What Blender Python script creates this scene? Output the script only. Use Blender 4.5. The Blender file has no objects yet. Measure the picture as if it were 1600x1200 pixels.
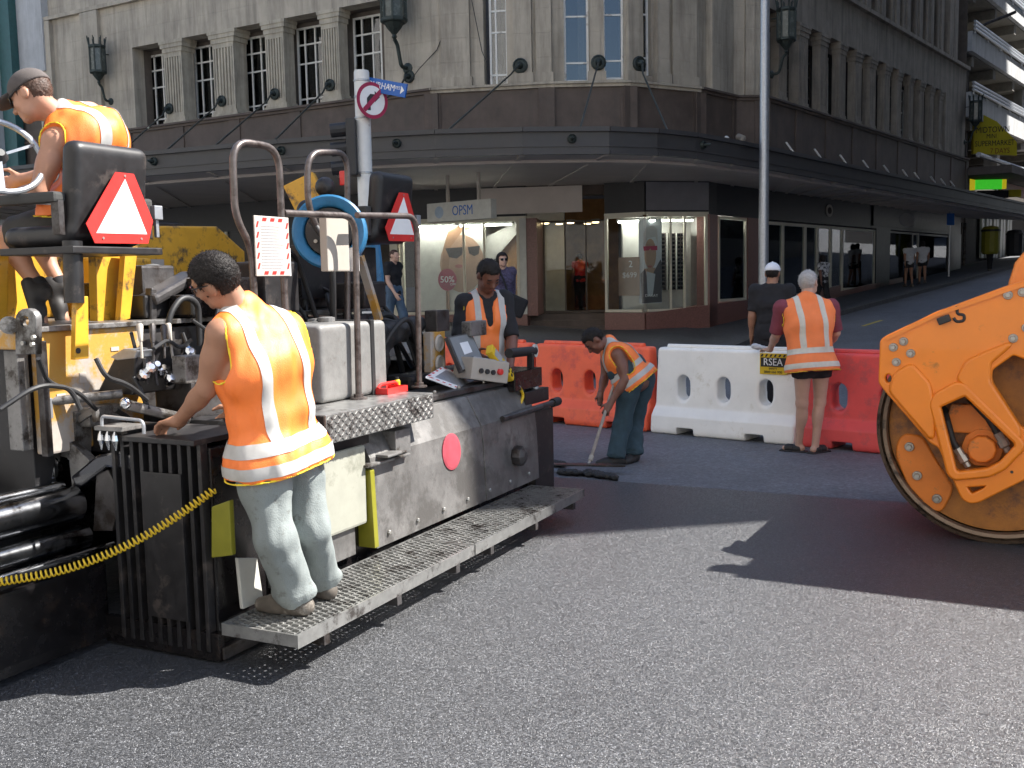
import bpy, bmesh, math, random
import numpy as np
from mathutils import Vector, Matrix, noise as mnoise
from math import radians as rad, sin, cos, atan, atan2, pi, sqrt
random.seed(7)
S = bpy.context.scene
COL = S.collection

# ---------------------------------------------------------------- camera
F = 1600.0; CH = 1.70
PITCH = atan(163/1600.0); ROLL = rad(1.1)
_r0 = Vector((1,0,0)); _u0 = Vector((0,sin(PITCH),cos(PITCH))); FW = Vector((0,cos(PITCH),-sin(PITCH)))
RT = _r0*cos(ROLL)-_u0*sin(ROLL); UP = _r0*sin(ROLL)+_u0*cos(ROLL)
CP = Vector((0,0,CH))
cam = bpy.data.cameras.new('camera'); co = bpy.data.objects.new('camera', cam); COL.objects.link(co)
co.matrix_world = Matrix(((RT.x,UP.x,-FW.x,0),(RT.y,UP.y,-FW.y,0),(RT.z,UP.z,-FW.z,CH),(0,0,0,1)))
cam.sensor_fit = 'HORIZONTAL'; cam.sensor_width = 36; cam.lens = 36.0
cam.clip_start = 0.05; cam.clip_end = 900
S.camera = co
def ray(x, y): return FW*F + RT*(x-800) - UP*(y-600)
def D(x, y, Y):                       # point of the photo's pixel at distance Y from the camera plane
    d = ray(x, y); return CP + d*(Y/d.y)
def G(x, y, z=0.0):                   # point of the pixel on level z
    d = ray(x, y); return CP + d*((z-CH)/d.z)

# ---------------------------------------------------------------- light
SUN_EL = rad(50); SUN_DIR = Vector((1.0, 0.20, 0)).normalized()
w = bpy.data.worlds.new('World'); S.world = w; w.use_nodes = True
nt = w.node_tree; bg = nt.nodes['Background']
sky = nt.nodes.new('ShaderNodeTexSky'); sky.sky_type = 'NISHITA'; sky.sun_disc = False
sky.sun_elevation = SUN_EL; sky.sun_rotation = atan2(SUN_DIR.x, SUN_DIR.y)
nt.links.new(sky.outputs[0], bg.inputs[0]); bg.inputs[1].default_value = 0.088
sl = bpy.data.lights.new('sun', 'SUN'); sl.energy = 5.0; sl.angle = rad(0.53); sl.color = (1.0, 0.955, 0.89)
so = bpy.data.objects.new('sun', sl); COL.objects.link(so)
_sd = SUN_DIR*cos(SUN_EL) + Vector((0,0,sin(SUN_EL)))
so.rotation_euler = _sd.to_track_quat('Z', 'Y').to_euler(); so.location = (20, 0, 60)
S.view_settings.view_transform = 'Standard'; S.view_settings.look = 'None'
S.view_settings.exposure = 1.55; S.view_settings.gamma = 1; S.view_settings.use_curve_mapping = False
S.render.engine = 'CYCLES'
S.cycles.max_bounces = 8; S.cycles.diffuse_bounces = 4; S.cycles.glossy_bounces = 3; S.cycles.transparent_max_bounces = 12
# ---------------------------------------------------------------- materials
MATS = {}
def mat(name, col, rough=0.6, metal=0.0, var=0.18, scale=6.0, bump=0.0, bscale=80.0, spec=0.5, dirt=None, damt=0.5, dscale=3.0,
        streak=0.0, joints=None, emit=None, estr=1.0, coat=0.0, stretch=(1,1,1)):
    if name in MATS: return MATS[name]
    m = bpy.data.materials.new(name); m.use_nodes = True; MATS[name] = m
    n = m.node_tree.nodes; l = m.node_tree.links; b = n['Principled BSDF']
    b.inputs['Roughness'].default_value = rough; b.inputs['Metallic'].default_value = metal
    b.inputs['Specular IOR Level'].default_value = spec; b.inputs['Coat Weight'].default_value = coat
    tc = n.new('ShaderNodeTexCoord'); mp = n.new('ShaderNodeMapping'); mp.inputs['Scale'].default_value = stretch
    l.new(tc.outputs['Object'], mp.inputs['Vector'])
    nz = n.new('ShaderNodeTexNoise'); nz.inputs['Scale'].default_value = scale; nz.inputs['Detail'].default_value = 6; nz.inputs['Roughness'].default_value = 0.65
    l.new(mp.outputs[0], nz.inputs['Vector'])
    rp = n.new('ShaderNodeValToRGB'); e = rp.color_ramp.elements
    e[0].position = 0.3; e[1].position = 0.7
    c = Vector(col); lo = c*(1-var); hi = c*(1+var)
    e[0].color = (*lo, 1); e[1].color = (*[min(1, x) for x in hi], 1)
    l.new(nz.outputs['Fac'], rp.inputs['Fac']); cur = rp.outputs['Color']
    def mixin(cur, fac, colr):
        mx = n.new('ShaderNodeMix'); mx.data_type = 'RGBA'
        l.new(fac, mx.inputs[0]); l.new(cur, mx.inputs[6]); mx.inputs[7].default_value = (*colr, 1); return mx.outputs[2]
    if streak:
        mp2 = n.new('ShaderNodeMapping'); mp2.inputs['Scale'].default_value = (2.2, 2.2, 0.22); l.new(tc.outputs['Object'], mp2.inputs['Vector'])
        n2 = n.new('ShaderNodeTexNoise'); n2.inputs['Scale'].default_value = 1.6; n2.inputs['Detail'].default_value = 7; n2.inputs['Roughness'].default_value = 0.7
        l.new(mp2.outputs[0], n2.inputs['Vector'])
        r2 = n.new('ShaderNodeMapRange'); r2.inputs[1].default_value = 0.45; r2.inputs[2].default_value = 0.75; r2.inputs[4].default_value = streak
        l.new(n2.outputs['Fac'], r2.inputs[0]); cur = mixin(cur, r2.outputs[0], (0.07, 0.06, 0.05))
    if dirt:
        n3 = n.new('ShaderNodeTexNoise'); n3.inputs['Scale'].default_value = dscale; n3.inputs['Detail'].default_value = 9; n3.inputs['Roughness'].default_value = 0.72
        l.new(tc.outputs['Object'], n3.inputs['Vector'])
        r3 = n.new('ShaderNodeMapRange'); t = 0.72-damt*0.4; r3.inputs[1].default_value = t-0.05; r3.inputs[2].default_value = t+0.05
        l.new(n3.outputs['Fac'], r3.inputs[0]); cur = mixin(cur, r3.outputs[0], dirt)
    l.new(cur, b.inputs['Base Color'])
    r4 = n.new('ShaderNodeMapRange'); r4.inputs[3].default_value = max(0.02, rough-0.1); r4.inputs[4].default_value = min(1, rough+0.12)
    l.new(nz.outputs['Fac'], r4.inputs[0]); l.new(r4.outputs[0], b.inputs['Roughness'])
    if bump:
        n4 = n.new('ShaderNodeTexNoise'); n4.inputs['Scale'].default_value = bscale; n4.inputs['Detail'].default_value = 4
        l.new(mp.outputs[0], n4.inputs['Vector'])
        bp = n.new('ShaderNodeBump'); bp.inputs['Strength'].default_value = bump; bp.inputs['Distance'].default_value = 0.01
        l.new(n4.outputs['Fac'], bp.inputs['Height']); l.new(bp.outputs[0], b.inputs['Normal'])
    if joints:                          # shallow block joints, relief only
        sx = n.new('ShaderNodeSeparateXYZ'); l.new(tc.outputs['Object'], sx.inputs[0]); cx = n.new('ShaderNodeCombineXYZ'); sm = n.new('ShaderNodeMath'); sm.operation = 'MULTIPLY_ADD'; sm.inputs[1].default_value = joints[2]
        l.new(sx.outputs[1], sm.inputs[0]); l.new(sx.outputs[0], sm.inputs[2]); l.new(sm.outputs[0], cx.inputs[0]); l.new(sx.outputs[2], cx.inputs[1])
        bk = n.new('ShaderNodeTexBrick'); bk.inputs['Scale'].default_value = 1.0; bk.inputs['Brick Width'].default_value = joints[0]; bk.inputs['Row Height'].default_value = joints[1]; bk.inputs['Mortar Size'].default_value = 0.012; bk.inputs['Mortar Smooth'].default_value = 0.3
        l.new(cx.outputs[0], bk.inputs['Vector']); b2 = n.new('ShaderNodeBump'); b2.inputs['Strength'].default_value = 0.6; b2.inputs['Distance'].default_value = 0.02; b2.invert = True
        l.new(bk.outputs['Fac'], b2.inputs['Height'])
        if bump: l.new(bp.outputs[0], b2.inputs['Normal'])
        l.new(b2.outputs[0], b.inputs['Normal'])
    if emit:
        b.inputs['Emission Color'].default_value = (*emit, 1); b.inputs['Emission Strength'].default_value = estr
    return m
def glass_mat(name, tint, refl, dark):
    m = bpy.data.materials.new(name); m.use_nodes = True; MATS[name] = m
    n = m.node_tree.nodes; l = m.node_tree.links; n.remove(n['Principled BSDF'])
    tr = n.new('ShaderNodeBsdfTransparent'); tr.inputs[0].default_value = (*tint, 1)
    gl = n.new('ShaderNodeBsdfGlossy'); gl.inputs['Roughness'].default_value = 0.02; gl.inputs[0].default_value = (0.95, 0.97, 1, 1)
    fr = n.new('ShaderNodeFresnel'); fr.inputs[0].default_value = refl
    mx = n.new('ShaderNodeMixShader'); l.new(fr.outputs[0], mx.inputs[0]); l.new(tr.outputs[0], mx.inputs[1]); l.new(gl.outputs[0], mx.inputs[2])
    l.new(mx.outputs[0], n['Material Output'].inputs[0]); return m
def asphalt_mat(name, base, scale, contrast, rough, bump, speck):
    m = bpy.data.materials.new(name); m.use_nodes = True; MATS[name] = m
    n = m.node_tree.nodes; l = m.node_tree.links; b = n['Principled BSDF']
    tc = n.new('ShaderNodeTexCoord')
    v = n.new('ShaderNodeTexVoronoi'); v.inputs['Scale'].default_value = scale; l.new(tc.outputs['Object'], v.inputs['Vector'])
    v2 = n.new('ShaderNodeTexVoronoi'); v2.inputs['Scale'].default_value = scale*0.47; l.new(tc.outputs['Object'], v2.inputs['Vector'])
    sep = n.new('ShaderNodeSeparateColor'); l.new(v.outputs['Color'], sep.inputs[0])
    sep2 = n.new('ShaderNodeSeparateColor'); l.new(v2.outputs['Color'], sep2.inputs[0])
    rp = n.new('ShaderNodeValToRGB'); e = rp.color_ramp.elements
    e[0].position = 0.0; e[0].color = (*[c*(1-contrast) for c in base], 1)
    e[1].position = 0.8; e[1].color = (*[c*(1+contrast*0.9) for c in base], 1)
    x = rp.color_ramp.elements.new(0.92); x.color = (*[c*(1+contrast*0.9)*speck for c in base], 1)  # lighter chips; speck also puts some sparkle into their colour
    ad = n.new('ShaderNodeMath'); ad.operation = 'MULTIPLY_ADD'; ad.inputs[1].default_value = 0.65
    ml = n.new('ShaderNodeMath'); ml.operation = 'MULTIPLY'; ml.inputs[1].default_value = 0.35
    l.new(sep2.outputs[0], ml.inputs[0]); l.new(sep.outputs[0], ad.inputs[0]); l.new(ml.outputs[0], ad.inputs[2]); l.new(ad.outputs[0], rp.inputs[0])
    nz = n.new('ShaderNodeTexNoise'); nz.inputs['Scale'].default_value = 0.55; nz.inputs['Detail'].default_value = 8; nz.inputs['Roughness'].default_value = 0.65; l.new(tc.outputs['Object'], nz.inputs['Vector'])
    mr = n.new('ShaderNodeMapRange'); mr.inputs[1].default_value = 0.3; mr.inputs[2].default_value = 0.7; mr.inputs[3].default_value = 0.78; mr.inputs[4].default_value = 1.18; l.new(nz.outputs['Fac'], mr.inputs[0])
    mx = n.new('ShaderNodeMix'); mx.data_type = 'RGBA'; mx.blend_type = 'MULTIPLY'; mx.inputs[0].default_value = 1
    l.new(rp.outputs[0], mx.inputs[6]); l.new(mr.outputs[0], mx.inputs[7]); l.new(mx.outputs[2], b.inputs['Base Color'])
    b.inputs['Roughness'].default_value = rough; b.inputs['Specular IOR Level'].default_value = 0.75 if scale > 100 else 0.5
    bp = n.new('ShaderNodeBump'); bp.inputs['Strength'].default_value = bump; bp.inputs['Distance'].default_value = 0.006; bp.invert = True
    hs = n.new('ShaderNodeMath'); hs.operation = 'ADD'; l.new(v.outputs['Distance'], hs.inputs[0]); l.new(sep.outputs[1], hs.inputs[1])
    l.new(hs.outputs[0], bp.inputs['Height'])
    if scale > 100:                     # every stone chip has its own tilt, so single chips glint in the sun
        vs_ = n.new('ShaderNodeVectorMath'); vs_.operation = 'SUBTRACT'; vs_.inputs[1].default_value = (.5, .5, .5); l.new(v.outputs['Color'], vs_.inputs[0])
        sc_ = n.new('ShaderNodeVectorMath'); sc_.operation = 'SCALE'; sc_.inputs['Scale'].default_value = 0.62; l.new(vs_.outputs[0], sc_.inputs[0])
        av = n.new('ShaderNodeVectorMath'); av.operation = 'ADD'; l.new(bp.outputs[0], av.inputs[0]); l.new(sc_.outputs[0], av.inputs[1])
        nv = n.new('ShaderNodeVectorMath'); nv.operation = 'NORMALIZE'; l.new(av.outputs[0], nv.inputs[0]); l.new(nv.outputs[0], b.inputs['Normal'])
        mr.inputs[3].default_value = 0.82; mr.inputs[4].default_value = 1.15
    else: l.new(bp.outputs[0], b.inputs['Normal'])
    return m

M = {}
M['fresh'] = asphalt_mat('fresh_asphalt', (0.039, 0.0405, 0.044), 205, 0.68, 0.40, 0.5, 2.4)
M['road'] = asphalt_mat('worn_asphalt', (0.118, 0.124, 0.138), 60, 0.3, 0.7, 0.3, 1.2)
M['path'] = asphalt_mat('footpath_asphalt', (0.095, 0.10, 0.112), 40, 0.25, 0.75, 0.25, 1.2)
M['kerb'] = mat('kerb_stone', (0.10, 0.10, 0.10), 0.8, var=0.3, bump=0.3)
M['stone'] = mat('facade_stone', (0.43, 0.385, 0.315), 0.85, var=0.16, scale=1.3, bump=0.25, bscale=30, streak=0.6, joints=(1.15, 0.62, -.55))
M['stone3'] = mat('side_stone', (0.27, 0.24, 0.20), 0.85, var=0.22, scale=1.6, bump=0.25, bscale=30, streak=0.8, joints=(1.1, 0.62, 1.3))  # darker, more streaked copy of the facade stone for the side facade
M['stone2'] = mat('column_stone', (0.43, 0.39, 0.315), 0.85, var=0.18, scale=3, bump=0.3, bscale=40, streak=0.65)
M['belt'] = mat('brown_stone', (0.105, 0.079, 0.066), 0.7, var=0.3, scale=1.8, bump=0.2, bscale=40, streak=0.6)
M['recess'] = mat('dark_stone', (0.12, 0.10, 0.085), 0.85, var=0.25, scale=3, streak=0.5)  # darkened stone; on the recess walls the tone stands for their shade
M['canopy'] = mat('canopy_sheet', (0.048, 0.047, 0.049), 0.5, var=0.15, scale=2, bump=0.1, streak=0.3)
M['soffit'] = mat('soffit_board', (0.56, 0.50, 0.45), 0.7, var=0.1, scale=1.2)
M['granite'] = mat('red_granite', (0.20, 0.095, 0.08), 0.35, var=0.4, scale=40, bump=0.05)
M['fascia'] = mat('black_fascia', (0.012, 0.012, 0.015), 0.4, var=0.3)
M['cream'] = mat('cream_frame', (0.60, 0.57, 0.46), 0.5, var=0.08)
M['white'] = mat('white_paint', (0.76, 0.76, 0.73), 0.5, var=0.06, dirt=(0.35, 0.32, 0.28), damt=0.25)
M['bronze'] = mat('verdigris_bronze', (0.045, 0.058, 0.055), 0.55, 0.5, var=0.35, scale=15, bump=0.3)
M['lampglass'] = mat('lantern_glass', (0.10, 0.115, 0.105), 0.25, var=0.25)
M['galv'] = mat('galvanised_steel', (0.42, 0.44, 0.47), 0.42, 0.75, var=0.15, scale=20)
M['polewhite'] = mat('pole_paint', (0.66, 0.66, 0.64), 0.4, var=0.08, dirt=(0.3, 0.28, 0.25), damt=0.2)
M['glass'] = glass_mat('shop_glass', (0.86, 0.89, 0.89), 1.33, 0)
M['upglass'] = glass_mat('upper_glass', (0.55, 0.58, 0.6), 1.9, 0)
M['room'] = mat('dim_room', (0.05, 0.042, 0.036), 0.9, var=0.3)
M['curtain'] = mat('cream_curtain', (0.5, 0.44, 0.33), 0.9, var=0.2, stretch=(8, 8, 0.3))
M['warm'] = mat('warm_wall', (0.30, 0.16, 0.06), 0.8, var=0.3, scale=3)
M['pale'] = mat('pale_panel', (0.52, 0.52, 0.48), 0.6, var=0.1)
M['strip'] = mat('strip_light', (.9, .9, .85), .5, emit=(1, .95, .85), estr=14)
M['lamp'] = mat('downlight', (0.9, 0.8, 0.6), 0.5, emit=(1, 0.72, 0.38), estr=5)
M['black'] = mat('black_paint', (0.015, 0.014, 0.015), 0.45, var=0.4, scale=12, dirt=(0.06, 0.05, 0.045), damt=0.28, dscale=7)
M['rubber'] = mat('black_rubber', (0.016, 0.016, 0.017), 0.55, var=0.3)
M['oily'] = mat('oily_black', (0.007, 0.006, 0.0065), 0.25, var=0.5, scale=9, dirt=(0.022, 0.015, 0.012), damt=0.3, dscale=6)
M['steel'] = mat('worn_steel', (0.21, 0.205, 0.20), 0.42, 0.45, var=0.3, scale=9, bump=0.1, dirt=(0.05, 0.042, 0.035), damt=0.45, dscale=6)
M['dsteel'] = mat('dark_steel', (0.075, 0.07, 0.07), 0.42, 0.5, var=0.35, scale=8, bump=0.1, dirt=(0.03, 0.022, 0.018), damt=0.4, dscale=5)
M['screed'] = mat('screed_plate', (0.17, 0.165, 0.16), 0.45, 0.35, var=0.35, scale=4, bump=0.1, dirt=(0.11, 0.105, 0.10), damt=0.5, dscale=3.5)
M['chrome'] = mat('chrome_rod', (0.6, 0.62, 0.66), 0.12, 1.0, var=0.1, dirt=(0.05, 0.04, 0.035), damt=0.1, dscale=8)
M['tube'] = mat('rail_tube', (0.125, 0.105, 0.098), 0.36, 0.55, var=0.3, scale=25, dirt=(0.06, 0.045, 0.04), damt=0.35, dscale=14)
M['yellow'] = mat('paver_yellow', (0.60, 0.315, 0.022), 0.45, var=0.15, scale=5, dirt=(0.09, 0.06, 0.03), damt=0.35, dscale=7, coat=0.2)
M['wornyellow'] = mat('worn_yellow', (0.40, 0.36, 0.32), 0.5, 0.1, var=0.15, scale=5, bump=0.12, bscale=60, dirt=(0.50, 0.27, 0.05), damt=0.55, dscale=3.2)
M['olive'] = mat('olive_yellow', (0.20, 0.19, 0.012), 0.5, var=0.15)
M['hiyellow'] = mat('bright_yellow', (0.68, 0.46, 0.02), 0.4, var=0.1)
M['tank'] = mat('tank_grey', (0.19, 0.187, 0.18), 0.55, 0.2, var=0.15, scale=14, bump=0.08, dirt=(0.14, 0.13, 0.12), damt=0.3, dscale=9)
M['tread'] = mat('tread_plate', (0.36, 0.36, 0.35), 0.33, 0.75, var=0.2, scale=14, dirt=(0.10, 0.09, 0.085), damt=0.35, dscale=8)
M['beige'] = mat('beige_panel', (0.38, 0.345, 0.30), 0.6, var=0.06)
M['blue'] = mat('reel_blue', (0.03, 0.17, 0.34), 0.4, var=0.2, scale=8, dirt=(0.02, 0.03, 0.05), damt=0.3)
M['red'] = mat('sign_red', (0.62, 0.035, 0.03), 0.35, var=0.08, scale=5)
M['signwhite'] = mat('sign_white', (0.82, 0.82, 0.82), 0.35, var=0.04)
M['maroon'] = mat('sign_maroon', (0.33, 0.01, 0.06), 0.4, var=0.1)
M['signblue'] = mat('sign_blue', (0.012, 0.11, 0.42), 0.35, var=0.06)
M['ink'] = mat('ink_black', (0.02, 0.02, 0.022), 0.5, var=0.1)
M['orange'] = mat('roller_orange', (0.82, 0.225, 0.010), 0.4, var=0.06, scale=3, coat=0.3, dirt=(0.45, 0.15, 0.02), damt=0.12, dscale=5)
M['orange2'] = mat('dusty_orange', (0.66, 0.19, 0.022), 0.55, var=0.12, scale=5, dirt=(0.20, 0.11, 0.05), damt=0.3, dscale=5)
M['drum'] = mat('drum_side', (0.36, 0.135, 0.02), 0.55, 0.0, var=0.3, scale=5, bump=0.15, dirt=(0.15, 0.062, 0.025), damt=0.5, dscale=2.6)
M['drumrim'] = mat('drum_rim', (0.17, 0.12, 0.085), 0.35, 0.55, var=0.3, scale=6, dirt=(0.04, 0.03, 0.025), damt=0.4, dscale=6)
M['bolt'] = mat('bolt_zinc', (0.38, 0.37, 0.34), 0.4, 0.7, var=0.2)
M['bred'] = mat('barrier_red', (0.92, 0.14, 0.06), 0.42, var=0.1, scale=3, dirt=(0.72, 0.10, 0.065), damt=0.35, dscale=4)
M['bred2'] = mat('barrier_faded_red', (0.80, 0.095, 0.09), 0.45, var=0.1, scale=3, dirt=(0.62, 0.10, 0.10), damt=0.35, dscale=4)
M['bwhite'] = mat('barrier_white', (0.88, 0.87, 0.84), 0.45, var=0.06, scale=3, dirt=(0.72, 0.69, 0.62), damt=0.22, dscale=5)
M['vest'] = mat('vest_orange', (1.0, 0.215, 0.03), 0.5, var=0.06, scale=9, bump=0.25, bscale=240, spec=.7, dirt=(.62, .17, .04), damt=.12, dscale=8)
M['vest2'] = mat('vest_faded_orange', (0.95, 0.25, 0.08), 0.8, var=0.07, scale=9, bump=0.25, bscale=240)
M['silver'] = mat('reflective_tape', (0.46, 0.45, 0.43), 0.5, var=0.1, scale=14)
M['cretape'] = mat('cream_tape', (0.62, 0.60, 0.52), 0.6, var=0.1, scale=14)
M['piping'] = mat('yellow_piping', (0.85, 0.62, 0.03), 0.7, var=0.05)
M['trousers'] = mat('dusty_trousers', (0.205, 0.23, 0.225), 0.9, var=0.12, scale=7, bump=0.3, bscale=160, dirt=(0.12, 0.125, 0.115), damt=0.26, dscale=13)
M['jeans'] = mat('blue_jeans', (0.075, 0.12, 0.18), 0.9, var=0.2, scale=12, bump=0.2, bscale=200)
M['djeans'] = mat('dark_teal_jeans', (0.030, 0.058, 0.075), 0.9, var=0.25, scale=12, bump=0.2, bscale=200)
M['cblack'] = mat('black_cloth', (0.016, 0.016, 0.019), 0.9, var=0.3, scale=10)
M['cgrey'] = mat('charcoal_cloth', (0.05, 0.05, 0.048), 0.9, var=0.2, scale=10)
M['cap'] = mat('cap_cloth', (0.085, 0.072, 0.068), 0.9, var=0.15, scale=20, bump=0.15, bscale=220)
M['capwhite'] = mat('white_cap', (0.75, 0.77, 0.82), 0.8, var=0.04)
M['cmaroon'] = mat('maroon_cloth', (0.20, 0.045, 0.065), 0.9, var=0.15, scale=12)
M['cwhite'] = mat('white_cloth', (0.55, 0.56, 0.58), 0.9, var=0.1)
M['cpurple'] = mat('plaid_purple', (0.075, 0.065, 0.12), 0.9, var=0.8, scale=35)
M['cprint'] = mat('black_white_print', (0.02, 0.02, 0.03), 0.9, var=0.3, scale=9, dirt=(0.6, 0.6, 0.62), damt=0.6, dscale=11)
M['skinA'] = mat('brown_skin', (0.33, 0.165, 0.10), 0.5, var=0.1, scale=12, bump=0.06, bscale=200)
M['skinB'] = mat('tan_skin', (0.42, 0.215, 0.14), 0.5, var=0.1, scale=12, bump=0.06, bscale=200)
M['skinC'] = mat('fair_skin', (0.52, 0.32, 0.24), 0.5, var=0.08, scale=12)
M['skinD'] = mat('dark_skin', (0.17, 0.072, 0.048), 0.45, var=0.12, scale=12)
M['lip'] = mat('lip_skin', (0.30, 0.10, 0.085), 0.5, var=0.1)
M['hair'] = mat('black_hair', (0.014, 0.011, 0.010), 0.6, var=0.5, scale=60, bump=0.5, bscale=110, spec=.25)
M['hairgrey'] = mat('white_hair', (0.42, 0.41, 0.40), 0.7, var=0.2, scale=40, bump=0.8, bscale=90)
M['hairbrown'] = mat('brown_hair', (0.06, 0.028, 0.016), 0.6, var=0.3, scale=40, bump=0.6, bscale=90)
M['ink2'] = mat('tattoo_ink', (0.10, 0.06, 0.05), 0.6, var=0.2)
M['tint'] = mat('dark_lens', (0.01, 0.01, 0.012), 0.08, var=0.1)
M['eye'] = mat('eye_white', (0.6, 0.58, 0.55), 0.2, var=0.05)
M['shoe'] = mat('dusty_boot', (0.10, 0.085, 0.07), 0.8, var=0.3, scale=14, dirt=(0.25, 0.23, 0.2), damt=0.3, dscale=14)
M['shoeblack'] = mat('black_shoe', (0.02, 0.018, 0.018), 0.6, var=0.3)
M['wood'] = mat('grey_wood', (0.30, 0.26, 0.22), 0.7, var=0.25, scale=10)
M['conc'] = mat('pale_concrete', (0.46, 0.47, 0.48), 0.85, var=0.12, scale=1.5, streak=0.35)
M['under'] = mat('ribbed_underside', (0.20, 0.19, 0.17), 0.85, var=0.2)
M['green'] = mat('sign_green', (0.06, 0.42, 0.05), 0.4, var=0.1)
M['sgnyel'] = mat('sign_yellow', (0.52, 0.42, 0.015), 0.45, var=0.06)
M['teal'] = mat('teal_metal', (0.03, 0.10, 0.10), 0.5, var=0.2)
M['tower'] = mat('tower_wall', (0.32, 0.31, 0.29), 0.8, var=0.12)
M['towerglass'] = mat('tower_glass', (0.04, 0.05, 0.06), 0.15, var=0.2)
M['aboard'] = mat('board_yellow', (0.50, 0.46, 0.05), 0.5, var=0.1)
M['roadyellow'] = mat('road_yellow', (0.55, 0.42, 0.06), 0.8, var=0.25, scale=20)
M['loose'] = mat('loose_asphalt', (0.022, 0.021, 0.021), 0.6, var=0.5, scale=60, bump=1.0, bscale=70)
M['posterface'] = mat('poster_grey', (0.36, 0.36, 0.37), 0.4, var=0.1, scale=4)
M['paper'] = mat('aged_paper', (0.44, 0.40, 0.36), 0.6, var=0.06)
M['posterskin'] = mat('poster_skin', (0.34, 0.22, 0.15), 0.4, var=0.1, scale=4)
M['posterbg'] = mat('poster_ground', (0.42, 0.46, 0.49), 0.4, var=0.05)
M['posterdark'] = mat('poster_dark', (0.035, 0.035, 0.045), 0.4, var=0.2)
M['posterwarm'] = mat('poster_warm', (0.26, 0.15, 0.085), 0.4, var=0.2, scale=2)

# ---------------------------------------------------------------- objects
WM = {}
def props(o, label=None, cat=None, group=None, kind=None):
    if label: o['label'] = label
    if cat: o['category'] = cat
    if group: o['group'] = group
    if kind: o['kind'] = kind
    return o
def thing(name, label, cat, loc=(0,0,0), rotz=0.0, group=None, mtx=None):
    o = bpy.data.objects.new(name, None); COL.objects.link(o); o.empty_display_size = 0.2
    if mtx is None: mtx = Matrix.Translation(Vector(loc)) @ Matrix.Rotation(rotz, 4, 'Z')
    o.matrix_world = mtx; WM[o.name] = mtx
    return props(o, label, cat, group)
def link(name, me, m, parent=None, kind=None, smooth=False, label=None):
    if m is not None:
        me.materials.clear(); me.materials.append(M[m] if isinstance(m, str) else m)
    o = bpy.data.objects.new(name, me); COL.objects.link(o)
    if parent: o.parent = parent; WM[o.name] = WM[parent.name]
    else: WM[o.name] = Matrix.Identity(4)
    if smooth and len(me.polygons): me.polygons.foreach_set('use_smooth', [True]*len(me.polygons))
    if kind: o['kind'] = kind
    if label: o['label'] = label
    return o
def frame_of(d, up=Vector((0,0,1))):
    d = Vector(d).normalized(); a = up.cross(d)
    if a.length < 1e-4: a = Vector((1,0,0)).cross(d)
    a.normalize(); return a, d.cross(a), d
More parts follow.
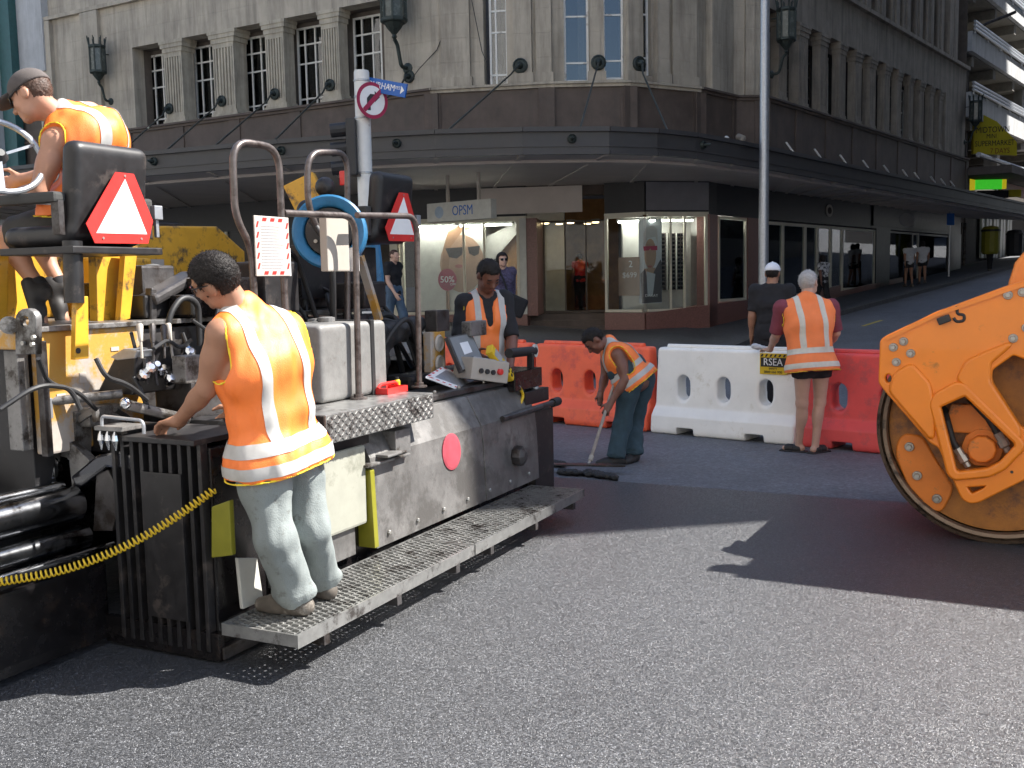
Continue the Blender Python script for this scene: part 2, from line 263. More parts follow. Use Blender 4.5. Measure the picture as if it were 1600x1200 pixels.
class MB:
    def __init__(s): s.v = []; s.f = []
    def add(s, vs, fs):
        n = len(s.v); s.v += [tuple(x) for x in vs]; s.f += [tuple(i+n for i in f) for f in fs]; return s
    def hexa(s, p):      # 8 points: bottom ring 4, top ring 4
        return s.add(p, [(3,2,1,0),(4,5,6,7),(0,1,5,4),(1,2,6,5),(2,3,7,6),(3,0,4,7)])
    def box(s, x0, x1, y0, y1, z0, z1):
        return s.hexa([(x0,y0,z0),(x1,y0,z0),(x1,y1,z0),(x0,y1,z0),(x0,y0,z1),(x1,y0,z1),(x1,y1,z1),(x0,y1,z1)])
    def obox(s, c, ax, ay, az):    # oriented: half axis vectors
        c = Vector(c); ax = Vector(ax); ay = Vector(ay); az = Vector(az)
        return s.hexa([c-ax-ay-az, c+ax-ay-az, c+ax+ay-az, c-ax+ay-az, c-ax-ay+az, c+ax-ay+az, c+ax+ay+az, c-ax+ay+az])
    def bar(s, a, b, wd, ht, up=Vector((0,0,1))):
        a = Vector(a); b = Vector(b); x, y, d = frame_of(b-a, up); L = (b-a).length/2
        return s.obox((a+b)/2, x*wd/2, y*ht/2, d*L)
    def tube(s, pts, r, n=10, cap=True):
        pts = [Vector(p) for p in pts]; k = len(pts); rr = r if isinstance(r, (list, tuple)) else [r]*k
        vs = []; px = None
        for i, p in enumerate(pts):
            d = (pts[min(i+1, k-1)]-pts[max(i-1, 0)])
            if d.length < 1e-9: d = Vector((0,0,1))
            d.normalize()
            if px is None: px = frame_of(d)[0]
            px = px-d*px.dot(d)
            if px.length < 1e-5: px = frame_of(d)[0]
            px.normalize(); py = d.cross(px)
            for j in range(n):
                t = 2*pi*j/n; vs.append(p+(px*cos(t)+py*sin(t))*rr[i])
        fs = [(i*n+j, i*n+(j+1)%n, (i+1)*n+(j+1)%n, (i+1)*n+j) for i in range(k-1) for j in range(n)]
        if cap: fs += [tuple(range(n))[::-1], tuple((k-1)*n+j for j in range(n))]
        return s.add(vs, fs)
    def cyl(s, a, b, r, n=16, r2=None): return s.tube([a, b], [r, r if r2 is None else r2], n)
    def lathe(s, prof, o=(0,0,0), axis=(0,0,1), n=20, caps=True):   # prof: (r, h)
        x, y, d = frame_of(axis); o = Vector(o); k = len(prof)
        vs = [o+d*h+(x*cos(2*pi*j/n)+y*sin(2*pi*j/n))*max(r, 1e-4) for r, h in prof for j in range(n)]
        fs = [(i*n+j, i*n+(j+1)%n, (i+1)*n+(j+1)%n, (i+1)*n+j) for i in range(k-1) for j in range(n)]
        if caps: fs += [tuple(range(n))[::-1], tuple((k-1)*n+j for j in range(n))]
        return s.add(vs, fs)
    def sphere(s, c, r, n=12, m=8, sc=(1,1,1)):
        c = Vector(c); prof = [(sin(pi*i/m), -cos(pi*i/m)) for i in range(m+1)]
        vs = [c+Vector((p*cos(2*pi*j/n)*r*sc[0], p*sin(2*pi*j/n)*r*sc[1], h*r*sc[2])) for p, h in prof for j in range(n)]
        return s.add(vs, [(i*n+j, i*n+(j+1)%n, (i+1)*n+(j+1)%n, (i+1)*n+j) for i in range(m) for j in range(n)])
    def prism(s, poly, ex):        # planar polygon of 3D points, extruded by vector ex
        poly = [Vector(p) for p in poly]; ex = Vector(ex); n = len(poly)
        nn = Vector((0,0,0))
        for i in range(n): nn += poly[i].cross(poly[(i+1) % n])
        if nn.dot(ex) > 0: pass
        else: poly = poly[::-1]
        vs = poly+[p+ex for p in poly]
        return s.add(vs, [tuple(range(n))[::-1], tuple(range(n, 2*n))]+[(i, (i+1) % n, n+(i+1) % n, n+i) for i in range(n)])
    def mesh(s, name, inv=None):
        me = bpy.data.meshes.new(name); v = s.v if inv is None else [tuple(inv @ Vector(p)) for p in s.v]
        me.from_pydata(v, [], s.f); me.update(); return me
    def build(s, name, m, parent=None, kind=None, smooth=False, world=False, label=None, bevel=0.0, seg=2):
        inv = WM[parent.name].inverted() if (world and parent) else None
        me = s.mesh(name, inv)
        if bevel or not smooth:
            bm = bmesh.new(); bm.from_mesh(me); bmesh.ops.recalc_face_normals(bm, faces=bm.faces)
            if bevel:
                ed = [e for e in bm.edges if len(e.link_faces) == 2 and e.calc_face_angle(0) > 0.6]
                bmesh.ops.bevel(bm, geom=ed, offset=bevel, segments=seg, affect='EDGES', profile=0.6, clamp_overlap=True)
            bm.to_mesh(me); bm.free()
        o = link(name, me, m, parent, kind, smooth, label)
        if smooth: autosmooth(me)
        return o
def autosmooth(me, ang=0.7):
    bm = bmesh.new(); bm.from_mesh(me); bmesh.ops.recalc_face_normals(bm, faces=bm.faces)
    for f in bm.faces: f.smooth = True
    for e in bm.edges:
        if len(e.link_faces) == 2 and e.calc_face_angle(0) > ang: e.smooth = False
    bm.to_mesh(me); bm.free()
def arc_path(pts, r, n=6):           # polyline with rounded corners
    pts = [Vector(p) for p in pts]; out = [pts[0]]
    for i in range(1, len(pts)-1):
        a = pts[i-1]-pts[i]; b = pts[i+1]-pts[i]; t = min(r, a.length*0.49, b.length*0.49)
        p0 = pts[i]+a.normalized()*t; p1 = pts[i]+b.normalized()*t
        for k in range(n+1):
            u = k/n; out.append(p0*(1-u)**2+pts[i]*2*u*(1-u)+p1*u*u)
    out.append(pts[-1]); return out
def plate(name, outline, holes, thick, m, parent, O, ax, ay, bevel=0.006, world=False, rnd=0.0, label=None, kind=None):
    """a cut plate: 2D outline and holes in axes ax, ay about O, extruded both ways by thick/2"""
    cu = bpy.data.curves.new(name, 'CURVE'); cu.dimensions = '2D'; cu.fill_mode = 'BOTH'
    cu.extrude = max(thick/2-bevel, 0.0001); cu.bevel_depth = bevel; cu.bevel_resolution = 1
    for pl in [outline]+holes:
        if rnd:
            P = [Vector((x, y, 0)) for x, y in pl]; k = len(P); q = []
            for i in range(k):
                a = P[i-1]-P[i]; b = P[(i+1) % k]-P[i]; t = min(rnd, a.length*0.45, b.length*0.45)
                for j in range(5):
                    u = j/4; q.append((P[i]+a.normalized()*t)*(1-u)**2+P[i]*2*u*(1-u)+(P[i]+b.normalized()*t)*u*u)
            pl = [(p.x, p.y) for p in q]
        sp = cu.splines.new('POLY'); sp.points.add(len(pl)-1)
        for i, (x, y) in enumerate(pl): sp.points[i].co = (x, y, 0, 1)
        sp.use_cyclic_u = True
    tmp = bpy.data.objects.new('tmp', cu); COL.objects.link(tmp)
    me = bpy.data.meshes.new_from_object(tmp.evaluated_get(bpy.context.evaluated_depsgraph_get()))
    bpy.data.objects.remove(tmp); bpy.data.curves.remove(cu)
    ax = Vector(ax).normalized(); ay = Vector(ay).normalized(); az = ax.cross(ay); O = Vector(O)
    T = Matrix(((ax.x,ay.x,az.x,O.x),(ax.y,ay.y,az.y,O.y),(ax.z,ay.z,az.z,O.z),(0,0,0,1)))
    if world and parent: T = WM[parent.name].inverted() @ T
    me.transform(T); me.name = name
    return link(name, me, m, parent, kind, label=label)
def text(name, s, size, m, parent, O, ax, ay, world=True, depth=0.002, align='CENTER', xs=1.0, label=None):
    cu = bpy.data.curves.new(name, 'FONT'); cu.body = s; cu.size = size; cu.align_x = align; cu.align_y = 'CENTER'; cu.extrude = depth; cu.resolution_u = 3
    tmp = bpy.data.objects.new('tmp', cu); COL.objects.link(tmp)
    me = bpy.data.meshes.new_from_object(tmp.evaluated_get(bpy.context.evaluated_depsgraph_get()))
    bpy.data.objects.remove(tmp); bpy.data.curves.remove(cu)
    ax = Vector(ax).normalized(); ay = Vector(ay).normalized(); az = ax.cross(ay); O = Vector(O); ax = ax*xs
    T = Matrix(((ax.x,ay.x,az.x,O.x),(ax.y,ay.y,az.y,O.y),(ax.z,ay.z,az.z,O.z),(0,0,0,1)))
    if world and parent: T = WM[parent.name].inverted() @ T
    me.transform(T); me.name = name
    return link(name, me, m, parent, label=label)
def copy_tree(o, parent=None):
    c = o.copy(); COL.objects.link(c)
    if parent: c.parent = parent
    for ch in list(o.children): copy_tree(ch, c)
    return c

# ---------------------------------------------------------------- signed distance shapes -> one continuous mesh
def _cap(P, a, b, ra, rb):
    a = np.array(a, dtype=np.float32); b = np.array(b, dtype=np.float32); ab = b-a; L = float(ab@ab)+1e-12
    t = np.clip(((P-a)@ab)/L, 0, 1); q = P-a-t[..., None]*ab
    return np.sqrt((q*q).sum(-1))-(ra+(rb-ra)*t)
def _ell(P, c, r, R):
    q = (P-np.array(c, dtype=np.float32))@np.array(R, dtype=np.float32)
    r = np.array(r, dtype=np.float32); k0 = np.sqrt(((q/r)**2).sum(-1)); k1 = np.sqrt(((q/(r*r))**2).sum(-1))+1e-9
    return k0*(k0-1)/k1
def _box(P, c, h, R, rd):
    q = np.abs((P-np.array(c, dtype=np.float32))@np.array(R, dtype=np.float32))-(np.array(h, dtype=np.float32)-rd)
    return np.sqrt((np.maximum(q, 0)**2).sum(-1))+np.minimum(q.max(-1), 0)-rd
I3 = [[1,0,0],[0,1,0],[0,0,1]]
def cap(a, b, ra, rb=None, k=0.03): return ('cap', Vector(a), Vector(b), ra, ra if rb is None else rb, k)
def ell(c, r, R=I3, k=0.03): return ('ell', Vector(c), r, R, k)
def bx(c, h, R=I3, rd=0.01, k=0.005): return ('box', Vector(c), h, R, rd, k)
def fnp(f, lo, hi, k=0.005): return ('fn', f, lo, hi, k)
def bounds(p):
    if p[0] == 'fn': return np.array(p[2], float), np.array(p[3], float)
    if p[0] == 'cap': lo = np.minimum(p[1], p[2])-max(p[3], p[4]); hi = np.maximum(p[1], p[2])+max(p[3], p[4])
    elif p[0] == 'ell': r = max(p[2]); lo = np.array(p[1])-r; hi = np.array(p[1])+r
    else: r = np.linalg.norm(p[2]); lo = np.array(p[1])-r; hi = np.array(p[1])+r
    return lo, hi
def ev(p, P):
    if p[0] == 'fn': return p[1](P).astype(np.float32)
    if p[0] == 'cap': return _cap(P, *p[1:5])
    if p[0] == 'ell': return _ell(P, *p[1:4])
    return _box(P, *p[1:5])
class Field:
    def __init__(s, prims, h, pad=0.03):
        bb = [bounds(p) for p in prims]; s.h = h
        s.lo = np.min([b[0] for b in bb], axis=0)-pad-h*2; hi = np.max([b[1] for b in bb], axis=0)+pad+h*2
        s.n = np.ceil((hi-s.lo)/h).astype(int)+1
        s.F = np.full(s.n, 1e3, dtype=np.float32)
        for p in prims: s.union(p)
    def sub(s, lo, hi):
        a = np.clip(np.floor((lo-s.lo)/s.h).astype(int), 0, s.n-1); b = np.clip(np.ceil((hi-s.lo)/s.h).astype(int)+1, 1, s.n)
        sl = tuple(slice(int(i), int(j)) for i, j in zip(a, b))
        g = np.stack(np.meshgrid(*[np.arange(i, j, dtype=np.float32) for i, j in zip(a, b)], indexing='ij'), -1)*s.h+s.lo.astype(np.float32)
        return sl, g
    def union(s, p):
        k = p[-1]; lo, hi = bounds(p); sl, g = s.sub(lo-k-3*s.h, hi+k+3*s.h)
        if g.size == 0: return
        d = ev(p, g); f = s.F[sl]; hh = np.clip(0.5+0.5*(f-d)/k, 0, 1)
        s.F[sl] = np.where(f > 500, d, f*(1-hh)+d*hh-k*hh*(1-hh))
    def cut(s, p):
        lo, hi = bounds(p); sl, g = s.sub(lo-3*s.h, hi+3*s.h)
        if g.size: s.F[sl] = np.maximum(s.F[sl], -ev(p, g))
    def all(s):
        return s.sub(s.lo, s.lo+(s.n-1)*s.h)[1]
    def half(s, o, n):      # keep the side opposite to n
        g = s.all(); n = np.array(Vector(n).normalized(), dtype=np.float32); d = (g-np.array(o, dtype=np.float32))@n
        s.F = np.maximum(s.F, d)
    def mesh(s, smooth=1):
        F = s.F; N = F.shape; neg = F < 0
        c = np.zeros((N[0]-1, N[1]-1, N[2]-1), dtype=np.int8)
        for i in (0, 1):
            for j in (0, 1):
                for k in (0, 1): c += neg[i:N[0]-1+i, j:N[1]-1+j, k:N[2]-1+k]
        act = np.argwhere((c > 0) & (c < 8)); idx = -np.ones(c.shape, dtype=np.int64); idx[tuple(act.T)] = np.arange(len(act))
        pos = np.zeros((len(act), 3)); cnt = np.zeros(len(act))
        cor = [(i, j, k) for i in (0,1) for j in (0,1) for k in (0,1)]
        val = {q: F[act[:,0]+q[0], act[:,1]+q[1], act[:,2]+q[2]].astype(np.float64) for q in cor}
        for q in cor:
            for ax in range(3):
                if q[ax]: continue
                r = list(q); r[ax] = 1; a = val[q]; b = val[tuple(r)]; m = (a < 0) != (b < 0)
                t = np.where(m, a/np.where(m, a-b, 1), 0); p = np.tile(np.array(q, float), (len(act), 1)); p[:, ax] += t
                pos[m] += p[m]; cnt[m] += 1
        V = (act+pos/np.maximum(cnt, 1)[:, None])*s.h+s.lo
        fs = []
        for ax in range(3):
            b, cc = (ax+1) % 3, (ax+2) % 3
            A = np.argwhere(np.diff(neg.astype(np.int8), axis=ax) != 0)
            A = A[(A[:, b] > 0) & (A[:, cc] > 0) & (A[:, b] < N[b]-1) & (A[:, cc] < N[cc]-1)]
            if not len(A): continue
            sg = neg[tuple(A.T)]
            e1 = np.zeros(3, int); e1[b] = 1; e2 = np.zeros(3, int); e2[cc] = 1
            q = np.stack([idx[tuple((A-e1-e2).T)], idx[tuple((A-e2).T)], idx[tuple(A.T)], idx[tuple((A-e1).T)]], 1)
            q[~sg] = q[~sg][:, ::-1]; fs.append(q)
        Q = np.concatenate(fs) if fs else np.zeros((0, 4), int)
        for _ in range(smooth):
            acc = np.zeros_like(V); n_ = np.zeros(len(V))
            for i in range(4):
                a = Q[:, i]; b = Q[:, (i+1) % 4]
                for ax in range(3):
                    acc[:, ax] += np.bincount(a, V[b, ax], len(V))+np.bincount(b, V[a, ax], len(V))
                n_ += np.bincount(a, minlength=len(V))+np.bincount(b, minlength=len(V))
            V = 0.5*V+0.5*acc/np.maximum(n_, 1)[:, None]
        return V, Q
def np_mesh(name, V, Q):
    me = bpy.data.meshes.new(name); n = len(Q)
    me.vertices.add(len(V)); me.vertices.foreach_set('co', np.asarray(V, dtype=np.float32).ravel())
    me.loops.add(n*4); me.loops.foreach_set('vertex_index', np.asarray(Q, dtype=np.int32).ravel())
    me.polygons.add(n); me.polygons.foreach_set('loop_start', np.arange(0, n*4, 4, dtype=np.int32)); me.polygons.foreach_set('loop_total', np.full(n, 4, dtype=np.int32))
    me.polygons.foreach_set('use_smooth', np.ones(n, dtype=bool)); me.update(calc_edges=True); me.validate(); return me
def wrinkle(me, amp, sc, off=0.0):
    n = len(me.vertices)
    if not n: return
    co_ = np.empty(n*3, dtype=np.float32); me.vertices.foreach_get('co', co_); co_ = co_.reshape(-1, 3)
    no = np.empty(n*3, dtype=np.float32); me.vertex_normals.foreach_get('vector', no); no = no.reshape(-1, 3)
    for i in range(n):
        p = Vector(co_[i]); q = Vector((p.x*sc[0]+off, p.y*sc[1], p.z*sc[2]))
        d = (mnoise.noise(q)+0.5*mnoise.noise(q*2.1))*amp; co_[i] += no[i]*d
    me.vertices.foreach_set('co', co_.ravel()); me.update()
def sdf_obj(name, prims, m, parent, h=0.012, cuts=(), halves=(), smooth=1, world=True, wr=None, label=None):
    fl = Field(prims, h)
    for c_ in cuts: fl.cut(c_)
    for o, n in halves: fl.half(o, n)
    V, Q = fl.mesh(smooth); me = np_mesh(name, V, Q)
    if wr: wrinkle(me, *wr)
    if world and parent: me.transform(WM[parent.name].inverted())
    return link(name, me, m, parent, label=label)
# ---------------------------------------------------------------- ground
def zg(x, y): return 0.0585*max(0.0, 0.61*x+0.79*y-20)
RD = Vector((0.61, 0.79, 0)).normalized(); RN = Vector((0.79, -0.61, 0)).normalized()
def st(s, t, dz):
    p = RD*s+RN*t; return (p.x, p.y, 0.0585*max(0, s-20)+dz)
mb = MB()
for s0, s1 in ((-160, -20), (-20, 20), (20, 60), (60, 300)):
    mb.add([st(s0, -200, -.03), st(s0, 200, -.03), st(s1, 200, -.03), st(s1, -200, -.03)], [(0, 1, 2, 3)])
mb.build('road', 'road', kind='structure')
# paver frame: x = b (towards the rear, outwards), y = a (along the screed), z up
PHI = rad(26); PO = Vector((-0.936, 4.244, 0)); PN = Vector((cos(PHI), -sin(PHI), 0)); PU = Vector((sin(PHI), cos(PHI), 0))
def pl(b, a, z=0.0): return PO+PN*b+PU*a+Vector((0, 0, z))
mb = MB()
rnd = random.Random(3)
# fresh mat with a slightly ragged outer edge
N_ = 60; e = [pl(-1.15+i*0.45, 4.58+rnd.uniform(-.012, .012)) for i in range(N_)]; nr = [pl(-1.15+i*0.45, -14) for i in range(N_)]
ed = [p+PU*0.04-Vector((0, 0, .03)) for p in e]
vs = nr+e+ed; fs = []
for i in range(N_-1): fs += [(i, i+1, N_+i+1, N_+i), (N_+i, N_+i+1, 2*N_+i+1, 2*N_+i)]
mb.add(vs, fs); mb.add([pl(-1.15, -14, 0), pl(-1.15, 4.58, 0), pl(-1.15, 4.58, -.03), pl(-1.15, -14, -.03)], [(0, 1, 2, 3)])
mb.build('fresh_asphalt', 'fresh', kind='structure')

KB = [(-38, 39.0), (-21.5, 29.9), (-5.2, 18.9), (-1.5, 16.9), (1.2, 17.3), (4.4, 21.7), (6.2, 24.9), (7.08, 26.3), (13.2, 34.2), (19.3, 42.1), (31.5, 57.9), (55.9, 89.5)]
WL = [(-36, 48.5), (-20, 39.1), (-3.2, 29.0), (-1.0, 28.6), (2.2, 28.4), (5.0, 28.0), (5.3, 27.9), (5.6, 28.0), (11.6, 35.8), (17.7, 43.7), (29.9, 59.5), (54.3, 91.1)]
def zfp(x, y): return zg(x, y)+.09+.45*max(0.0, min(1.0, (2.5-x)/4))
mb = MB(); kb = MB()
for i in range(len(KB)-1):
    a, b, c, d = KB[i], KB[i+1], WL[i+1], WL[i]
    def q(p, dz): return (p[0], p[1], zfp(p[0], p[1])+dz-.09)
    mb.add([q(a, .09), q(b, .09), q(c, .09), q(d, .09)], [(0, 1, 2, 3)])
    A = Vector(q(a, .096)); B = Vector(q(b, .096)); t = (B-A); nn = Vector((-t.y, t.x, 0)).normalized()*0.16
    lo = Vector((0, 0, -.15)); kb.add([A+lo, B+lo, B, A, A+nn, B+nn], [(0, 1, 2, 3), (3, 2, 5, 4)])
mb.build('footpath', 'path', kind='structure'); kb.build('kerb', 'kerb', kind='structure')
t = thing('tactile_strip', 'yellow painted strip on the footpath below the corner shop window', 'ground marking', (G(1012, 534, .09)))
mb = MB()
for k in range(5):
    c = G(1000+k*8, 534, .092); mb.box(c.x-.06, c.x+.06, c.y-.35, c.y+.35, c.z, c.z+.008)
mb.build('marking', 'roadyellow', t, world=True)
# worn markings on the side street
for i, (px, py, L) in enumerate(((1330, 492, 3.2), (1385, 474, 2.6), (1345, 512, 1.5))):
    s_ = G(px, py, 0.3); s_.z = zg(s_.x, s_.y)-.026; mb = MB(); dx = RD*L; dn = RN*0.10; up = Vector((0, 0, .0585*L))
    mb.add([s_, s_+dn, s_+dn+dx+up, s_+dx+up], [(0, 1, 2, 3)]); o = mb.build('faded_road_line', 'roadyellow')
    props(o, ['worn yellow line along the side street kerb, nearest to the old man', 'worn yellow line farther up the side street kerb', 'short worn yellow dash out on the side street lane'][i], 'road marking', 'worn markings on the side street')

# ---------------------------------------------------------------- tower across the side street (casts the street's shade)
tw = thing('office_tower', 'tall grey office tower across the side street, outside the picture', 'building', (11.3, 8.86, 0), 0)
TW0 = Vector((11.3, 8.86, 0)); TL = 60.0
TWN = Vector((0.95, 0.31, 0)).normalized()
def twp(s, t, z): return TW0+RD*s+TWN*t+Vector((0, 0, z))
mb = MB(); mb.hexa([twp(0, 0, -1), twp(0, 16, -1), twp(TL, 16, -1), twp(TL, 0, -1), twp(0, 0, 52), twp(0, 16, 52), twp(TL, 16, 52), twp(TL, 0, 52)])
mb.build('wall', 'tower', tw, world=True)
wb = MB()
for k in range(14):
    z = 4+k*3.4; wb.hexa([twp(.6, -.02, z), twp(.6, .3, z), twp(TL-.6, .3, z), twp(TL-.6, -.02, z), twp(.6, -.02, z+1.7), twp(.6, .3, z+1.7), twp(TL-.6, .3, z+1.7), twp(TL-.6, -.02, z+1.7)])
wb.build('window_band', 'towerglass', tw, world=True, kind='stuff')

# ---------------------------------------------------------------- sunlit street front behind the camera (it lights the shaded side of the street)
ob = thing('opposite_building', 'pale sunlit stone building behind the camera across the main street', 'building', (-9*.506, -9*.863, 0))
OD = Vector((.863, -.506, 0)).normalized(); ON = Vector((.506, .863, 0)).normalized()
def obp(s, o, z): return ON*(-11+o)+OD*s+Vector((0, 0, z))
M['palestone'] = mat('pale_stone', (.60, .575, .53), .9, var=.08)
def obb(mb, s0, s1, o0, o1, z0, z1): mb.hexa([obp(s0,o0,z0), obp(s1,o0,z0), obp(s1,o1,z0), obp(s0,o1,z0), obp(s0,o0,z1), obp(s1,o0,z1), obp(s1,o1,z1), obp(s0,o1,z1)])
mb = MB(); obb(mb, -60, 10.5, -15, 0, -1, 26); mb.build('wall', 'palestone', ob, world=True); mb = MB(); obb(mb, 10.55, 34, -15, -.1, -1, 12.5); mb.build('low_wall', 'palestone', ob, world=True)
wb = MB()
for k in range(5):
    for j in range(16): obb(wb, -57+j*4.1, -55.4+j*4.1, -.1, .03, 5.2+k*3.7, 7.3+k*3.7)
wb.build('window', 'towerglass', ob, world=True, kind='stuff')
ft = thing('farther_tower', 'plain grey tower added up the side street, unseen, to dim shop window reflections', 'building', TW0+RD*90)  # unseen tower added to dim the reflections in the side shop windows
mb = MB(); mb.hexa([twp(76, 0, -1), twp(76, 14, -1), twp(150, 14, -1), twp(150, 0, -1), twp(76, 0, 34), twp(76, 14, 34), twp(150, 14, 34), twp(150, 0, 34)]); mb.build('wall', 'recess', ft, world=True)
mb = MB()
for k in range(7): z = 5+k*3.8; mb.hexa([twp(77, -.02, z), twp(77, .3, z), twp(149, .3, z), twp(149, -.02, z), twp(77, -.02, z+1.8), twp(77, .3, z+1.8), twp(149, .3, z+1.8), twp(149, -.02, z+1.8)])
mb.build('window_band', 'towerglass', ft, world=True, kind='stuff')
# ---------------------------------------------------------------- corner building
class Wall:
    def __init__(s, p, q):
        s.p = Vector((p[0], p[1], 0)); d = Vector((q[0]-p[0], q[1]-p[1], 0)); s.L = d.length; s.d = d.normalized(); s.n = Vector((s.d.y, -s.d.x, 0))
        if s.n.dot(-s.p) < 0: s.n = -s.n
    def at(s, x, y, off=0.0):       # the pixel on the wall plane (off = outwards) -> (s, z)
        o = s.p+s.n*off; r = ray(x, y); P = CP+r*((o-CP).dot(s.n)/r.dot(s.n)); return (P-o).dot(s.d), P.z
    def P(s, u, o, z): return s.p+s.d*u+s.n*o+Vector((0, 0, z))
    def box(s, mb, u0, u1, z0, z1, o0, o1):
        return mb.hexa([s.P(u0,o0,z0), s.P(u1,o0,z0), s.P(u1,o1,z0), s.P(u0,o1,z0), s.P(u0,o0,z1), s.P(u1,o0,z1), s.P(u1,o1,z1), s.P(u0,o1,z1)])
    def quad(s, mb, u0, u1, z0, z1, o):
        return mb.add([s.P(u0,o,z0), s.P(u1,o,z0), s.P(u1,o,z1), s.P(u0,o,z1)], [(0,1,2,3)])
    def holes(s, mb, u0, u1, z0, z1, hs, o0, o1):     # wall slab with rectangular openings
        us = sorted({u0, u1, *[max(u0, min(u1, x)) for h in hs for x in h[:2]]}); zs = sorted({z0, z1, *[max(z0, min(z1, x)) for h in hs for x in h[2:]]})
        for a, b in zip(us, us[1:]):
            run = None
            for c, d in zip(zs, zs[1:]):
                um, zm = (a+b)/2, (c+d)/2; op = any(h[0] < um < h[1] and h[2] < zm < h[3] for h in hs)
                if op:
                    if run: s.box(mb, a, b, run[0], run[1], o0, o1); run = None
                else: run = (run[0], d) if run else (c, d)
            if run: s.box(mb, a, b, run[0], run[1], o0, o1)
Z0, ZS, ZH, ZF, ZT = 3.9, 6.80, 9.36, 10.75, 20.0
P1 = (-1.95, 28.0); P2 = (1.06, 27.44); P3 = (3.19, 27.44); P4 = (5.19, 28.56); P5 = (6.5, 30.0); P6 = (7.31, 30.06)
dL = Vector((0.863, -0.506, 0)).normalized()
PL0 = (P1[0]-dL.x*24, P1[1]-dL.y*24); PR1 = (P6[0]+RD.x*22.3, P6[1]+RD.y*22.3)
WLt = Wall(PL0, P1); WC1 = Wall(P1, P2); WC2 = Wall(P2, P3); WC3 = Wall(P3, P4); WC4 = Wall(P4, P5); WC5 = Wall(P5, P6); WR = Wall(P6, PR1)
cb = thing('corner_building', 'old stone corner building with columns, dark canopy and shops below', 'building', (0.8, 27.4, 0))
def part(m_, name, mt, **k): return m_.build(name, mt, cb, world=True, **k)

def window(W, u0, u1, z0, z1, off, nu, zr, curtain=0.0, cside=1, fm='white', bar=0.045):
    """a steel window: glazing bars at fractions nu / zr, pane behind"""
    fr = MB(); t = bar
    for a, b, c, d in ((u0, u0+t*1.3, z0, z1), (u1-t*1.3, u1, z0, z1), (u0+t*1.3, u1-t*1.3, z0, z0+t*1.6), (u0+t*1.3, u1-t*1.3, z1-t*1.3, z1)): W.box(fr, a, b, c, d, off-.05, off+.02)
    for f in nu: x = u0+(u1-u0)*f; W.box(fr, x-t/2, x+t/2, z0+t*1.6, z1-t*1.3, off-.035, off+.012)
    for f in zr: z = z0+(z1-z0)*f; W.box(fr, u0+t*1.3, u1-t*1.3, z-t/2, z+t/2, off-.03, off+.009)
    fo = part(fr, 'window', fm)
    g = MB(); W.box(g, u0+.03, u1-.03, z0+.03, z1-.03, off-.022, off-.012); g.build('pane', 'upglass', fo, world=True)
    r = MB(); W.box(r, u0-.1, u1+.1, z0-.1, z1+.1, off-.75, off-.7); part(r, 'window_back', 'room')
    if curtain:
        c = MB(); n = 5; w_ = (u1-u0)*curtain; a = u1-w_ if cside > 0 else u0
        for i in range(n):
            x0 = a+w_*i/n; W.box(c, x0, x0+w_/n*0.96, z0+.05, z1-.05, off-.16-.03*(i % 2), off-.12-.03*(i % 2))
        c.build('curtain', 'curtain', fo, world=True)
    return fo

# --- left facade
uA = WLt.at(206, 72)[0]; uB = WLt.at(600, 60)[0]
mb = MB()
WLt.holes(mb, 0, WLt.L, ZS, ZF, [(uA, uB, ZS, ZH)], -0.45, 0)
part(mb, 'stone_wall', 'stone')
mb = MB()
uups = [(uA+1.2+i*2.2, uA+2.0+i*2.2) for i in range(int((WLt.L-uA)/2.2)-1)]
WLt.holes(mb, 0, WLt.L, ZF+.12, ZT, [(a, b, ZF+.45, ZF+3.2) for a, b in uups], -0.45, -0.06)
part(mb, 'stone_wall', 'stone')
for a, b in uups[:3]: window(WLt, a, b, ZF+.45, ZF+3.2, -.3, (.5,), (.3, .6))
for u0, u1 in ((uA-2.3, uA-1.45), (uA-4.6, uA-3.9)):   # shallow pilasters
    mb = MB(); WLt.box(mb, u0, u1, ZS, ZF-.02, 0.002, .14); part(mb, 'pilaster', 'stone')
mb = MB(); WLt.box(mb, 0, WLt.L, ZF, ZF+.12, -.4, .14); part(mb, 'string_course', 'stone')
RC = -0.75
wins = [(233, 258), (306, 335), (384, 412), (467, 502), (555, 597)]
mb = MB(); hl = []
for x0, x1 in wins:
    a = WLt.at(x0, 150, RC)[0]; b = WLt.at(x1, 150, RC)[0]; hl.append((a, a+1.02, ZS+.06, ZH-.12))
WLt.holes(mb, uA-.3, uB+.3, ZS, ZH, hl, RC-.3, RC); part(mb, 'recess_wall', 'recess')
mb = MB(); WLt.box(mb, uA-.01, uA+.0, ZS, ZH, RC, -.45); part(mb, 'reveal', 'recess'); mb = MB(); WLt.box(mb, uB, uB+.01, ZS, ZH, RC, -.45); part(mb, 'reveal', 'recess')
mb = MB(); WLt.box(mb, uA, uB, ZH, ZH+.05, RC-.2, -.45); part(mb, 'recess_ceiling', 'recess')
for i, h_ in enumerate(hl): window(WLt, h_[0], h_[1], h_[2], h_[3], RC-.02, (.3, .68), (.13, .56, .79), curtain=.42 if i > 2 else 0)
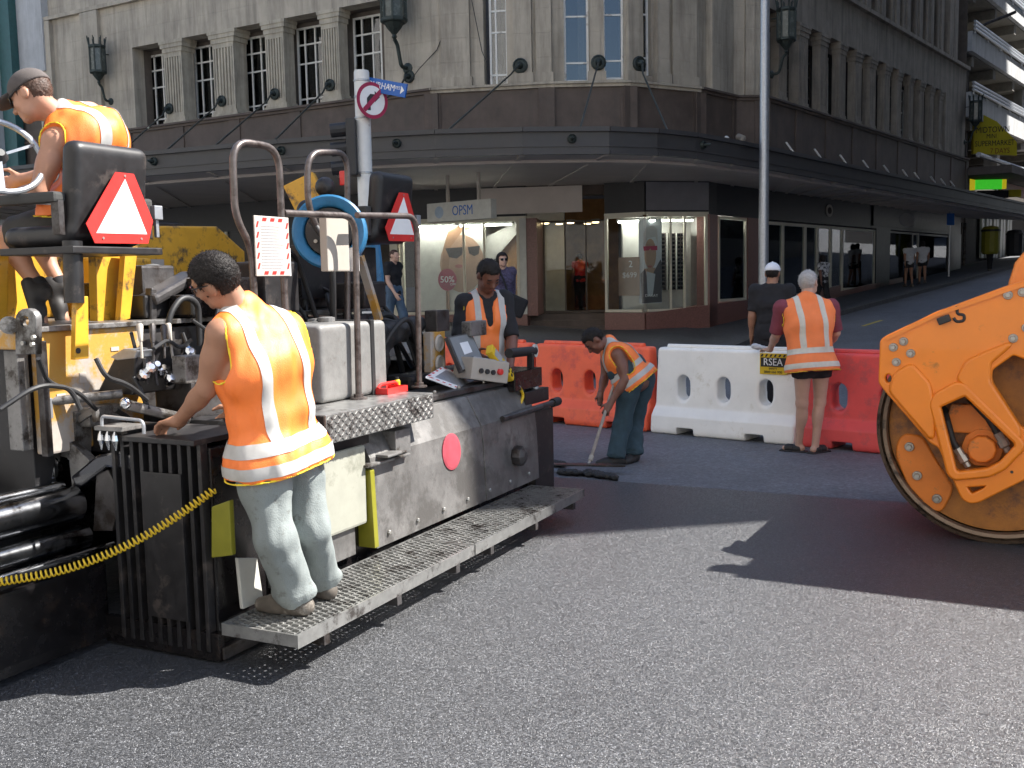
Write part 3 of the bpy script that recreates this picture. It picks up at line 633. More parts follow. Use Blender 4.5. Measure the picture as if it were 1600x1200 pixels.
def column(W, uc, wd, z0, z1, fl=6, off=-0.02, dk=.9, mt_='stone2'):
    mb = MB(); dp = wd*dk
    W.box(mb, uc-wd*.62, uc+wd*.62, z0, z0+.10, off-dp*1.1, off+.05); W.box(mb, uc-wd*.56, uc+wd*.56, z0+.10, z0+.2, off-dp*1.05, off+.02)
    W.box(mb, uc-wd*.5, uc+wd*.5, z0+.2, z1-.36, off-dp, off-.05)
    f = wd*0.8/(fl*2-1)
    for k in range(fl):
        x = uc-wd*.4+f*2*k; W.box(mb, x, x+f*1.05, z0+.34, z1-.5, off-.05, off-.005)
    W.box(mb, uc-wd*.5, uc-wd*.43, z0+.2, z1-.36, off-.05, off-.002); W.box(mb, uc+wd*.43, uc+wd*.5, z0+.2, z1-.36, off-.05, off-.002)
    W.box(mb, uc-wd*.5, uc+wd*.5, z0+.2, z0+.34, off-.05, off-.004); W.box(mb, uc-wd*.5, uc+wd*.5, z1-.5, z1-.36, off-.05, off-.004)
    W.box(mb, uc-wd*.55, uc+wd*.55, z1-.36, z1-.22, off-dp*1.05, off+.02); W.box(mb, uc-wd*.62, uc+wd*.62, z1-.22, z1-.1, off-dp*1.1, off+.05); W.box(mb, uc-wd*.66, uc+wd*.66, z1-.1, z1, off-dp*1.1, off+.07)
    part(mb, 'column', mt_)
for x0, x1 in ((255, 290), (331, 372), (414, 450), (502, 536)):
    a = WLt.at(x0, 150)[0]; b = WLt.at(x1, 150)[0]; column(WLt, (a+b)/2-.02, (b-a)*.80, ZS, ZH, dk=.62)
# small dark opening beside the lantern
u = WLt.at(131, 130)[0]; u2 = WLt.at(146, 130)[0]; mb = MB(); WLt.box(mb, u, u2, WLt.at(138, 205)[1], WLt.at(138, 97)[1], .002, .02); part(mb, 'slot', 'recess')

# --- chamfer
def chamfer(W, holes_, ex=0.0):
    mb = MB(); W.holes(mb, 0-ex, W.L+ex, ZS, ZT, holes_, -0.4, 0); part(mb, 'stone_wall', 'stone')
def hpx(W, x0, x1, yb, zt=10.2): a = W.at(x0, yb)[0]; b = W.at(x1, yb)[0]; return (a, b, W.at((x0+x1)/2, yb)[1], zt)
h1 = hpx(WC1, 757, 793, 136); chamfer(WC1, [h1])
window(WC1, h1[0]+.12, h1[1], h1[2], h1[3], -.22, (.35,), (.10, .42, .58, .8), curtain=.4)
h2 = hpx(WC2, 882, 921, 128); h3 = hpx(WC2, 943, 975, 124); chamfer(WC2, [h2, h3])
window(WC2, h2[0], h2[1], h2[2], h2[3], -.16, (), (.15, .5, .66), curtain=.42)
window(WC2, h3[0], h3[1], h3[2], h3[3], -.16, (), (.15, .5, .66))
h4 = hpx(WC3, 1003, 1018, 118); chamfer(WC3, [h4]); window(WC3, h4[0], h4[1], h4[2], h4[3], -.16, (), (.15, .5, .66))
chamfer(WC4, [])
chamfer(WC5, [])
for W, x0, x1, o in ((WC1, 690, 735, .10), (WC1, 803, 832, .16), (WC1, 838, 868, .10), (WC2, 921, 943, .12), (WC3, 978, 1001, .12), (WC3, 1022, 1040, .16), (WC3, 1048, 1085, .10)):
    a = W.at(x0, 80)[0]; b = W.at(x1, 80)[0]; a = max(a, -.15); b = min(b, W.L+.15)
    mb = MB(); W.box(mb, a, b, ZS+.25, ZT, 0.003, o); W.box(mb, a-.05, b+.05, ZS, ZS+.25, 0.003, o+.05); part(mb, 'pilaster', 'stone')
for x, yb, off in ((1110, 150, .2), (1125, 150, .12), (1170, 160, .1)):
    W = WC4 if x < 1150 else WC5; a = W.at(x-7, yb)[0]; b = W.at(x+7, yb)[0]; mb = MB(); W.box(mb, a, b, ZS, ZT, .003, off); part(mb, 'pilaster', 'stone')

# --- right facade
uR0 = 0.55; uR1 = WR.at(1477, 200)[0]
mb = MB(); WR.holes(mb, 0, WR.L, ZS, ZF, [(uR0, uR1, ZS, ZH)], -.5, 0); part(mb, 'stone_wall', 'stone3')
mb = MB(); WR.box(mb, uR0-.2, uR1+.2, ZS, ZH, -1.25, -1.0); part(mb, 'recess_wall', 'room')  # near-black colour stands in for the deep shade behind the columns
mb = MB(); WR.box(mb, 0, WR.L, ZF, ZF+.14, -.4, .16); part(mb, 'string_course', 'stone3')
cols = [(1215, 1232), (1246, 1265), (1280, 1295), (1310, 1323), (1335, 1348), (1358, 1370), (1381, 1392), (1401, 1410), (1420, 1428), (1436, 1445), (1453, 1460), (1467, 1474)]
for x0, x1 in cols:
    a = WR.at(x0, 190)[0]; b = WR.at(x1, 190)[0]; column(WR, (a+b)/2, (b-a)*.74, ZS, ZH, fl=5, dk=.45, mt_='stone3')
cu = [WR.at((a+b)/2, 190)[0] for a, b in cols]
for i in range(len(cu)-1):
    m_ = (cu[i]+cu[i+1])/2; window(WR, m_-.42, m_+.42, ZS+.1, ZH-.15, -.98, (.5,), (.3, .6, .8), fm='recess' if i % 3 else 'white')
# piers of the upper storeys
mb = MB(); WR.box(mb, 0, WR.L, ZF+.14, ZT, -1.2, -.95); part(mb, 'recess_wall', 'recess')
pu = [WR.at((a+b)/2, y)[0] for a, b, y in ((1299, 1315, 20), (1321, 1338, 30), (1347, 1364, 40), (1372, 1385, 50), (1395, 1407, 60), (1411, 1425, 70), (1431, 1443, 75), (1449, 1460, 80), (1465, 1476, 90))]
stp = (pu[-1]-pu[0])/8
pu = [pu[0]-stp*k for k in (4, 3, 2, 1)][0:] + pu
for u in pu:
    if u < .3: continue
    mb = MB(); wd = stp*.62
    for k in range(3): WR.box(mb, u-wd/2+wd*k/3, u-wd/2+wd*(k+.86)/3, ZF+.14, ZT, -.95, -.02+(.05 if k == 1 else 0))
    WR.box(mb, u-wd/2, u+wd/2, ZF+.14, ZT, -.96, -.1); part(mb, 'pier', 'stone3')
mb = MB(); a = WR.at(1479, 200)[0]
for k in range(2): WR.box(mb, a+k*.72, a+k*.72+.6, ZF+.14, ZT, -.9, .05)
part(mb, 'pier', 'stone3')
mb = MB(); WR.box(mb, WR.L-.01, WR.L, 0, ZT, -14, -.02); part(mb, 'end_wall', 'recess')
mb = MB(); WR.box(mb, 0, WR.L-.02, ZT-.3, ZT, -14, -1.25); WLt.box(mb, 0, WLt.L, ZT-.3, ZT-.01, -14, -.5); part(mb, 'roof', 'canopy')

# --- brown band under the upper floor, with ledge
poly = [WLt.P(0, 0, 0), Vector((*P1, 0)), Vector((*P2, 0)), Vector((*P3, 0)), Vector((*P4, 0)), Vector((*P5, 0)), Vector((*P6, 0)), WR.P(WR.L, 0, 0)]
for i, W in enumerate((WLt, WC1, WC2, WC3, WC4, WC5, WR)):
    mb = MB(); W.box(mb, 0, W.L, Z0, ZS-.14, -.4, .10); part(mb, 'stone_band', 'belt')
    mb = MB(); W.box(mb, -.04, W.L+.04, ZS-.14, ZS-.06, -.3, .16+.001*i); W.box(mb, -.06, W.L+.06, ZS-.06, ZS, -.2, .22+.001*i); part(mb, 'ledge', 'stone' if i in (1, 2, 3) else 'belt')
    n_ = max(1, int(W.L/2.4)); 
    for k in range(n_+1):
        u = W.L*k/n_; mb = MB(); W.box(mb, u-.22, u+.22, Z0, ZS-.141, .102, .135); part(mb, 'band_block', 'belt')

# --- canopy
CO = [(-29.7, 35.6), (-8.19, 23.0), (-4.68, 21.4), (-3.0, 20.8), (-1.41, 20.45), (.3, 20.35), (2.0, 20.5), (3.0, 20.9), (3.9, 21.6), (4.9, 22.75), (6.0, 24.1), (29.2, 54.1)]
CI = [(-22.0, 40.2), (-10, 32.8), (-5.0, 29.9), (-3.4, 28.95), (-1.95, 28.1), (-.4, 27.8), (1.06, 27.54), (3.19, 27.54), (5.19, 28.66), (6.5, 30.1), (7.31, 30.2), (20.8, 47.8)]
ZSO, ZCT = 4.14, 4.62
sf = MB(); fa = MB(); tp = MB(); lip = MB()
for i in range(len(CO)-1):
    a, b, c, d = [Vector((*p, 0)) for p in (CO[i], CO[i+1], CI[i+1], CI[i])]; z = Vector((0, 0, 1))
    sf.add([a+z*ZSO, b+z*ZSO, c+z*ZSO, d+z*ZSO], [(3, 2, 1, 0)]); tp.add([a+z*(ZCT-.05), b+z*(ZCT-.05), c+z*(ZCT-.05), d+z*(ZCT-.05)], [(0, 1, 2, 3)])
    t = (b-a).normalized(); nn = Vector((t.y, -t.x, 0))
    def strip(m_, z0, z1, o): m_.hexa([a+z*z0-nn*.04, b+z*z0-nn*.04, b+z*z0+nn*o, a+z*z0+nn*o, a+z*z1-nn*.04, b+z*z1-nn*.04, b+z*z1+nn*o, a+z*z1+nn*o])
    strip(fa, ZSO, ZCT, 0.0); strip(lip, ZCT-.06, ZCT+.03, .07); strip(lip, ZSO+.13, ZSO+.16, .02); strip(lip, ZSO-.02, ZSO+.04, .05)
    nrib = max(1, int((b-a).length/1.5))
    for k in range(nrib):
        f = k/nrib; p = a.lerp(b, f)+z*ZSO; q = d.lerp(c, f)+z*ZSO; m_ = MB(); m_.bar(p+(q-p)*.03, q, .09, .05); part(m_, 'soffit_rib', 'soffit')
part(sf, 'canopy_soffit', 'soffit'); part(fa, 'canopy_fascia', 'canopy'); part(tp, 'canopy_top', 'canopy'); part(lip, 'canopy_moulding', 'canopy')
# inner step of soffit (a lowered border) 
bd = MB()
for i in range(len(CO)-1):
    a, b, c, d = [Vector((*p, ZSO-.002)) for p in (CO[i], CO[i+1], CI[i+1], CI[i])]
    bd.hexa([a.lerp(d, .14), b.lerp(c, .14), b.lerp(c, .2), a.lerp(d, .2)]+[x-Vector((0, 0, .06)) for x in (a.lerp(d, .14), b.lerp(c, .14), b.lerp(c, .2), a.lerp(d, .2))])
part(bd, 'soffit_moulding', 'soffit')
def rosette(P, n, r, name='rosette'):
    mb = MB(); n = Vector(n); mb.lathe([(r, 0), (r, .05), (r*.82, .07), (r*.78, .04), (r*.45, .05), (r*.42, .14), (r*.2, .2), (.01, .22)], P, n, 14)
    part(mb, name, 'bronze', smooth=True)
def along(x):   # point on the outer canopy edge at pixel column x
    best = None
    for i in range(len(CO)-1):
        for k in range(60):
            p = Vector((*CO[i], ZCT)).lerp(Vector((*CO[i+1], ZCT)), k/60); v = p-CP; px = 800+F*v.dot(RT)/v.dot(FW)
            if best is None or abs(px-x) < best[0]: best = (abs(px-x), p, i)
    i = best[2]; t = Vector((CO[i+1][0]-CO[i][0], CO[i+1][1]-CO[i][1], 0)).normalized(); return best[1], Vector((t.y, -t.x, 0))
for x in (240, 440, 620, 893, 1097): 
    p, n = along(x); rosette(p+Vector((0, 0, -.2))+n*.0, n, .09, 'fascia_boss')
# tie rods and bosses
for W, x, y, xe, off in ((WLt, 265, 170, 160, .0), (WLt, 347, 158, 235, 0), (WLt, 430, 147, 310, 0), (WLt, 516, 133, 405, 0), (WLt, 640, 120, 520, 0), (WC1, 813, 103, 690, .16), (WC2, 935, 98, 908, .12), (WC3, 998, 100, 1066, .12)):
    u, z = W.at(x, y, off); P = W.P(u, off, z); rosette(P, W.n, .2 if W is not WLt else .17)
    e, n = along(xe); e = e-n*.35+Vector((0, 0, -.02)); mb = MB(); mb.tube([P+W.n*.15, P.lerp(e, .16), e], [.035, .022, .022], 8); mb.cyl(e-Vector((0, 0, .03)), e+Vector((0, 0, .09)), .06, 8); part(mb, 'tie_rod', 'bronze')
# small up-lights along the side canopy
for k, (x, y) in enumerate(((1271, 240), (1311, 247), (1347, 254), (1379, 261), (1407, 267), (1435, 273), (1458, 278), (1478, 282), (1497, 287), (1513, 291))):
    p, n = along(x); p = p-n*.5+Vector((0, 0, .0)); L = .24
    t_ = thing('canopy_lamp', 'small dark floodlight on top of the side canopy, number %s up the street from the corner' % ('first second third fourth fifth sixth seventh eighth ninth tenth'.split()[k]), 'floodlight', p, 0, 'floodlights along the side canopy')
    t_['label'] = ('small floodlight standing on the side street canopy, %s from the corner' % ('nearest', 'second', 'third', 'fourth', 'fifth', 'sixth', 'seventh', 'eighth', 'ninth', 'tenth and farthest')[k])
    mb = MB(); mb.box(-.1, .1, -.06, .06, .03, .20); mb.cyl((0, 0, -.05), (0, 0, .04), .02, 6); mb.build('lamp_body', 'ink', t_)
    mb = MB(); mb.bar((-.12, -.09, .40), (.10, -.05, .12), .08, .012); mb.build('visor', 'signwhite', t_)  # visor widened and made white so its colour gives the glint
# --- lanterns
def lantern(P, n, h, label, spikes=True):
    t_ = thing('wall_lantern', label, 'lantern', P, 0, 'lanterns on the stone walls'); n = Vector(n); s_ = h
    c = P+n*.38*s_+Vector((0, 0, .55*s_)); r = .23*s_
    mb = MB(); mb.lathe([(r*.9, -.35*s_), (r*.55, -.47*s_), (r*.15, -.58*s_), (r*.22, -.62*s_), (.01, -.68*s_)], c, (0, 0, 1), 8); mb.build('bowl', 'bronze', t_, world=True)
    mb = MB(); mb.lathe([(r*.9, -.34*s_), (r*.9, .34*s_)], c, (0, 0, 1), 8); mb.build('glass_body', 'lampglass', t_, world=True)
    mb = MB()
    for k in range(8):
        a = 2*pi*k/8; q = c+Vector((cos(a)*r*.97, sin(a)*r*.97, 0)); mb.bar(q+Vector((0, 0, -.36*s_)), q+Vector((0, 0, .58*s_)), .03*s_, .03*s_)
        mb.bar(q+Vector((0, 0, .36*s_)), q+Vector((cos(a)*.06, sin(a)*.06, .62*s_)), .02*s_, .02*s_)
    mb.lathe([(r*.98, -.38*s_), (r*1.05, -.36*s_), (r*1.05, -.31*s_), (r*.98, -.3*s_)], c, (0, 0, 1), 8); mb.lathe([(r*.98, .3*s_), (r*1.08, .33*s_), (r*1.08, .38*s_), (r*.9, .4*s_)], c, (0, 0, 1), 8)
    mb.build('cage', 'bronze', t_, world=True)
    mb = MB(); mb.tube(arc_path([P-Vector((0, 0, .55*s_)), P-Vector((0, 0, .55*s_))+n*.2*s_, P-Vector((0, 0, .18*s_))+n*.3*s_, c-Vector((0, 0, .66*s_))], .1, 4), .035*s_, 7); mb.lathe([(.1*s_, 0), (.1*s_, .03), (.05*s_, .07)], P-Vector((0, 0, .55*s_)), n, 10)
    mb.build('bracket', 'bronze', t_, world=True); mb = MB(); mb.bar(P+Vector((0, 0, .75*s_)), c+Vector((0, 0, .2*s_)), .03, .03); mb.build('stay', 'bronze', t_, world=True)
for W, x, y, h, lb in ((WLt, 172, 128, 1.15, 'bronze wall lantern left of the columns, above the cap of the driver'), (WLt, 636, 58, 1.5, 'large bronze lantern with spiked cage between the columns and the rounded corner'), (WR, 1205, 80, 1.2, 'bronze lantern partly hidden behind the tall bare pole')):
    u, z = W.at(x, y); lantern(W.P(max(u, .15), 0, z), W.n, h, lb)
u, z = WR.at(1497, 195); lantern(WR.P(WR.L-.1, 0.0, z), WR.n, 1.2, 'far bronze lantern at the end of the side facade near the yellow sign')
# cables on stone
mb = MB(); a = [WC1.at(x, y, .015) for x, y in ((698, 14), (690, 60), (683, 78), (655, 108), (640, 128))]
mb.tube([WC1.P(max(u, -.9), .03, z) for u, z in a], .012, 5); part(mb, 'wall_cable', 'ink')
mb = MB(); a = [WC1.at(x, y, .12) for x, y in ((737, 0), (745, 40), (753, 80), (762, 100))]; mb.tube([WC1.P(u, .13, z) for u, z in a], .012, 5); part(mb, 'wall_cable', 'ink')

# --- shops
Q0 = (-3.0-dL.x*22, 28.0-dL.y*22); Q1 = (-3.0, 28.0); Q2 = (.45, 27.25); Q3 = (2.50, 27.0); Q4 = (3.48, 26.5); Q5 = (5.19, 27.0); Q6 = (5.5, 27.5); Q7 = (5.5+RD.x*24.5, 27.5+RD.y*24.5)
S0 = Wall(Q0, Q1); S1 = Wall(Q1, Q2); S3 = Wall(Q3, Q4); S4 = Wall(Q4, Q5); S5 = Wall(Q5, Q6); S6 = Wall(Q6, Q7)
ZHD = 3.30
def shop(W, u0, u1, z0, z1, mull=(), zm=(), fr=.07, name='shop_window', fm='cream', skip=''):
    m_ = MB()
    if 'l' not in skip: W.box(m_, u0, u0+fr, z0, z1, -.06, .03)
    if 'r' not in skip: W.box(m_, u1-fr, u1, z0, z1, -.06, .03)
    W.box(m_, u0+fr, u1-fr, z1-fr, z1, -.06, .03); W.box(m_, u0+fr, u1-fr, z0, z0+fr, -.06, .05)
    for u in mull: W.box(m_, u-fr*.4, u+fr*.4, z0+fr, z1-fr, -.05, .02)
    for z in zm: W.box(m_, u0+fr, u1-fr, z-.03, z+.03, -.045, .015)
    o = part(m_, name, fm); g = MB(); W.box(g, u0+fr*.5, u1-fr*.5, z0+fr*.5, z1-fr*.5, -.012, .0); g.build('pane', 'glass', o, world=True); return o
# plinths (top follows the rising street)
def plinth(W, u0, u1, zt0, zt1, mt='granite'):
    m_ = MB(); m_.hexa([W.P(u0,-.4,-.3), W.P(u1,-.4,-.3), W.P(u1,.06,-.3), W.P(u0,.06,-.3), W.P(u0,-.4,zt0), W.P(u1,-.4,zt1), W.P(u1,.06,zt1), W.P(u0,.06,zt0)]); part(m_, 'plinth', mt)
zs = .78
plinth(S0, 0, S0.L, zs, zs); plinth(S1, 0, S1.L, zs, zs); plinth(S3, 0, S3.L, zs, zs); plinth(S4, 0, S4.L, zs, zs+.16); plinth(S5, 0, S5.L, zs+.1, zs+.1)
zr = lambda u: zg(*(S6.P(u, 0, 0).xy))
plinth(S6, 0, 3.2, .95, 1.05); plinth(S6, 3.2, 9.2, .95, 1.3); plinth(S6, 9.2, 16, 1.1, 1.5)
# fascia boards over the shops
for W in (S0, S1, S3, S4, S5, S6):
    m_ = MB(); W.box(m_, 0, W.L, ZHD+.06, ZSO, -.2, .02); part(m_, 'shop_fascia', 'fascia')
    m_ = MB(); W.box(m_, 0, W.L, ZHD, ZHD+.06, -.2, .05); part(m_, 'head_rail', 'cream' if W in (S1, S3, S4) else 'fascia')
# left shop front with door and corner posts
m_ = MB(); S0.box(m_, S0.L-1.15, S0.L-.3, zs, ZHD, -.3, .0); part(m_, 'doorway', 'room')
m_ = MB(); S0.box(m_, 0, S0.L-1.2, zs, ZHD, -.1, .0); part(m_, 'dark_shopfront', 'fascia')
for k in range(6):
    m_ = MB(); u = S0.L-1.6-k*1.6; S0.box(m_, u-.05, u+.05, zs, ZHD, .002, .06); part(m_, 'post', 'cream')
m_ = MB(); S0.box(m_, S0.L-.28, S0.L-.02, .1, ZHD, -.3, .04); part(m_, 'post', 'cream')
a = S1.at(812, 400)[0]; b = min(S1.at(836, 400)[0], S1.L)
shop(S1, .04, a, zs+.02, ZHD, (S1.at(725, 400)[0], S1.at(757, 400)[0]))
m_ = MB(); S1.box(m_, a+.01, b, zs, ZHD, -.25, .05); part(m_, 'post', 'pale')
# corner windows
wc = shop(S3, .0, S3.L-.01, zs+.02, ZHD, (), skip='r'); wd = shop(S4, .01, S4.L-.02, zs+.03, ZHD, (.72, 1.12), fr=.06, skip='l')
m_ = MB(); S5.box(m_, -.02, S5.L-.02, .2, ZHD, -.3, .06); part(m_, 'pier', 'granite')
we = shop(S6, .12, 1.86, 1.0, ZHD-.02, ()); m_ = MB(); S6.box(m_, 1.9, 2.75, .2, ZHD, -.2, .05); part(m_, 'pier', 'granite')
xs_ = [1222, 1257, 1276, 1297, 1315]
us_ = [S6.at(x, 400)[0] for x in xs_]
prev = 2.8
for u in us_:
    shop(S6, prev, u, 1.0, ZHD-.05, (), fr=.09); prev = u
u2 = S6.at(1366, 400)[0]; shop(S6, prev+.01, u2, 1.12, ZHD-.05, (), fr=.08)
u3 = S6.at(1388, 400)[0]; m_ = MB(); S6.box(m_, u2+.02, u3, .2, ZHD, -.2, .06); part(m_, 'pier', 'fascia')
u4 = S6.at(1424, 400)[0]; u5 = S6.at(1434, 400)[0]; u6 = S6.at(1480, 400)[0]
shop(S6, u3+.02, u4, .9, ZHD-.05, (), fr=.07, fm='fascia'); shop(S6, u4+.02, u5, .9, ZHD-.05, (), fr=.07, fm='cream'); shop(S6, u5+.02, u6, 1.1, ZHD-.05, (), fr=.07, fm='fascia')
m_ = MB(); S6.box(m_, u6+.02, S6.L, .2, ZHD, -.2, .05); part(m_, 'pier', 'fascia')
# entrance recess: steps, side walls, glass doors
ea = Vector((*Q2, 0)); eb = Vector((*Q3, 0)); ed_ = (eb-ea).normalized(); en = Vector((ed_.y, -ed_.x, 0))
if en.dot(-ea) < 0: en = -en
EW = Wall(Q2, Q3)
for k in range(4):
    m_ = MB(); EW.box(m_, 0.0, EW.L, -.2, .28+.155*k, -2.2, .25-.3*k); part(m_, 'step', 'belt')
m_ = MB(); EW.box(m_, -.02, .28, .74, ZHD, -1.9, .0); part(m_, 'pier', 'granite')
EWd = -1.5
o = shop(Wall((EW.P(.3, EWd, 0).x, EW.P(.3, EWd, 0).y), (EW.P(EW.L, EWd, 0).x, EW.P(EW.L, EWd, 0).y)), 0, EW.L-.3, .76, ZHD, (.62, 1.2), fr=.05, name='glass_door', fm='recess')
# interior
def room(W, u0, u1, z0, z1, dep, mt): 
    m_ = MB(); W.box(m_, u0, u1, z0, z1, -dep-.1, -dep); part(m_, 'back_wall', mt)
room(S1, -.5, S1.L+.5, .3, ZSO, 3.2, 'pale'); 
m_ = MB(); EW.box(m_, -1.5, EW.L+1.5, .7, ZSO, -5.2, -5.1); part(m_, 'back_wall', 'warm')
m_ = MB(); m_.add([(-3, 28.3, .72), (5.1, 28.3, .72), (6, 34, .72), (-6, 34, .72)], [(0, 1, 2, 3)]); part(m_, 'shop_floor', 'belt')
m_ = MB(); S4.box(m_, -.2, S4.L, zs, ZHD, -1.1, -1.0); part(m_, 'display_back', 'pale')
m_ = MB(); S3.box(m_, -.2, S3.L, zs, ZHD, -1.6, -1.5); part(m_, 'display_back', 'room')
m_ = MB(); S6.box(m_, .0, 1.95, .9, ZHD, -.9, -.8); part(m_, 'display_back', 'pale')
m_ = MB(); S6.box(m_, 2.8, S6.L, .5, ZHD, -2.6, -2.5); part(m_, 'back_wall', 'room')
for k, (u, o_) in enumerate(((.35, -1.9), (.7, -2.4), (1.05, -2.0), (1.5, -2.6), (1.75, -2.0))):
    t_ = thing('downlight', ['warm ceiling downlight behind the shop door, leftmost', 'warm ceiling downlight in the shop, second from the left', 'warm ceiling downlight in the middle of the shop entrance', 'warm ceiling downlight deep in the shop, fourth from the left', 'warm ceiling downlight behind the shop door, rightmost'][k], 'ceiling lamp', EW.P(u, o_, ZHD-.06), 0, 'downlights inside the corner shop')
    m_ = MB(); m_.lathe([(.09, 0), (.09, .05)], (0, 0, 0), (0, 0, 1), 12); m_.build('lens', 'lamp', t_)
    m_ = MB(); m_.lathe([(.11, .05), (.12, .02), (.12, .1)], (0, 0, 0), (0, 0, 1), 12); m_.build('housing', 'pale', t_)
for k, (W, u0, u1, o_) in enumerate(((S1, .25, 1.5, -.14), (S1, 1.7, 3.1, -.14), (S3, .2, .9, -.5), (S4, .3, 1.5, -.35), (S6, .3, 1.6, -.3))):  # first strip is a real lamp; the others are added to brighten the displays
    t_ = thing('strip_light', 'lit strip lamp under the ceiling of the '+('left shop window, left end', 'left shop window, right end, added fill', 'price board window, added fill', 'corner window with the racks, added fill', 'window right of the granite pier, added fill')[k], 'strip lamp', W.P((u0+u1)/2, o_, ZHD-.1), 0, 'strip lamps in the shop windows')
    m_ = MB(); W.box(m_, u0, u1, ZHD-.16, ZHD-.12, o_-.05, o_+.05); m_.build('tube', 'strip', t_, world=True); m_ = MB(); W.box(m_, u0-.04, u1+.04, ZHD-.118, ZHD-.06, o_-.08, o_+.08); m_.build('housing', 'pale', t_, world=True)
# spectacle displays: pairs of glasses on racks
def rack(W, u0, u1, z0, z1, off, label, cols_, rows):
    P_ = W.P((u0+u1)/2, off, z0); t_ = thing('spectacle_rack', label, 'display rack', P_, 0, 'spectacle racks in the shop windows')
    m_ = MB(); W.box(m_, u0, u1, z0, z1, off-.04, off-.02); m_.build('rack_board', 'posterdark' if cols_ > 2 else 'recess', t_, world=True)
    g = MB()
    for i in range(cols_):
        for j in range(rows):
            u = u0+(u1-u0)*(i+.5)/cols_; z = z0+(z1-z0)*(j+.5)/rows; w_ = (u1-u0)/cols_*.36
            for s_ in (-1, 1): W.box(g, u+s_*w_*.52-w_*.42, u+s_*w_*.52+w_*.42, z-.03, z+.025, off, off+.012)
            W.box(g, u-w_, u+w_, z+.026, z+.036, off, off+.02); W.box(g, u-w_*1.15, u-w_*1.05, z+.0, z+.03, off-.02, off+.0)
    o = g.build('spectacles', 'tint', t_, world=True, kind='stuff')
    g = MB()
    for i in range(cols_+1): u = u0+(u1-u0)*i/cols_; W.box(g, u-.012, u+.012, z0, z1, off, off+.03)
    g.build('rack_rail', 'pale', t_, world=True)
rack(S4, .52, .86, 1.35, 2.85, -.55, 'narrow spectacle rack beside the portrait poster in the corner window', 1, 14)
rack(S4, .9, 1.42, 1.35, 2.85, -.6, 'wide spectacle rack at the right of the corner window', 2, 14)
rack(S6, .2, 1.35, 1.55, 3.05, -.45, 'spectacle rack in the window beside the red granite pier', 3, 14)
# --- posters and signs in the windows
def flatthing(name, label, cat, W, u0, u1, z0, z1, off, mt, th=.012, group=None):
    t_ = thing(name, label, cat, W.P((u0+u1)/2, off, z0), 0, group); m_ = MB(); W.box(m_, u0, u1, z0, z1, off-th, off); m_.build('board', mt, t_, world=True); return t_
def shape(t_, name, W, pts, off, mt, th=.004): m_ = MB(); m_.prism([W.P(u, off, z) for u, z in pts], W.n*th); return m_.build(name, mt, t_, world=True)
def oval(cu_, cz, ru, rz_, n=18, a0=0, a1=2*pi): return [(cu_+ru*cos(a0+(a1-a0)*i/n), cz+rz_*sin(a0+(a1-a0)*i/n)) for i in range(n)]
# big face with sunglasses, left window
f = lambda x, y, o=-.3: S1.at(x, y, o)
u0 = f(655, 400)[0]; u1 = f(757, 400)[0]
pz = flatthing('sunglasses_poster', 'large poster of a face in sunglasses filling the left shop window', 'poster', S1, max(.08, u0), u1, zs+.1, ZHD-.1, -.3, 'pale')
shape(pz, 'face', S1, oval(*f(722, 412), .62, .78), -.298, 'posterskin')
shape(pz, 'hair', S1, [f(x, y) for x, y in ((690, 440), (692, 390), (700, 362), (722, 350), (748, 352), (722, 362), (705, 385), (700, 430))], -.292, 'posterwarm')
shape(pz, 'sunglass_lens', S1, [f(x, y) for x, y in ((696, 388), (724, 386), (722, 398), (714, 404), (702, 402))], -.290, 'ink'); shape(pz, 'sunglass_lens', S1, [f(x, y) for x, y in ((731, 386), (750, 384), (748, 397), (741, 400), (733, 396))], -.290, 'ink')
shape(pz, 'mouth', S1, oval(*f(717, 416), .11, .05), -.290, 'lip')
bl = thing('sale_balloon_sign', 'dark red round sale sign in the left shop window', 'sign', S1.P(*[f(699, 437, -.2)[0], -.2], f(699, 437, -.2)[1]))
cu_, cz = f(699, 437, -.2); shape(bl, 'disc', S1, oval(cu_, cz, .26, .30, 24), -.2, 'maroon', .01); text('lettering', '50%', .24, 'signwhite', bl, S1.P(cu_, -.186, cz), S1.d, (0, 0, 1)); text('lettering', 'OFF', .09, 'signwhite', bl, S1.P(cu_+.16, -.186, cz-.13), S1.d, (0, 0, 1))
m_ = MB(); m_.cyl(S1.P(cu_, -.21, cz-.3), S1.P(cu_, -.21, zs), .05, 8); m_.build('stem', 'posterwarm', bl, world=True)
# diagonal white panel inside the left window
dg = thing('slanted_display_panel', 'slanted white display panel behind the left shop window', 'display', S1.P(2.4, -.7, zs)); shape(dg, 'panel', S1, [f(x, y, -.7) for x, y in ((757, 372), (810, 345), (812, 360), (760, 420))], -.7, 'pale', .03)
flatthing('amber_display', 'amber lit shelf display at the right of the left shop window', 'display', S1, f(782, 400, -.9)[0], f(812, 400, -.9)[0], zs+.3, ZHD-.4, -.9, 'warm')
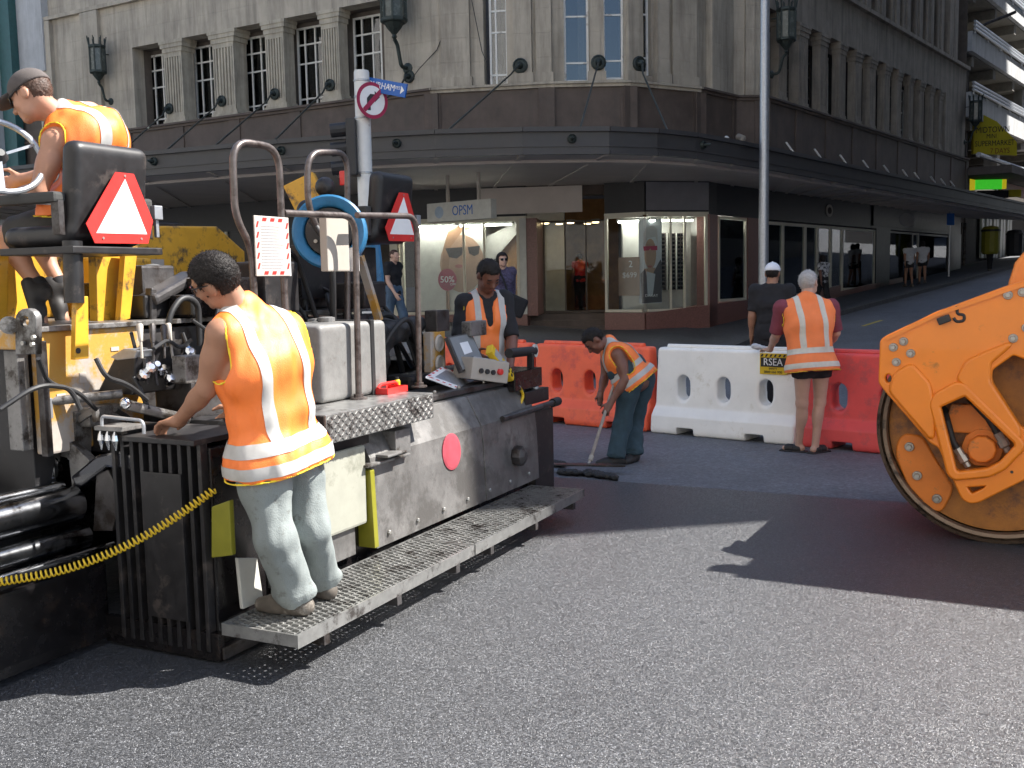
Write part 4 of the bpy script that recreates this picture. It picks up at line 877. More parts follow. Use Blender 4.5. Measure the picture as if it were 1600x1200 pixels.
# corner window: price board and portrait poster
f3 = lambda x, y, o=-.25: S3.at(x, y, o)
pb = flatthing('price_board', 'brown price board lettered 2 and $699 in the corner window', 'sign', S3, f3(966, 400)[0], f3(999, 400)[0], f3(980, 462)[1], f3(980, 402)[1], -.25, 'posterwarm')
cu_ = (f3(966, 400)[0]+f3(999, 400)[0])/2; text('lettering', '2', .24, 'signwhite', pb, S3.P(cu_+.05, -.246, f3(985, 413)[1]), S3.d, (0, 0, 1)); text('lettering', '$699', .20, 'signwhite', pb, S3.P(cu_+.02, -.246, f3(985, 430)[1]), S3.d, (0, 0, 1))
W4 = Wall((S3.P(S3.L-.52, -.28, 0).x, S3.P(S3.L-.52, -.28, 0).y), (S4.P(.42, -.3, 0).x, S4.P(.42, -.3, 0).y))
f4 = lambda x, y: W4.at(x, y)
pp = flatthing('portrait_poster', 'tall grey poster of a young man in a dark jacket wearing glasses', 'poster', W4, f4(998, 400)[0], f4(1034, 400)[0], f4(1015, 474)[1], f4(1015, 342)[1], 0, 'posterbg')
shape(pp, 'neck', W4, [f4(x, y) for x, y in ((1006, 420), (1024, 418), (1022, 445), (1010, 446))], .001, 'posterskin'); shape(pp, 'shirt', W4, [f4(x, y) for x, y in ((1010, 424), (1024, 428), (1020, 462), (1012, 462))], .003, 'posterbg')
shape(pp, 'jacket', W4, [f4(x, y) for x, y in ((1001, 428), (1008, 420), (1015, 456), (1022, 424), (1032, 405), (1034, 410), (1034, 472), (1003, 474))], .002, 'posterdark')
shape(pp, 'face', W4, oval(*f4(1016, 397), .155, .40), .004, 'posterskin'); shape(pp, 'hair', W4, [f4(x, y) for x, y in ((1005, 386), (1005, 366), (1010, 355), (1020, 352), (1027, 358), (1028, 384), (1024, 370), (1012, 372), (1008, 380))], .008, 'posterface')
shape(pp, 'glasses', W4, [f4(x, y) for x, y in ((1005, 385), (1027, 384), (1027, 391), (1018, 391), (1016, 388), (1014, 391), (1006, 392))], .01, 'maroon'); shape(pp, 'mouth', W4, [f4(x, y) for x, y in ((1012, 415), (1019, 415), (1018, 418), (1013, 418))], .009, 'lip')
text('lettering', 'DAKAY', .10, 'signwhite', pp, W4.P((f4(998, 400)[0]+f4(1034, 400)[0])/2+.03, .012, f4(1016, 462)[1]), W4.d, (0, 0, 1))
# blank sign panels over the shops
a = S1.at(750, 310, .04)[0]
sg = thing('shop_sign_panel', 'long grey brown sign panel over the shop entrance', 'sign', S1.P(a, .1, ZHD+.1)); m_ = MB(); m_.prism([S1.P(a, .08, ZHD+.12), EW.P(EW.L*.72, .1, ZHD+.12), EW.P(EW.L*.72, .1, ZSO-.04), S1.P(a, .08, ZSO-.04)], Vector((0, -.05, 0))); m_.build('panel', 'soffit', sg, world=True)
sg = flatthing('shop_sign_panel', 'grey sign panel over the corner window', 'sign', S4, .0, S4.L-.02, ZHD+.1, ZSO-.03, .09, 'pale'); M['greysign'] = mat('grey_sign', (0.17, 0.17, 0.19), .5, var=.15, scale=1.5)
sg.children[0].data.materials[0] = M['greysign']
a = S6.at(1362, 325)[0]; b = S6.at(1472, 325)[0]; sg = flatthing('shop_sign_panel', 'dark sign board with a pale oval patch over the farther shop', 'sign', S6, a, b, ZHD+.1, ZSO-.05, .08, 'fascia'); shape(sg, 'emblem', S6, oval((a+b)/2-.6, (ZHD+ZSO)/2, 1.0, .26), .082, 'beige')
a = S6.at(1294, 328)[0]; sg = thing('round_shop_badge', 'small pale round badge on the black fascia right of the tall pole', 'sign', S6.P(a, .05, 3.75)); shape(sg, 'badge', S6, oval(a, 3.75, .3, .2), .03, 'beige', .02); shape(sg, 'badge_centre', S6, oval(a, 3.75, .18, .11), .052, 'room', .005)
# hanging sign
os_ = thing('hanging_shop_sign', 'pale box sign lettered OPSM hanging under the canopy on two rods', 'sign', D(722, 345, 24.0))
hs = D(672, 345, 24.6); he = D(772, 347, 23.3); hd = (he-hs); hd.z = 0; hl_ = hd.length; hd.normalize(); hn = Vector((hd.y, -hd.x, 0))
zb = D(720, 345, 24)[2]; zt = D(720, 315, 24)[2]
m_ = MB(); m_.hexa([hs.xy.to_3d()+hn*o+hd*u+Vector((0, 0, z)) for z in (zb, zt) for u, o in ((0, -.1), (hl_, -.1), (hl_, .1), (0, .1))]); m_.build('sign_box', 'pale', os_, world=True, bevel=.015)
text('lettering', 'OPSM', .32, 'signblue', os_, hs.xy.to_3d()+hd*hl_*.57+hn*.104+Vector((0, 0, (zb+zt)/2)), hd, (0, 0, 1), xs=.8)
shape_ = MB(); shape_.prism([hs.xy.to_3d()+hd*(hl_*.2+.14*cos(t))+hn*.102+Vector((0, 0, (zb+zt)/2+.14*sin(t))) for t in [2*pi*i/16 for i in range(16)]], hn*.004); M['paleblue'] = mat('pale_blue', (.30, .38, .48), .5); shape_.build('emblem', 'paleblue', os_, world=True)
for f_ in (.3, .78):
    m_ = MB(); q = hs.xy.to_3d()+hd*hl_*f_; m_.cyl(q+Vector((0, 0, zt)), q+Vector((0, 0, ZSO)), .045, 8); m_.build('hanger_rod', 'beige', os_, world=True)
# banner in side window, blind patch
u = S6.at(1212, 375, -.3)[0]; bn = flatthing('window_banner', 'dark vertical window banner with gold lettering right of the tall pole', 'banner', S6, u-.42, u+.42, 1.3, 3.15, -.3, 'posterdark'); text('lettering', 'SALE', .34, 'beige', bn, S6.P(u+.05, -.29, 2.4), (0, 0, 1), -S6.d)
# security camera on the belt
cz = WC5.at(1160, 215)[1]; t_ = thing('security_camera', 'small white camera on the brown band right of the rounded corner', 'camera', WC5.P(0.1, .2, cz)); m_ = MB(); m_.lathe([(.1, 0), (.1, .25), (.05, .28)], WC5.P(.1, .15, cz), Vector((.4, -1, -.4)), 12); m_.build('housing', 'beige', t_, world=True, smooth=True)
m_ = MB(); m_.bar(WC5.P(.1, .1, cz), WC5.P(.1, .25, cz+.05), .04, .04); m_.build('mount', 'galv', t_, world=True)
m_ = MB(); m_.sphere(WC5.P(-.35, .5, cz-.1), .09, 10, 6); m_.build('dome', 'signwhite', t_, world=True, smooth=True)
# ---------------------------------------------------------------- neighbours
nb = thing('neighbour_building', 'pale building with a teal corner pipe left of the stone building', 'building', WLt.P(WLt.at(40, 60)[0], .3, 0))
u1 = WLt.at(67, 60, .2)[0]; u2 = WLt.at(28, 60, .2)[0]; u3 = WLt.at(9, 60, .2)[0]
m_ = MB(); WLt.box(m_, u1-14, u1, 9.1, 20, -8, .2); m_.build('upper_wall', 'conc', nb, world=True)
m_ = MB(); WLt.box(m_, u1-14, u1, 0, 9.1, -8, .1); m_.build('lower_wall', 'recess', nb, world=True)
m_ = MB(); WLt.box(m_, u3, u2, 0, 20, .21, .5); m_.build('corner_pipe', 'teal', nb, world=True)
m_ = MB(); WLt.box(m_, u3-.9, u3-.02, 0, 20, .21, .7); m_.build('pillar', 'conc', nb, world=True)

cp = thing('car_park', 'open concrete car park with stacked decks and steel rails beyond the corner building', 'building', WR.P(WR.L+14, 0, 1))
CL = 44.0
def cbox(name, mt, u0, u1, z0, z1, o0, o1, kind=None): m_ = MB(); WR.box(m_, WR.L+u0, WR.L+u1, z0, z1, o0, o1); return m_.build(name, mt, cp, world=True, kind=kind)
def zat(x, y, off=0.2): return WR.at(x, y, off)[1]
decks = [(zat(1500, 34), zat(1500, 67)), (zat(1500, 134), zat(1500, 174)), (2*zat(1500, 34)-zat(1500, 134), 2*zat(1500, 67)-zat(1500, 174))]
for zt, zb in decks:
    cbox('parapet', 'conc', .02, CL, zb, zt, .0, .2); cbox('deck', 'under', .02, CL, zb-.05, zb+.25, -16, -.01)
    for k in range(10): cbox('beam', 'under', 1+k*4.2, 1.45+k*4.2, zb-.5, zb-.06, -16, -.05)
    m_ = MB()
    for dz in (.08, .24, .4): m_.cyl(WR.P(WR.L, .3, zt+dz), WR.P(WR.L+CL, .3, zt+dz), .06, 8)
    for k in range(18): m_.cyl(WR.P(WR.L+.3+k*2.4, .25, zt-.1), WR.P(WR.L+.3+k*2.4, .25, zt+.42), .045, 6)
    m_.build('rail', 'galv', cp, world=True, kind='stuff')
for k in range(4): cbox('pillar', 'conc', 4+k*9, 4.7+k*9, 0, 30, -2.2, -1.5)
cbox('back_wall', 'recess', 0, CL, 0, 34, -17, -16); cbox('roof', 'recess', 0, CL, 33.5, 34, -15.9, .3)
zl = zat(1509, 241)
m_ = MB(); m_.cyl(WR.P(WR.L, .6, zl), WR.P(WR.L+CL, .6, zl), .12, 8); m_.build('awning_rail', 'galv', cp, world=True)
cbox('awning', 'recess', .02, CL, zl-.9, zl-.55, -.2, 2.0)
cbox('street_front', 'room', .02, CL, 0, zl-.9, -1.2, -1.0)
M['orangestrip'] = mat('dull_orange', (.22, .05, .02), .5)
cbox('shop_strip', 'orangestrip', 4, CL, zl-1.5, zl-.95, .6, .7)
for k in range(9): cbox('curtain_fold', 'pale', 7.0+k*.8, 7.5+k*.8, zl-4.6, zl-1.8, -.9, -.8+.04*(k % 2))
cl = thing('white_column', 'pale concrete column hanging down at the right edge in front of the car park', 'column', WR.P(WR.L+12, 1.2, 0)); c0 = D(1592, 150, 58); c1 = D(1612, 150, 58)
m_ = MB(); zc0 = D(1600, 235, 58).z; m_.box(c0.x, c1.x+.6, 57.6, 58.6, zc0, D(1600, 108, 58).z); m_.build('shaft', 'conc', cl, world=True)
# yellow shop sign, facing down the street
YS = 49.5
sn = thing('supermarket_sign', 'large dark yellow sign with slanted top lettered MIDTOWN SUPERMARKET below the car park decks', 'sign', D(1555, 240, YS))
pg = [D(x, y, YS) for x, y in ((1522, 172), (1558, 190), (1589, 222), (1589, 243), (1521, 240))]
m_ = MB(); m_.prism(pg, Vector((0, .25, 0))); m_.build('board', 'sgnyel', sn, world=True)
for s_, x, y, z in (('MIDTOWN', 1551, 203, .40), ('MINI', 1549, 213, .30), ('SUPERMARKET', 1554, 224, .36), ('7 DAYS', 1562, 236, .36)):
    text('lettering', s_, z, 'ink' if s_ != '7 DAYS' else 'orangestrip', sn, D(x, y, YS)-Vector((0, .02, 0)), (1, 0, .03), (0, 0, 1), xs=.8)
gs = thing('green_shop_sign', 'bright green sign with yellow ends above the far shop awning', 'sign', D(1545, 296, 50.0))
def pan(t_, name, mt, x0, y0, x1, y1, Y, th=.15): a = D(x0, y1, Y); b = D(x1, y0, Y); m_ = MB(); m_.box(a.x, b.x, Y, Y+th, a.z, b.z); return m_.build(name, mt, t_, world=True)
M['litgreen'] = mat('lit_green', (.05, .40, .04), .4, emit=(.05, .55, .03), estr=.25); M['lityellow'] = mat('lit_yellow', (.5, .42, .02), .4, emit=(.6, .5, .02), estr=.2)
pan(gs, 'panel', 'litgreen', 1524, 278, 1566, 296, 50); pan(gs, 'end_panel', 'lityellow', 1517, 279, 1523.8, 297, 50); pan(gs, 'end_panel', 'lityellow', 1566.2, 278, 1573, 295, 50); pan(gs, 'awning_base', 'fascia', 1528, 297, 1576, 310, 50)
s2 = thing('small_yellow_sign', 'small dull yellow sign at the right edge beside the green sign', 'sign', D(1585, 305, 51)); pan(s2, 'board', 'sgnyel', 1577, 296, 1596, 308, 51)
# far street end
fb = thing('far_building', 'dark building closing the far end of the side street', 'building', (62, 112, 4)); m_ = MB(); m_.box(40, 110, 112, 125, 0, 45); m_.build('wall', 'recess', fb, world=True)
for k in range(9):
    for j in range(8):
        m_ = MB(); x = 46+k*4.2; m_.box(x, x+2.4, 111.9, 112.1, 7+j*4, 9.4+j*4); m_.build('window', 'conc' if (k*3+j) % 4 == 0 else 'towerglass', fb, world=True)
b2 = thing('back_building', 'plain building behind the roof of the corner building', 'building', (-5, 60, 0)); m_ = MB(); m_.box(-70, 15, 60, 75, 0, 30); m_.build('wall', 'recess', b2, world=True)
# far street lamp
la = thing('street_lamp', 'grey street lamp with curved arm in front of the car park decks', 'street lamp', D(1509, 300, 49)); Y = 49.0
m_ = MB(); m_.tube(arc_path([Vector((D(1509, 300, Y).x, Y, zg(21, Y)+.1)), D(1511, 165, Y), D(1513, 75, Y), D(1524, 45, Y), D(1556, 31, Y), D(1578, 23, Y)], 1.2, 5), .075, 8); m_.build('pole', 'dsteel', la, world=True, smooth=True)
m_ = MB(); m_.bar(D(1570, 26, Y), D(1586, 19, Y), .25, .14); m_.build('lamp_head', 'dsteel', la, world=True, bevel=.03)

# ---------------------------------------------------------------- poles and signs
PX = D(571, 300, 15.0); px0 = Vector((PX.x, 15.0, -.03)); ptop = D(569, 107, 15.0).z
tp_ = thing('signal_pole', 'thick off white traffic signal pole behind the paver', 'pole', px0)
m_ = MB(); m_.lathe([(.11, 0), (.11, ptop-.03), (.10, ptop), (.02, ptop+.01)], px0, (0, 0, 1), 24); m_.build('shaft', 'polewhite', tp_, world=True, smooth=True)
for y in (128, 153, 186, 272): z = D(571, y, 15).z; m_ = MB(); m_.lathe([(.112, 0), (.12, .005), (.12, .025), (.112, .03)], (px0.x, px0.y, z), (0, 0, 1), 24); m_.build('clamp_band', 'galv', tp_, world=True)
m_ = MB(); zq = D(571, 275, 15).z; m_.bar((px0.x-.05, 14.86, zq), (px0.x-.38, 14.95, zq), .05, .04); m_.bar((px0.x+.1, 14.95, zq), (px0.x+.26, 14.9, zq-.02), .03, .03); m_.build('bracket_arm', 'dsteel', tp_, world=True)
tl = thing('traffic_light', 'black traffic light seen edge on beside the off white pole', 'traffic light', (px0.x-.3, 14.9, D(545, 275, 15).z))
a = D(533, 275, 14.9); b = D(556, 186, 14.9)
m_ = MB(); m_.box(a.x+.1, b.x, 14.8, 15.05, a.z, b.z); m_.build('housing', 'ink', tl, world=True, bevel=.02)
for k in range(3):
    z = a.z+(b.z-a.z)*(k+.5)/3; m_ = MB(); m_.lathe([(.10, 0), (.10, .24), (.09, .24), (.09, .02)], (a.x+.11, 14.92, z), (-1, -.05, -.1), 12); m_.build('visor', 'ink', tl, world=True)
# no right turn sign
nd = Vector((.63, -.78, 0)).normalized(); ns = Vector((nd.y*-1, nd.x, 0)); ns = Vector((-nd.y, nd.x, 0)); c = D(581.5, 157, 14.85)
rt = thing('no_right_turn_sign', 'round no right turn sign with red border on the off white pole', 'road sign', c); r_ = .255
ux = Vector((0, 0, 1)).cross(nd).normalized()
def disc(t_, name, mt, rr, off, n=36): m_ = MB(); m_.prism([c+ux*rr*cos(2*pi*i/n)+Vector((0, 0, rr*sin(2*pi*i/n)))+nd*off for i in range(n)], nd*.006); m_.build(name, mt, t_, world=True)
disc(rt, 'border', 'maroon', r_, 0); disc(rt, 'face', 'signwhite', r_*.80, .004)
def sp(u, v, off=.012): return c+ux*r_*u+Vector((0, 0, r_*v))+nd*off
m_ = MB(); m_.prism([sp(-.36, -.55), sp(-.14, -.55), sp(-.14, .0), sp(-.05, .12), sp(.15, .12), sp(.15, -.08), sp(.48, .22), sp(.15, .52), sp(.15, .34), sp(-.14, .34), sp(-.36, .1)], nd*.003); m_.build('arrow', 'ink', rt, world=True)
m_ = MB(); m_.prism([sp(-.66, -.48, .017), sp(-.48, -.66, .017), sp(.66, .48, .017), sp(.48, .66, .017)], nd*.003); m_.build('slash', 'maroon', rt, world=True)
# street name blade
bn_ = thing('street_name_sign', 'blue street name blade with white arrow on the off white pole', 'street sign', D(600, 140, 14.7))
a = D(575, 131, 15.02); b = D(634, 142, 14.72); hgt = .19
bd_ = b-a; bL = bd_.length; bd_.normalize(); bnn = Vector((bd_.y, -bd_.x, 0)).normalized(); bup = bnn.cross(bd_)*-1
bup = bup if bup.z > 0 else -bup; VZ = lambda q: bup*q
m_ = MB(); p0 = a-bup*hgt*.5; m_.prism([p0, p0+bd_*bL, p0+bd_*bL+bup*hgt, p0+bup*hgt], -bnn*.03); m_.build('blade', 'signblue', bn_, world=True, bevel=.004)
text('lettering', 'DURHAM', .125, 'signwhite', bn_, p0+bd_*bL*.36+bup*hgt*.52+bnn*.002, bd_, bup, xs=.9); text('lettering', 'ST WEST', .062, 'signwhite', bn_, p0+bd_*bL*.72+bup*hgt*.6+bnn*.002, bd_, bup)
m_ = MB(); q = p0+bd_*bL*.87+bnn*.002; m_.prism([q+bup*hgt*.2, q+bd_*.06+bup*hgt*.5, q+bup*hgt*.8], bnn*.002); m_.build('arrow', 'signwhite', bn_, world=True)
# tall bare pole
b0 = Vector((D(1193, 405, 22.4).x, 22.4, .09)); t_ = thing('tall_pole', 'tall bare grey pole at the kerb in front of the rounded corner', 'pole', b0)
m_ = MB(); m_.lathe([(.115, 0), (.105, 3), (.085, 12.5)], b0, (0, 0, 1), 20); m_.build('shaft', 'galv', t_, world=True, smooth=True); m_ = MB(); m_.lathe([(.2, 0), (.2, .03), (.13, .05), (.125, .3)], b0, (0, 0, 1), 16); m_.build('base_plate', 'galv', t_, world=True)
# footpath sign pole far up
q = G(1482, 447, 1.1); t_ = thing('parking_sign', 'thin pole with small blue sign on the side street footpath', 'road sign', q); tz = D(1482, 350, q.y).z
m_ = MB(); m_.cyl(q, (q.x, q.y, tz+.5), .045, 8); m_.build('pole', 'galv', t_, world=True); m_ = MB(); m_.box(q.x-.16, q.x+.14, q.y-.08, q.y-.06, tz-.05, tz+.42); m_.build('plate', 'signblue', t_, world=True)
# yellow A-board on the footpath with blue foot
q = G(1181, 514, .10); t_ = thing('pavement_board', 'narrow yellow advertising board on a blue foot on the footpath', 'sign', q)
za = D(1181, 462, q.y).z-.5; m_ = MB(); m_.box(q.x-.13, q.x+.15, q.y-.02, q.y+.02, q.z+.05, q.z+1.25); m_.build('board', 'aboard', t_, world=True)
m_ = MB(); m_.box(q.x-.11, q.x+.13, q.y-.03, q.y-.022, q.z+.1, q.z+.42); m_.build('lower_panel', 'pale', t_, world=True); text('lettering', 'OPEN', .10, 'ink', t_, (q.x+.01, q.y-.03, q.z+.62), (1, 0, 0), (0, 0, 1)); m_ = MB(); m_.box(q.x-.12, q.x+.14, q.y-.03, q.y-.022, q.z+.74, q.z+.8); m_.box(q.x-.12, q.x+.14, q.y-.03, q.y-.022, q.z+.88, q.z+.92); m_.build('print_band', 'ink', t_, world=True)
m_ = MB(); m_.lathe([(.33, 0), (.33, .06), (.2, .12), (.05, .14)], (q.x-.02, q.y, q.z-.0), (0, 0, 1), 14); M['footblue'] = mat('foot_blue', (.05, .13, .24), .5); m_.build('foot', 'footblue', t_, world=True)
# rubbish bins far away
for k, (x, y) in enumerate(((1547, 385), (1585, 388))):
    q = D(x, y+12, 44+k*3); m_ = MB(); t_ = thing('litter_bin', ['olive litter bin beside the far shop under the green sign', 'dark litter bin at the right edge under the green sign'][k], 'litter bin', q)
    m_.lathe([(.3, 0), (.36, .1), (.36, 1.05), (.3, 1.15), (.05, 1.2)], q, (0, 0, 1), 12); m_.build('drum', 'olive' if k == 0 else 'ink', t_, world=True); m_ = MB(); m_.lathe([(.37, .95), (.39, .97), (.39, 1.02), (.37, 1.04)], q, (0, 0, 1), 12); m_.build('rim', 'ink', t_, world=True)

# ---------------------------------------------------------------- water filled barriers
def barrier_fn(L):
    zz = np.array([0, .06, .20, .30, .82, .93, .96]); ww = np.array([.205, .212, .195, .115, .090, .085, .07])
    lz = np.array([0, .26, .34, .96]); lw = np.array([L/2, L/2, L/2-.015, L/2-.03])
    def f(P):
        x = P[..., 0]; y = P[..., 1]; z = P[..., 2]; w_ = np.interp(z, zz, ww); hx = np.interp(z, lz, lw)
        q = np.stack([np.abs(x)-hx+.03, (np.abs(y)-w_)*.95+.03, np.abs(z-.475)-.475+.03], -1)
        return np.sqrt((np.maximum(q, 0)**2).sum(-1))+np.minimum(q.max(-1), 0)-.03
    return fnp(f, (-L/2-.02, -.24, -.01), (L/2+.02, .24, .98))
def make_barrier(name, label, mt, a, b, group='plastic barriers across the street end'):
    a = Vector(a); b = Vector(b); d = b-a; sh_ = Vector((-d.y, d.x, 0)).normalized()*.212; a += sh_; b += sh_; c = (a+b)/2; L = d.length; t_ = thing(name, label, 'barrier', (c.x, c.y, -.03), atan2(d.y, d.x), group)
    cuts = []
    for k in (-1, 0, 1):
        x = k*L*.285; cuts += [ell((x, -.115, .515), (.11, .035, .17))]
        def hole(P, x=x): return np.sqrt((P[..., 0]-x)**2+np.maximum(np.abs(P[..., 2]-.515)-.06, 0)**2)-.077
        cuts.append(fnp(hole, (x-.1, -.3, .3), (x+.1, .3, .72)))
    for k in (-.24, .24): cuts.append(bx((k*L, 0, .0), (.105, .4, .085), rd=.015))
    fl = Field([barrier_fn(L)], .0125)
    for c_ in cuts: fl.cut(c_)
    V, Q = fl.mesh(2); link('shell', np_mesh('shell', V, Q), mt, t_)
    m_ = MB(); m_.tube([(-L*.42, -.02, .958), (L*.42, -.02, .958)], .03, 8); m_.build('top_rib', mt, t_, smooth=True)
    return t_
bA = D(800, 655, 12.6); g0 = G(1013, 676, -.03); g1 = G(1226, 696, -.03); gl = G(838, 660, -.03); gr = G(1290, 702, -.03)
dr = (g1-g0).normalized(); gap = dr*.03
make_barrier('plastic_barrier', 'red plastic barrier behind the sweeping worker and the end of the paver', 'bred', g0-dr*1.72, g0-gap)
wb_ = make_barrier('plastic_barrier', 'white plastic barrier with three oval holes and a yellow label', 'bwhite', g0+gap*.5, g1+dr*.1)
make_barrier('plastic_barrier', 'faded red plastic barrier between the old man and the roller', 'bred2', g1+dr*.15, g1+dr*1.85)
make_barrier('plastic_barrier', 'red plastic barrier mostly hidden behind the far end of the paver', 'bred', g0-dr*3.50, g0-dr*1.77)
# label on the white barrier
LBm = wb_.matrix_world
iv = LBm.inverted(); o0 = iv @ CP
def onb(x, y, yy=-.10): r = iv.to_3x3() @ ray(x, y); t = (yy-o0.y)/r.y; p = o0+r*t; return p
a = onb(1188, 584); b = onb(1230, 553)
m_ = MB(); m_.box(a.x, b.x, -.112, -.096, a.z, b.z); lab = m_.build('label_plate', 'hiyellow', wb_)
m_ = MB(); zz = a.z+(b.z-a.z)*.36; m_.box(a.x+.012, b.x-.005, -.116, -.1125, zz, a.z+(b.z-a.z)*.80); m_.build('label_panel', 'ink', lab)
m_ = MB()
for k in range(6): x = a.x+(b.x-a.x)*(k+.15)/6; w_ = (b.x-a.x)/15; m_.prism([(x, -.1125, b.z-.035), (x+w_, -.1125, b.z-.035), (x+w_*1.8, -.1125, b.z-.008), (x+w_*.8, -.1125, b.z-.008)], (0, -.002, 0))
m_.build('hazard_stripe', 'ink', lab, kind='stuff')
inv_text = dict(world=False)
text('lettering', 'RSEA', .105, 'signwhite', lab, ((a.x+b.x)/2, -.117, a.z+(b.z-a.z)*.58), (1, 0, 0), (0, 0, 1), world=False, xs=.92); text('lettering', 'SAFETY', .028, 'ink', lab, ((a.x+b.x)/2, -.113, a.z+(b.z-a.z)*.27), (1, 0, 0), (0, 0, 1), world=False); text('lettering', '0800 666 000', .036, 'ink', lab, ((a.x+b.x)/2, -.113, a.z+(b.z-a.z)*.11), (1, 0, 0), (0, 0, 1), world=False)

# ---------------------------------------------------------------- road roller
ev_ = Vector((.87, -.46, 0)).normalized(); ew = Vector((-ev_.y, ev_.x, 0))        # ew points away from the camera
R0 = G(1556, 850, 0.0)
RM = Matrix(((ev_.x, ew.x, 0, R0.x), (ev_.y, ew.y, 0, R0.y), (0, 0, 1, 0), (0, 0, 0, 1)))
rl = thing('road_roller', 'orange tandem road roller entering from the right, its front drum on the fresh mat', 'road roller', mtx=RM)
riv = RM.inverted(); rc = riv @ CP
def rp(x, y, yy=-.13): r = riv.to_3x3() @ ray(x, y); p = rc+r*((yy-rc.y)/r.y); return (p.x, p.z)
cx_, cz_ = rp(1560, 672, 0); r_ = cz_; 
dm = bpy.data.meshes.new('x'); m_ = MB()
prof = [(r_*.90, .02), (r_*.915, .0), (r_*.945, -.005), (r_*.95, .03), (r_*.965, .035), (r_*.97, 0), (r_, .012), (r_, 1.5), (r_*.97, 1.52), (r_*.9, 1.5), (r_*.88, 1.45), (.02, 1.44)]
m_.lathe(prof, (cx_, 0, cz_), (0, 1, 0), 72, caps=False); drum = m_.build('drum', 'drumrim', rl, smooth=True)
m_ = MB(); m_.lathe([(.02, .10), (r_*.35, .10), (r_*.37, .14), (r_*.6, .15), (r_*.62, .12), (r_*.895, .12), (r_*.9, .06)], (cx_, 0, cz_), (0, 1, 0), 72); m_.build('drum_disc', 'drum', drum, smooth=True)
out = [(1378, 532), (1386, 526.5), (1464.6, 489), (1570, 450), (1600, 441), (1680, 415), (1680, 720), (1600, 747), (1528, 782.7), (1516, 784), (1505, 777.7), (1468.5, 697), (1455, 689.5), (1388, 613), (1375.7, 597.5)]
hole1 = [(1466.5, 633), (1508.7, 614), (1516, 620.5), (1588.5, 689.5), (1589, 697), (1564, 724), (1543, 734), (1497, 739), (1491.5, 733.6)]
hole2 = [(1547, 588), (1549, 576), (1583.5, 551.5), (1605, 560), (1650, 600), (1650, 700), (1593, 668), (1549, 599)]
hole3 = [(1507, 758.5), (1545, 756), (1539, 764), (1518, 774)]
hole4 = [(1388.7+7.5*cos(t), 591+9*sin(t)) for t in [2*pi*i/14 for i in range(14)]]
PQ = lambda pts, y=-.13: [rp(x, yy, y) for x, yy in pts]
fr = plate('yoke', PQ(out), [PQ(hole1), PQ(hole2), PQ(hole3), PQ(hole4)], .09, 'orange', rl, (0, -.11, 0), (1, 0, 0), (0, 0, 1), bevel=.010, rnd=.02)
# raised lip around the first opening, folded upper flange, diagonal swage
lipo = [(1456, 630), (1464, 616), (1495, 599), (1506, 601), (1597, 690), (1597, 700), (1568, 730), (1545, 741), (1492, 746), (1484, 738)]
plate('opening_lip', PQ(lipo), [PQ(hole1)], .05, 'orange', rl, (0, -.155, 0), (1, 0, 0), (0, 0, 1), bevel=.015, rnd=.02)
m_ = MB(); a, b, c_ = [rp(*q) for q in ((1386, 527), (1466, 489), (1640, 428))]
m_.prism([(a[0], -.17, a[1]), (b[0], -.17, b[1]), (c_[0], -.17, c_[1]), (c_[0], -.17, c_[1]-.02), (b[0], -.17, b[1]-.02), (a[0], -.17, a[1]-.02)], (0, .30, 0)); m_.build('top_flange', 'orange', rl)
sw = PQ([(1424, 571), (1450, 600), (1458, 640), (1456, 685), (1392, 610), (1400, 585)], -.16); plate('side_swage', sw, [], .04, 'orange', rl, (0, -.155, 0), (1, 0, 0), (0, 0, 1), bevel=.018, rnd=.03)
sw = PQ([(1498, 592), (1512, 566), (1540, 553), (1578, 538), (1545, 566), (1543, 596), (1590, 668), (1592, 684), (1508, 600)], -.16); plate('side_swage', sw, [], .04, 'orange', rl, (0, -.155, 0), (1, 0, 0), (0, 0, 1), bevel=.016, rnd=.02)
def bolt(x, y, r, yy=-.155, par=rl, n=8):
    p = rp(x, y, yy); m_ = MB(); m_.lathe([(r*1.5, .0), (r*1.5, .008), (r*1.35, .012)], (p[0], yy, p[1]), (0, -1, 0), 16); m_.lathe([(r, .012), (r, .03), (r*.8, .036)], (p[0], yy, p[1]), (0, -1, 0), 6); m_.build('bolt', 'bolt', par, smooth=False)
for x, y in ((1396, 542.6), (1412, 533.4), (1400.6, 565.6), (1423, 552), (1575, 461), (1597.7, 456.7), (1583, 528.5), (1604, 512)): bolt(x, y, .018)
for x, y in ((1501, 748), (1554, 740.5), (1581, 737.5)): 
    p = rp(x, y, -.16); m_ = MB(); m_.lathe([(.009, 0), (.009, .004)], (p[0], -.157, p[1]), (0, -1, 0), 8); m_.build('bolt_hole', 'ink', rl)
p = rp(1476, 499); m_ = MB(); m_.bar((p[0]-.035, -.175, p[1]-.014), (p[0]+.035, -.175, p[1]+.014), .035, .045); m_.build('lock_knob', 'ink', rl, bevel=.008)
p = rp(1499, 491); m_ = MB(); m_.tube(arc_path([(p[0]-.012, -.158, p[1]+.05), (p[0]-.01, -.158, p[1]+.0), (p[0]+.03, -.158, p[1]-.0), (p[0]+.03, -.158, p[1]-.04), (p[0]-.015, -.158, p[1]-.045), (p[0]-.03, -.158, p[1]-.02)], .02, 5), .009, 8); m_.build('hook_symbol', 'ink', rl)
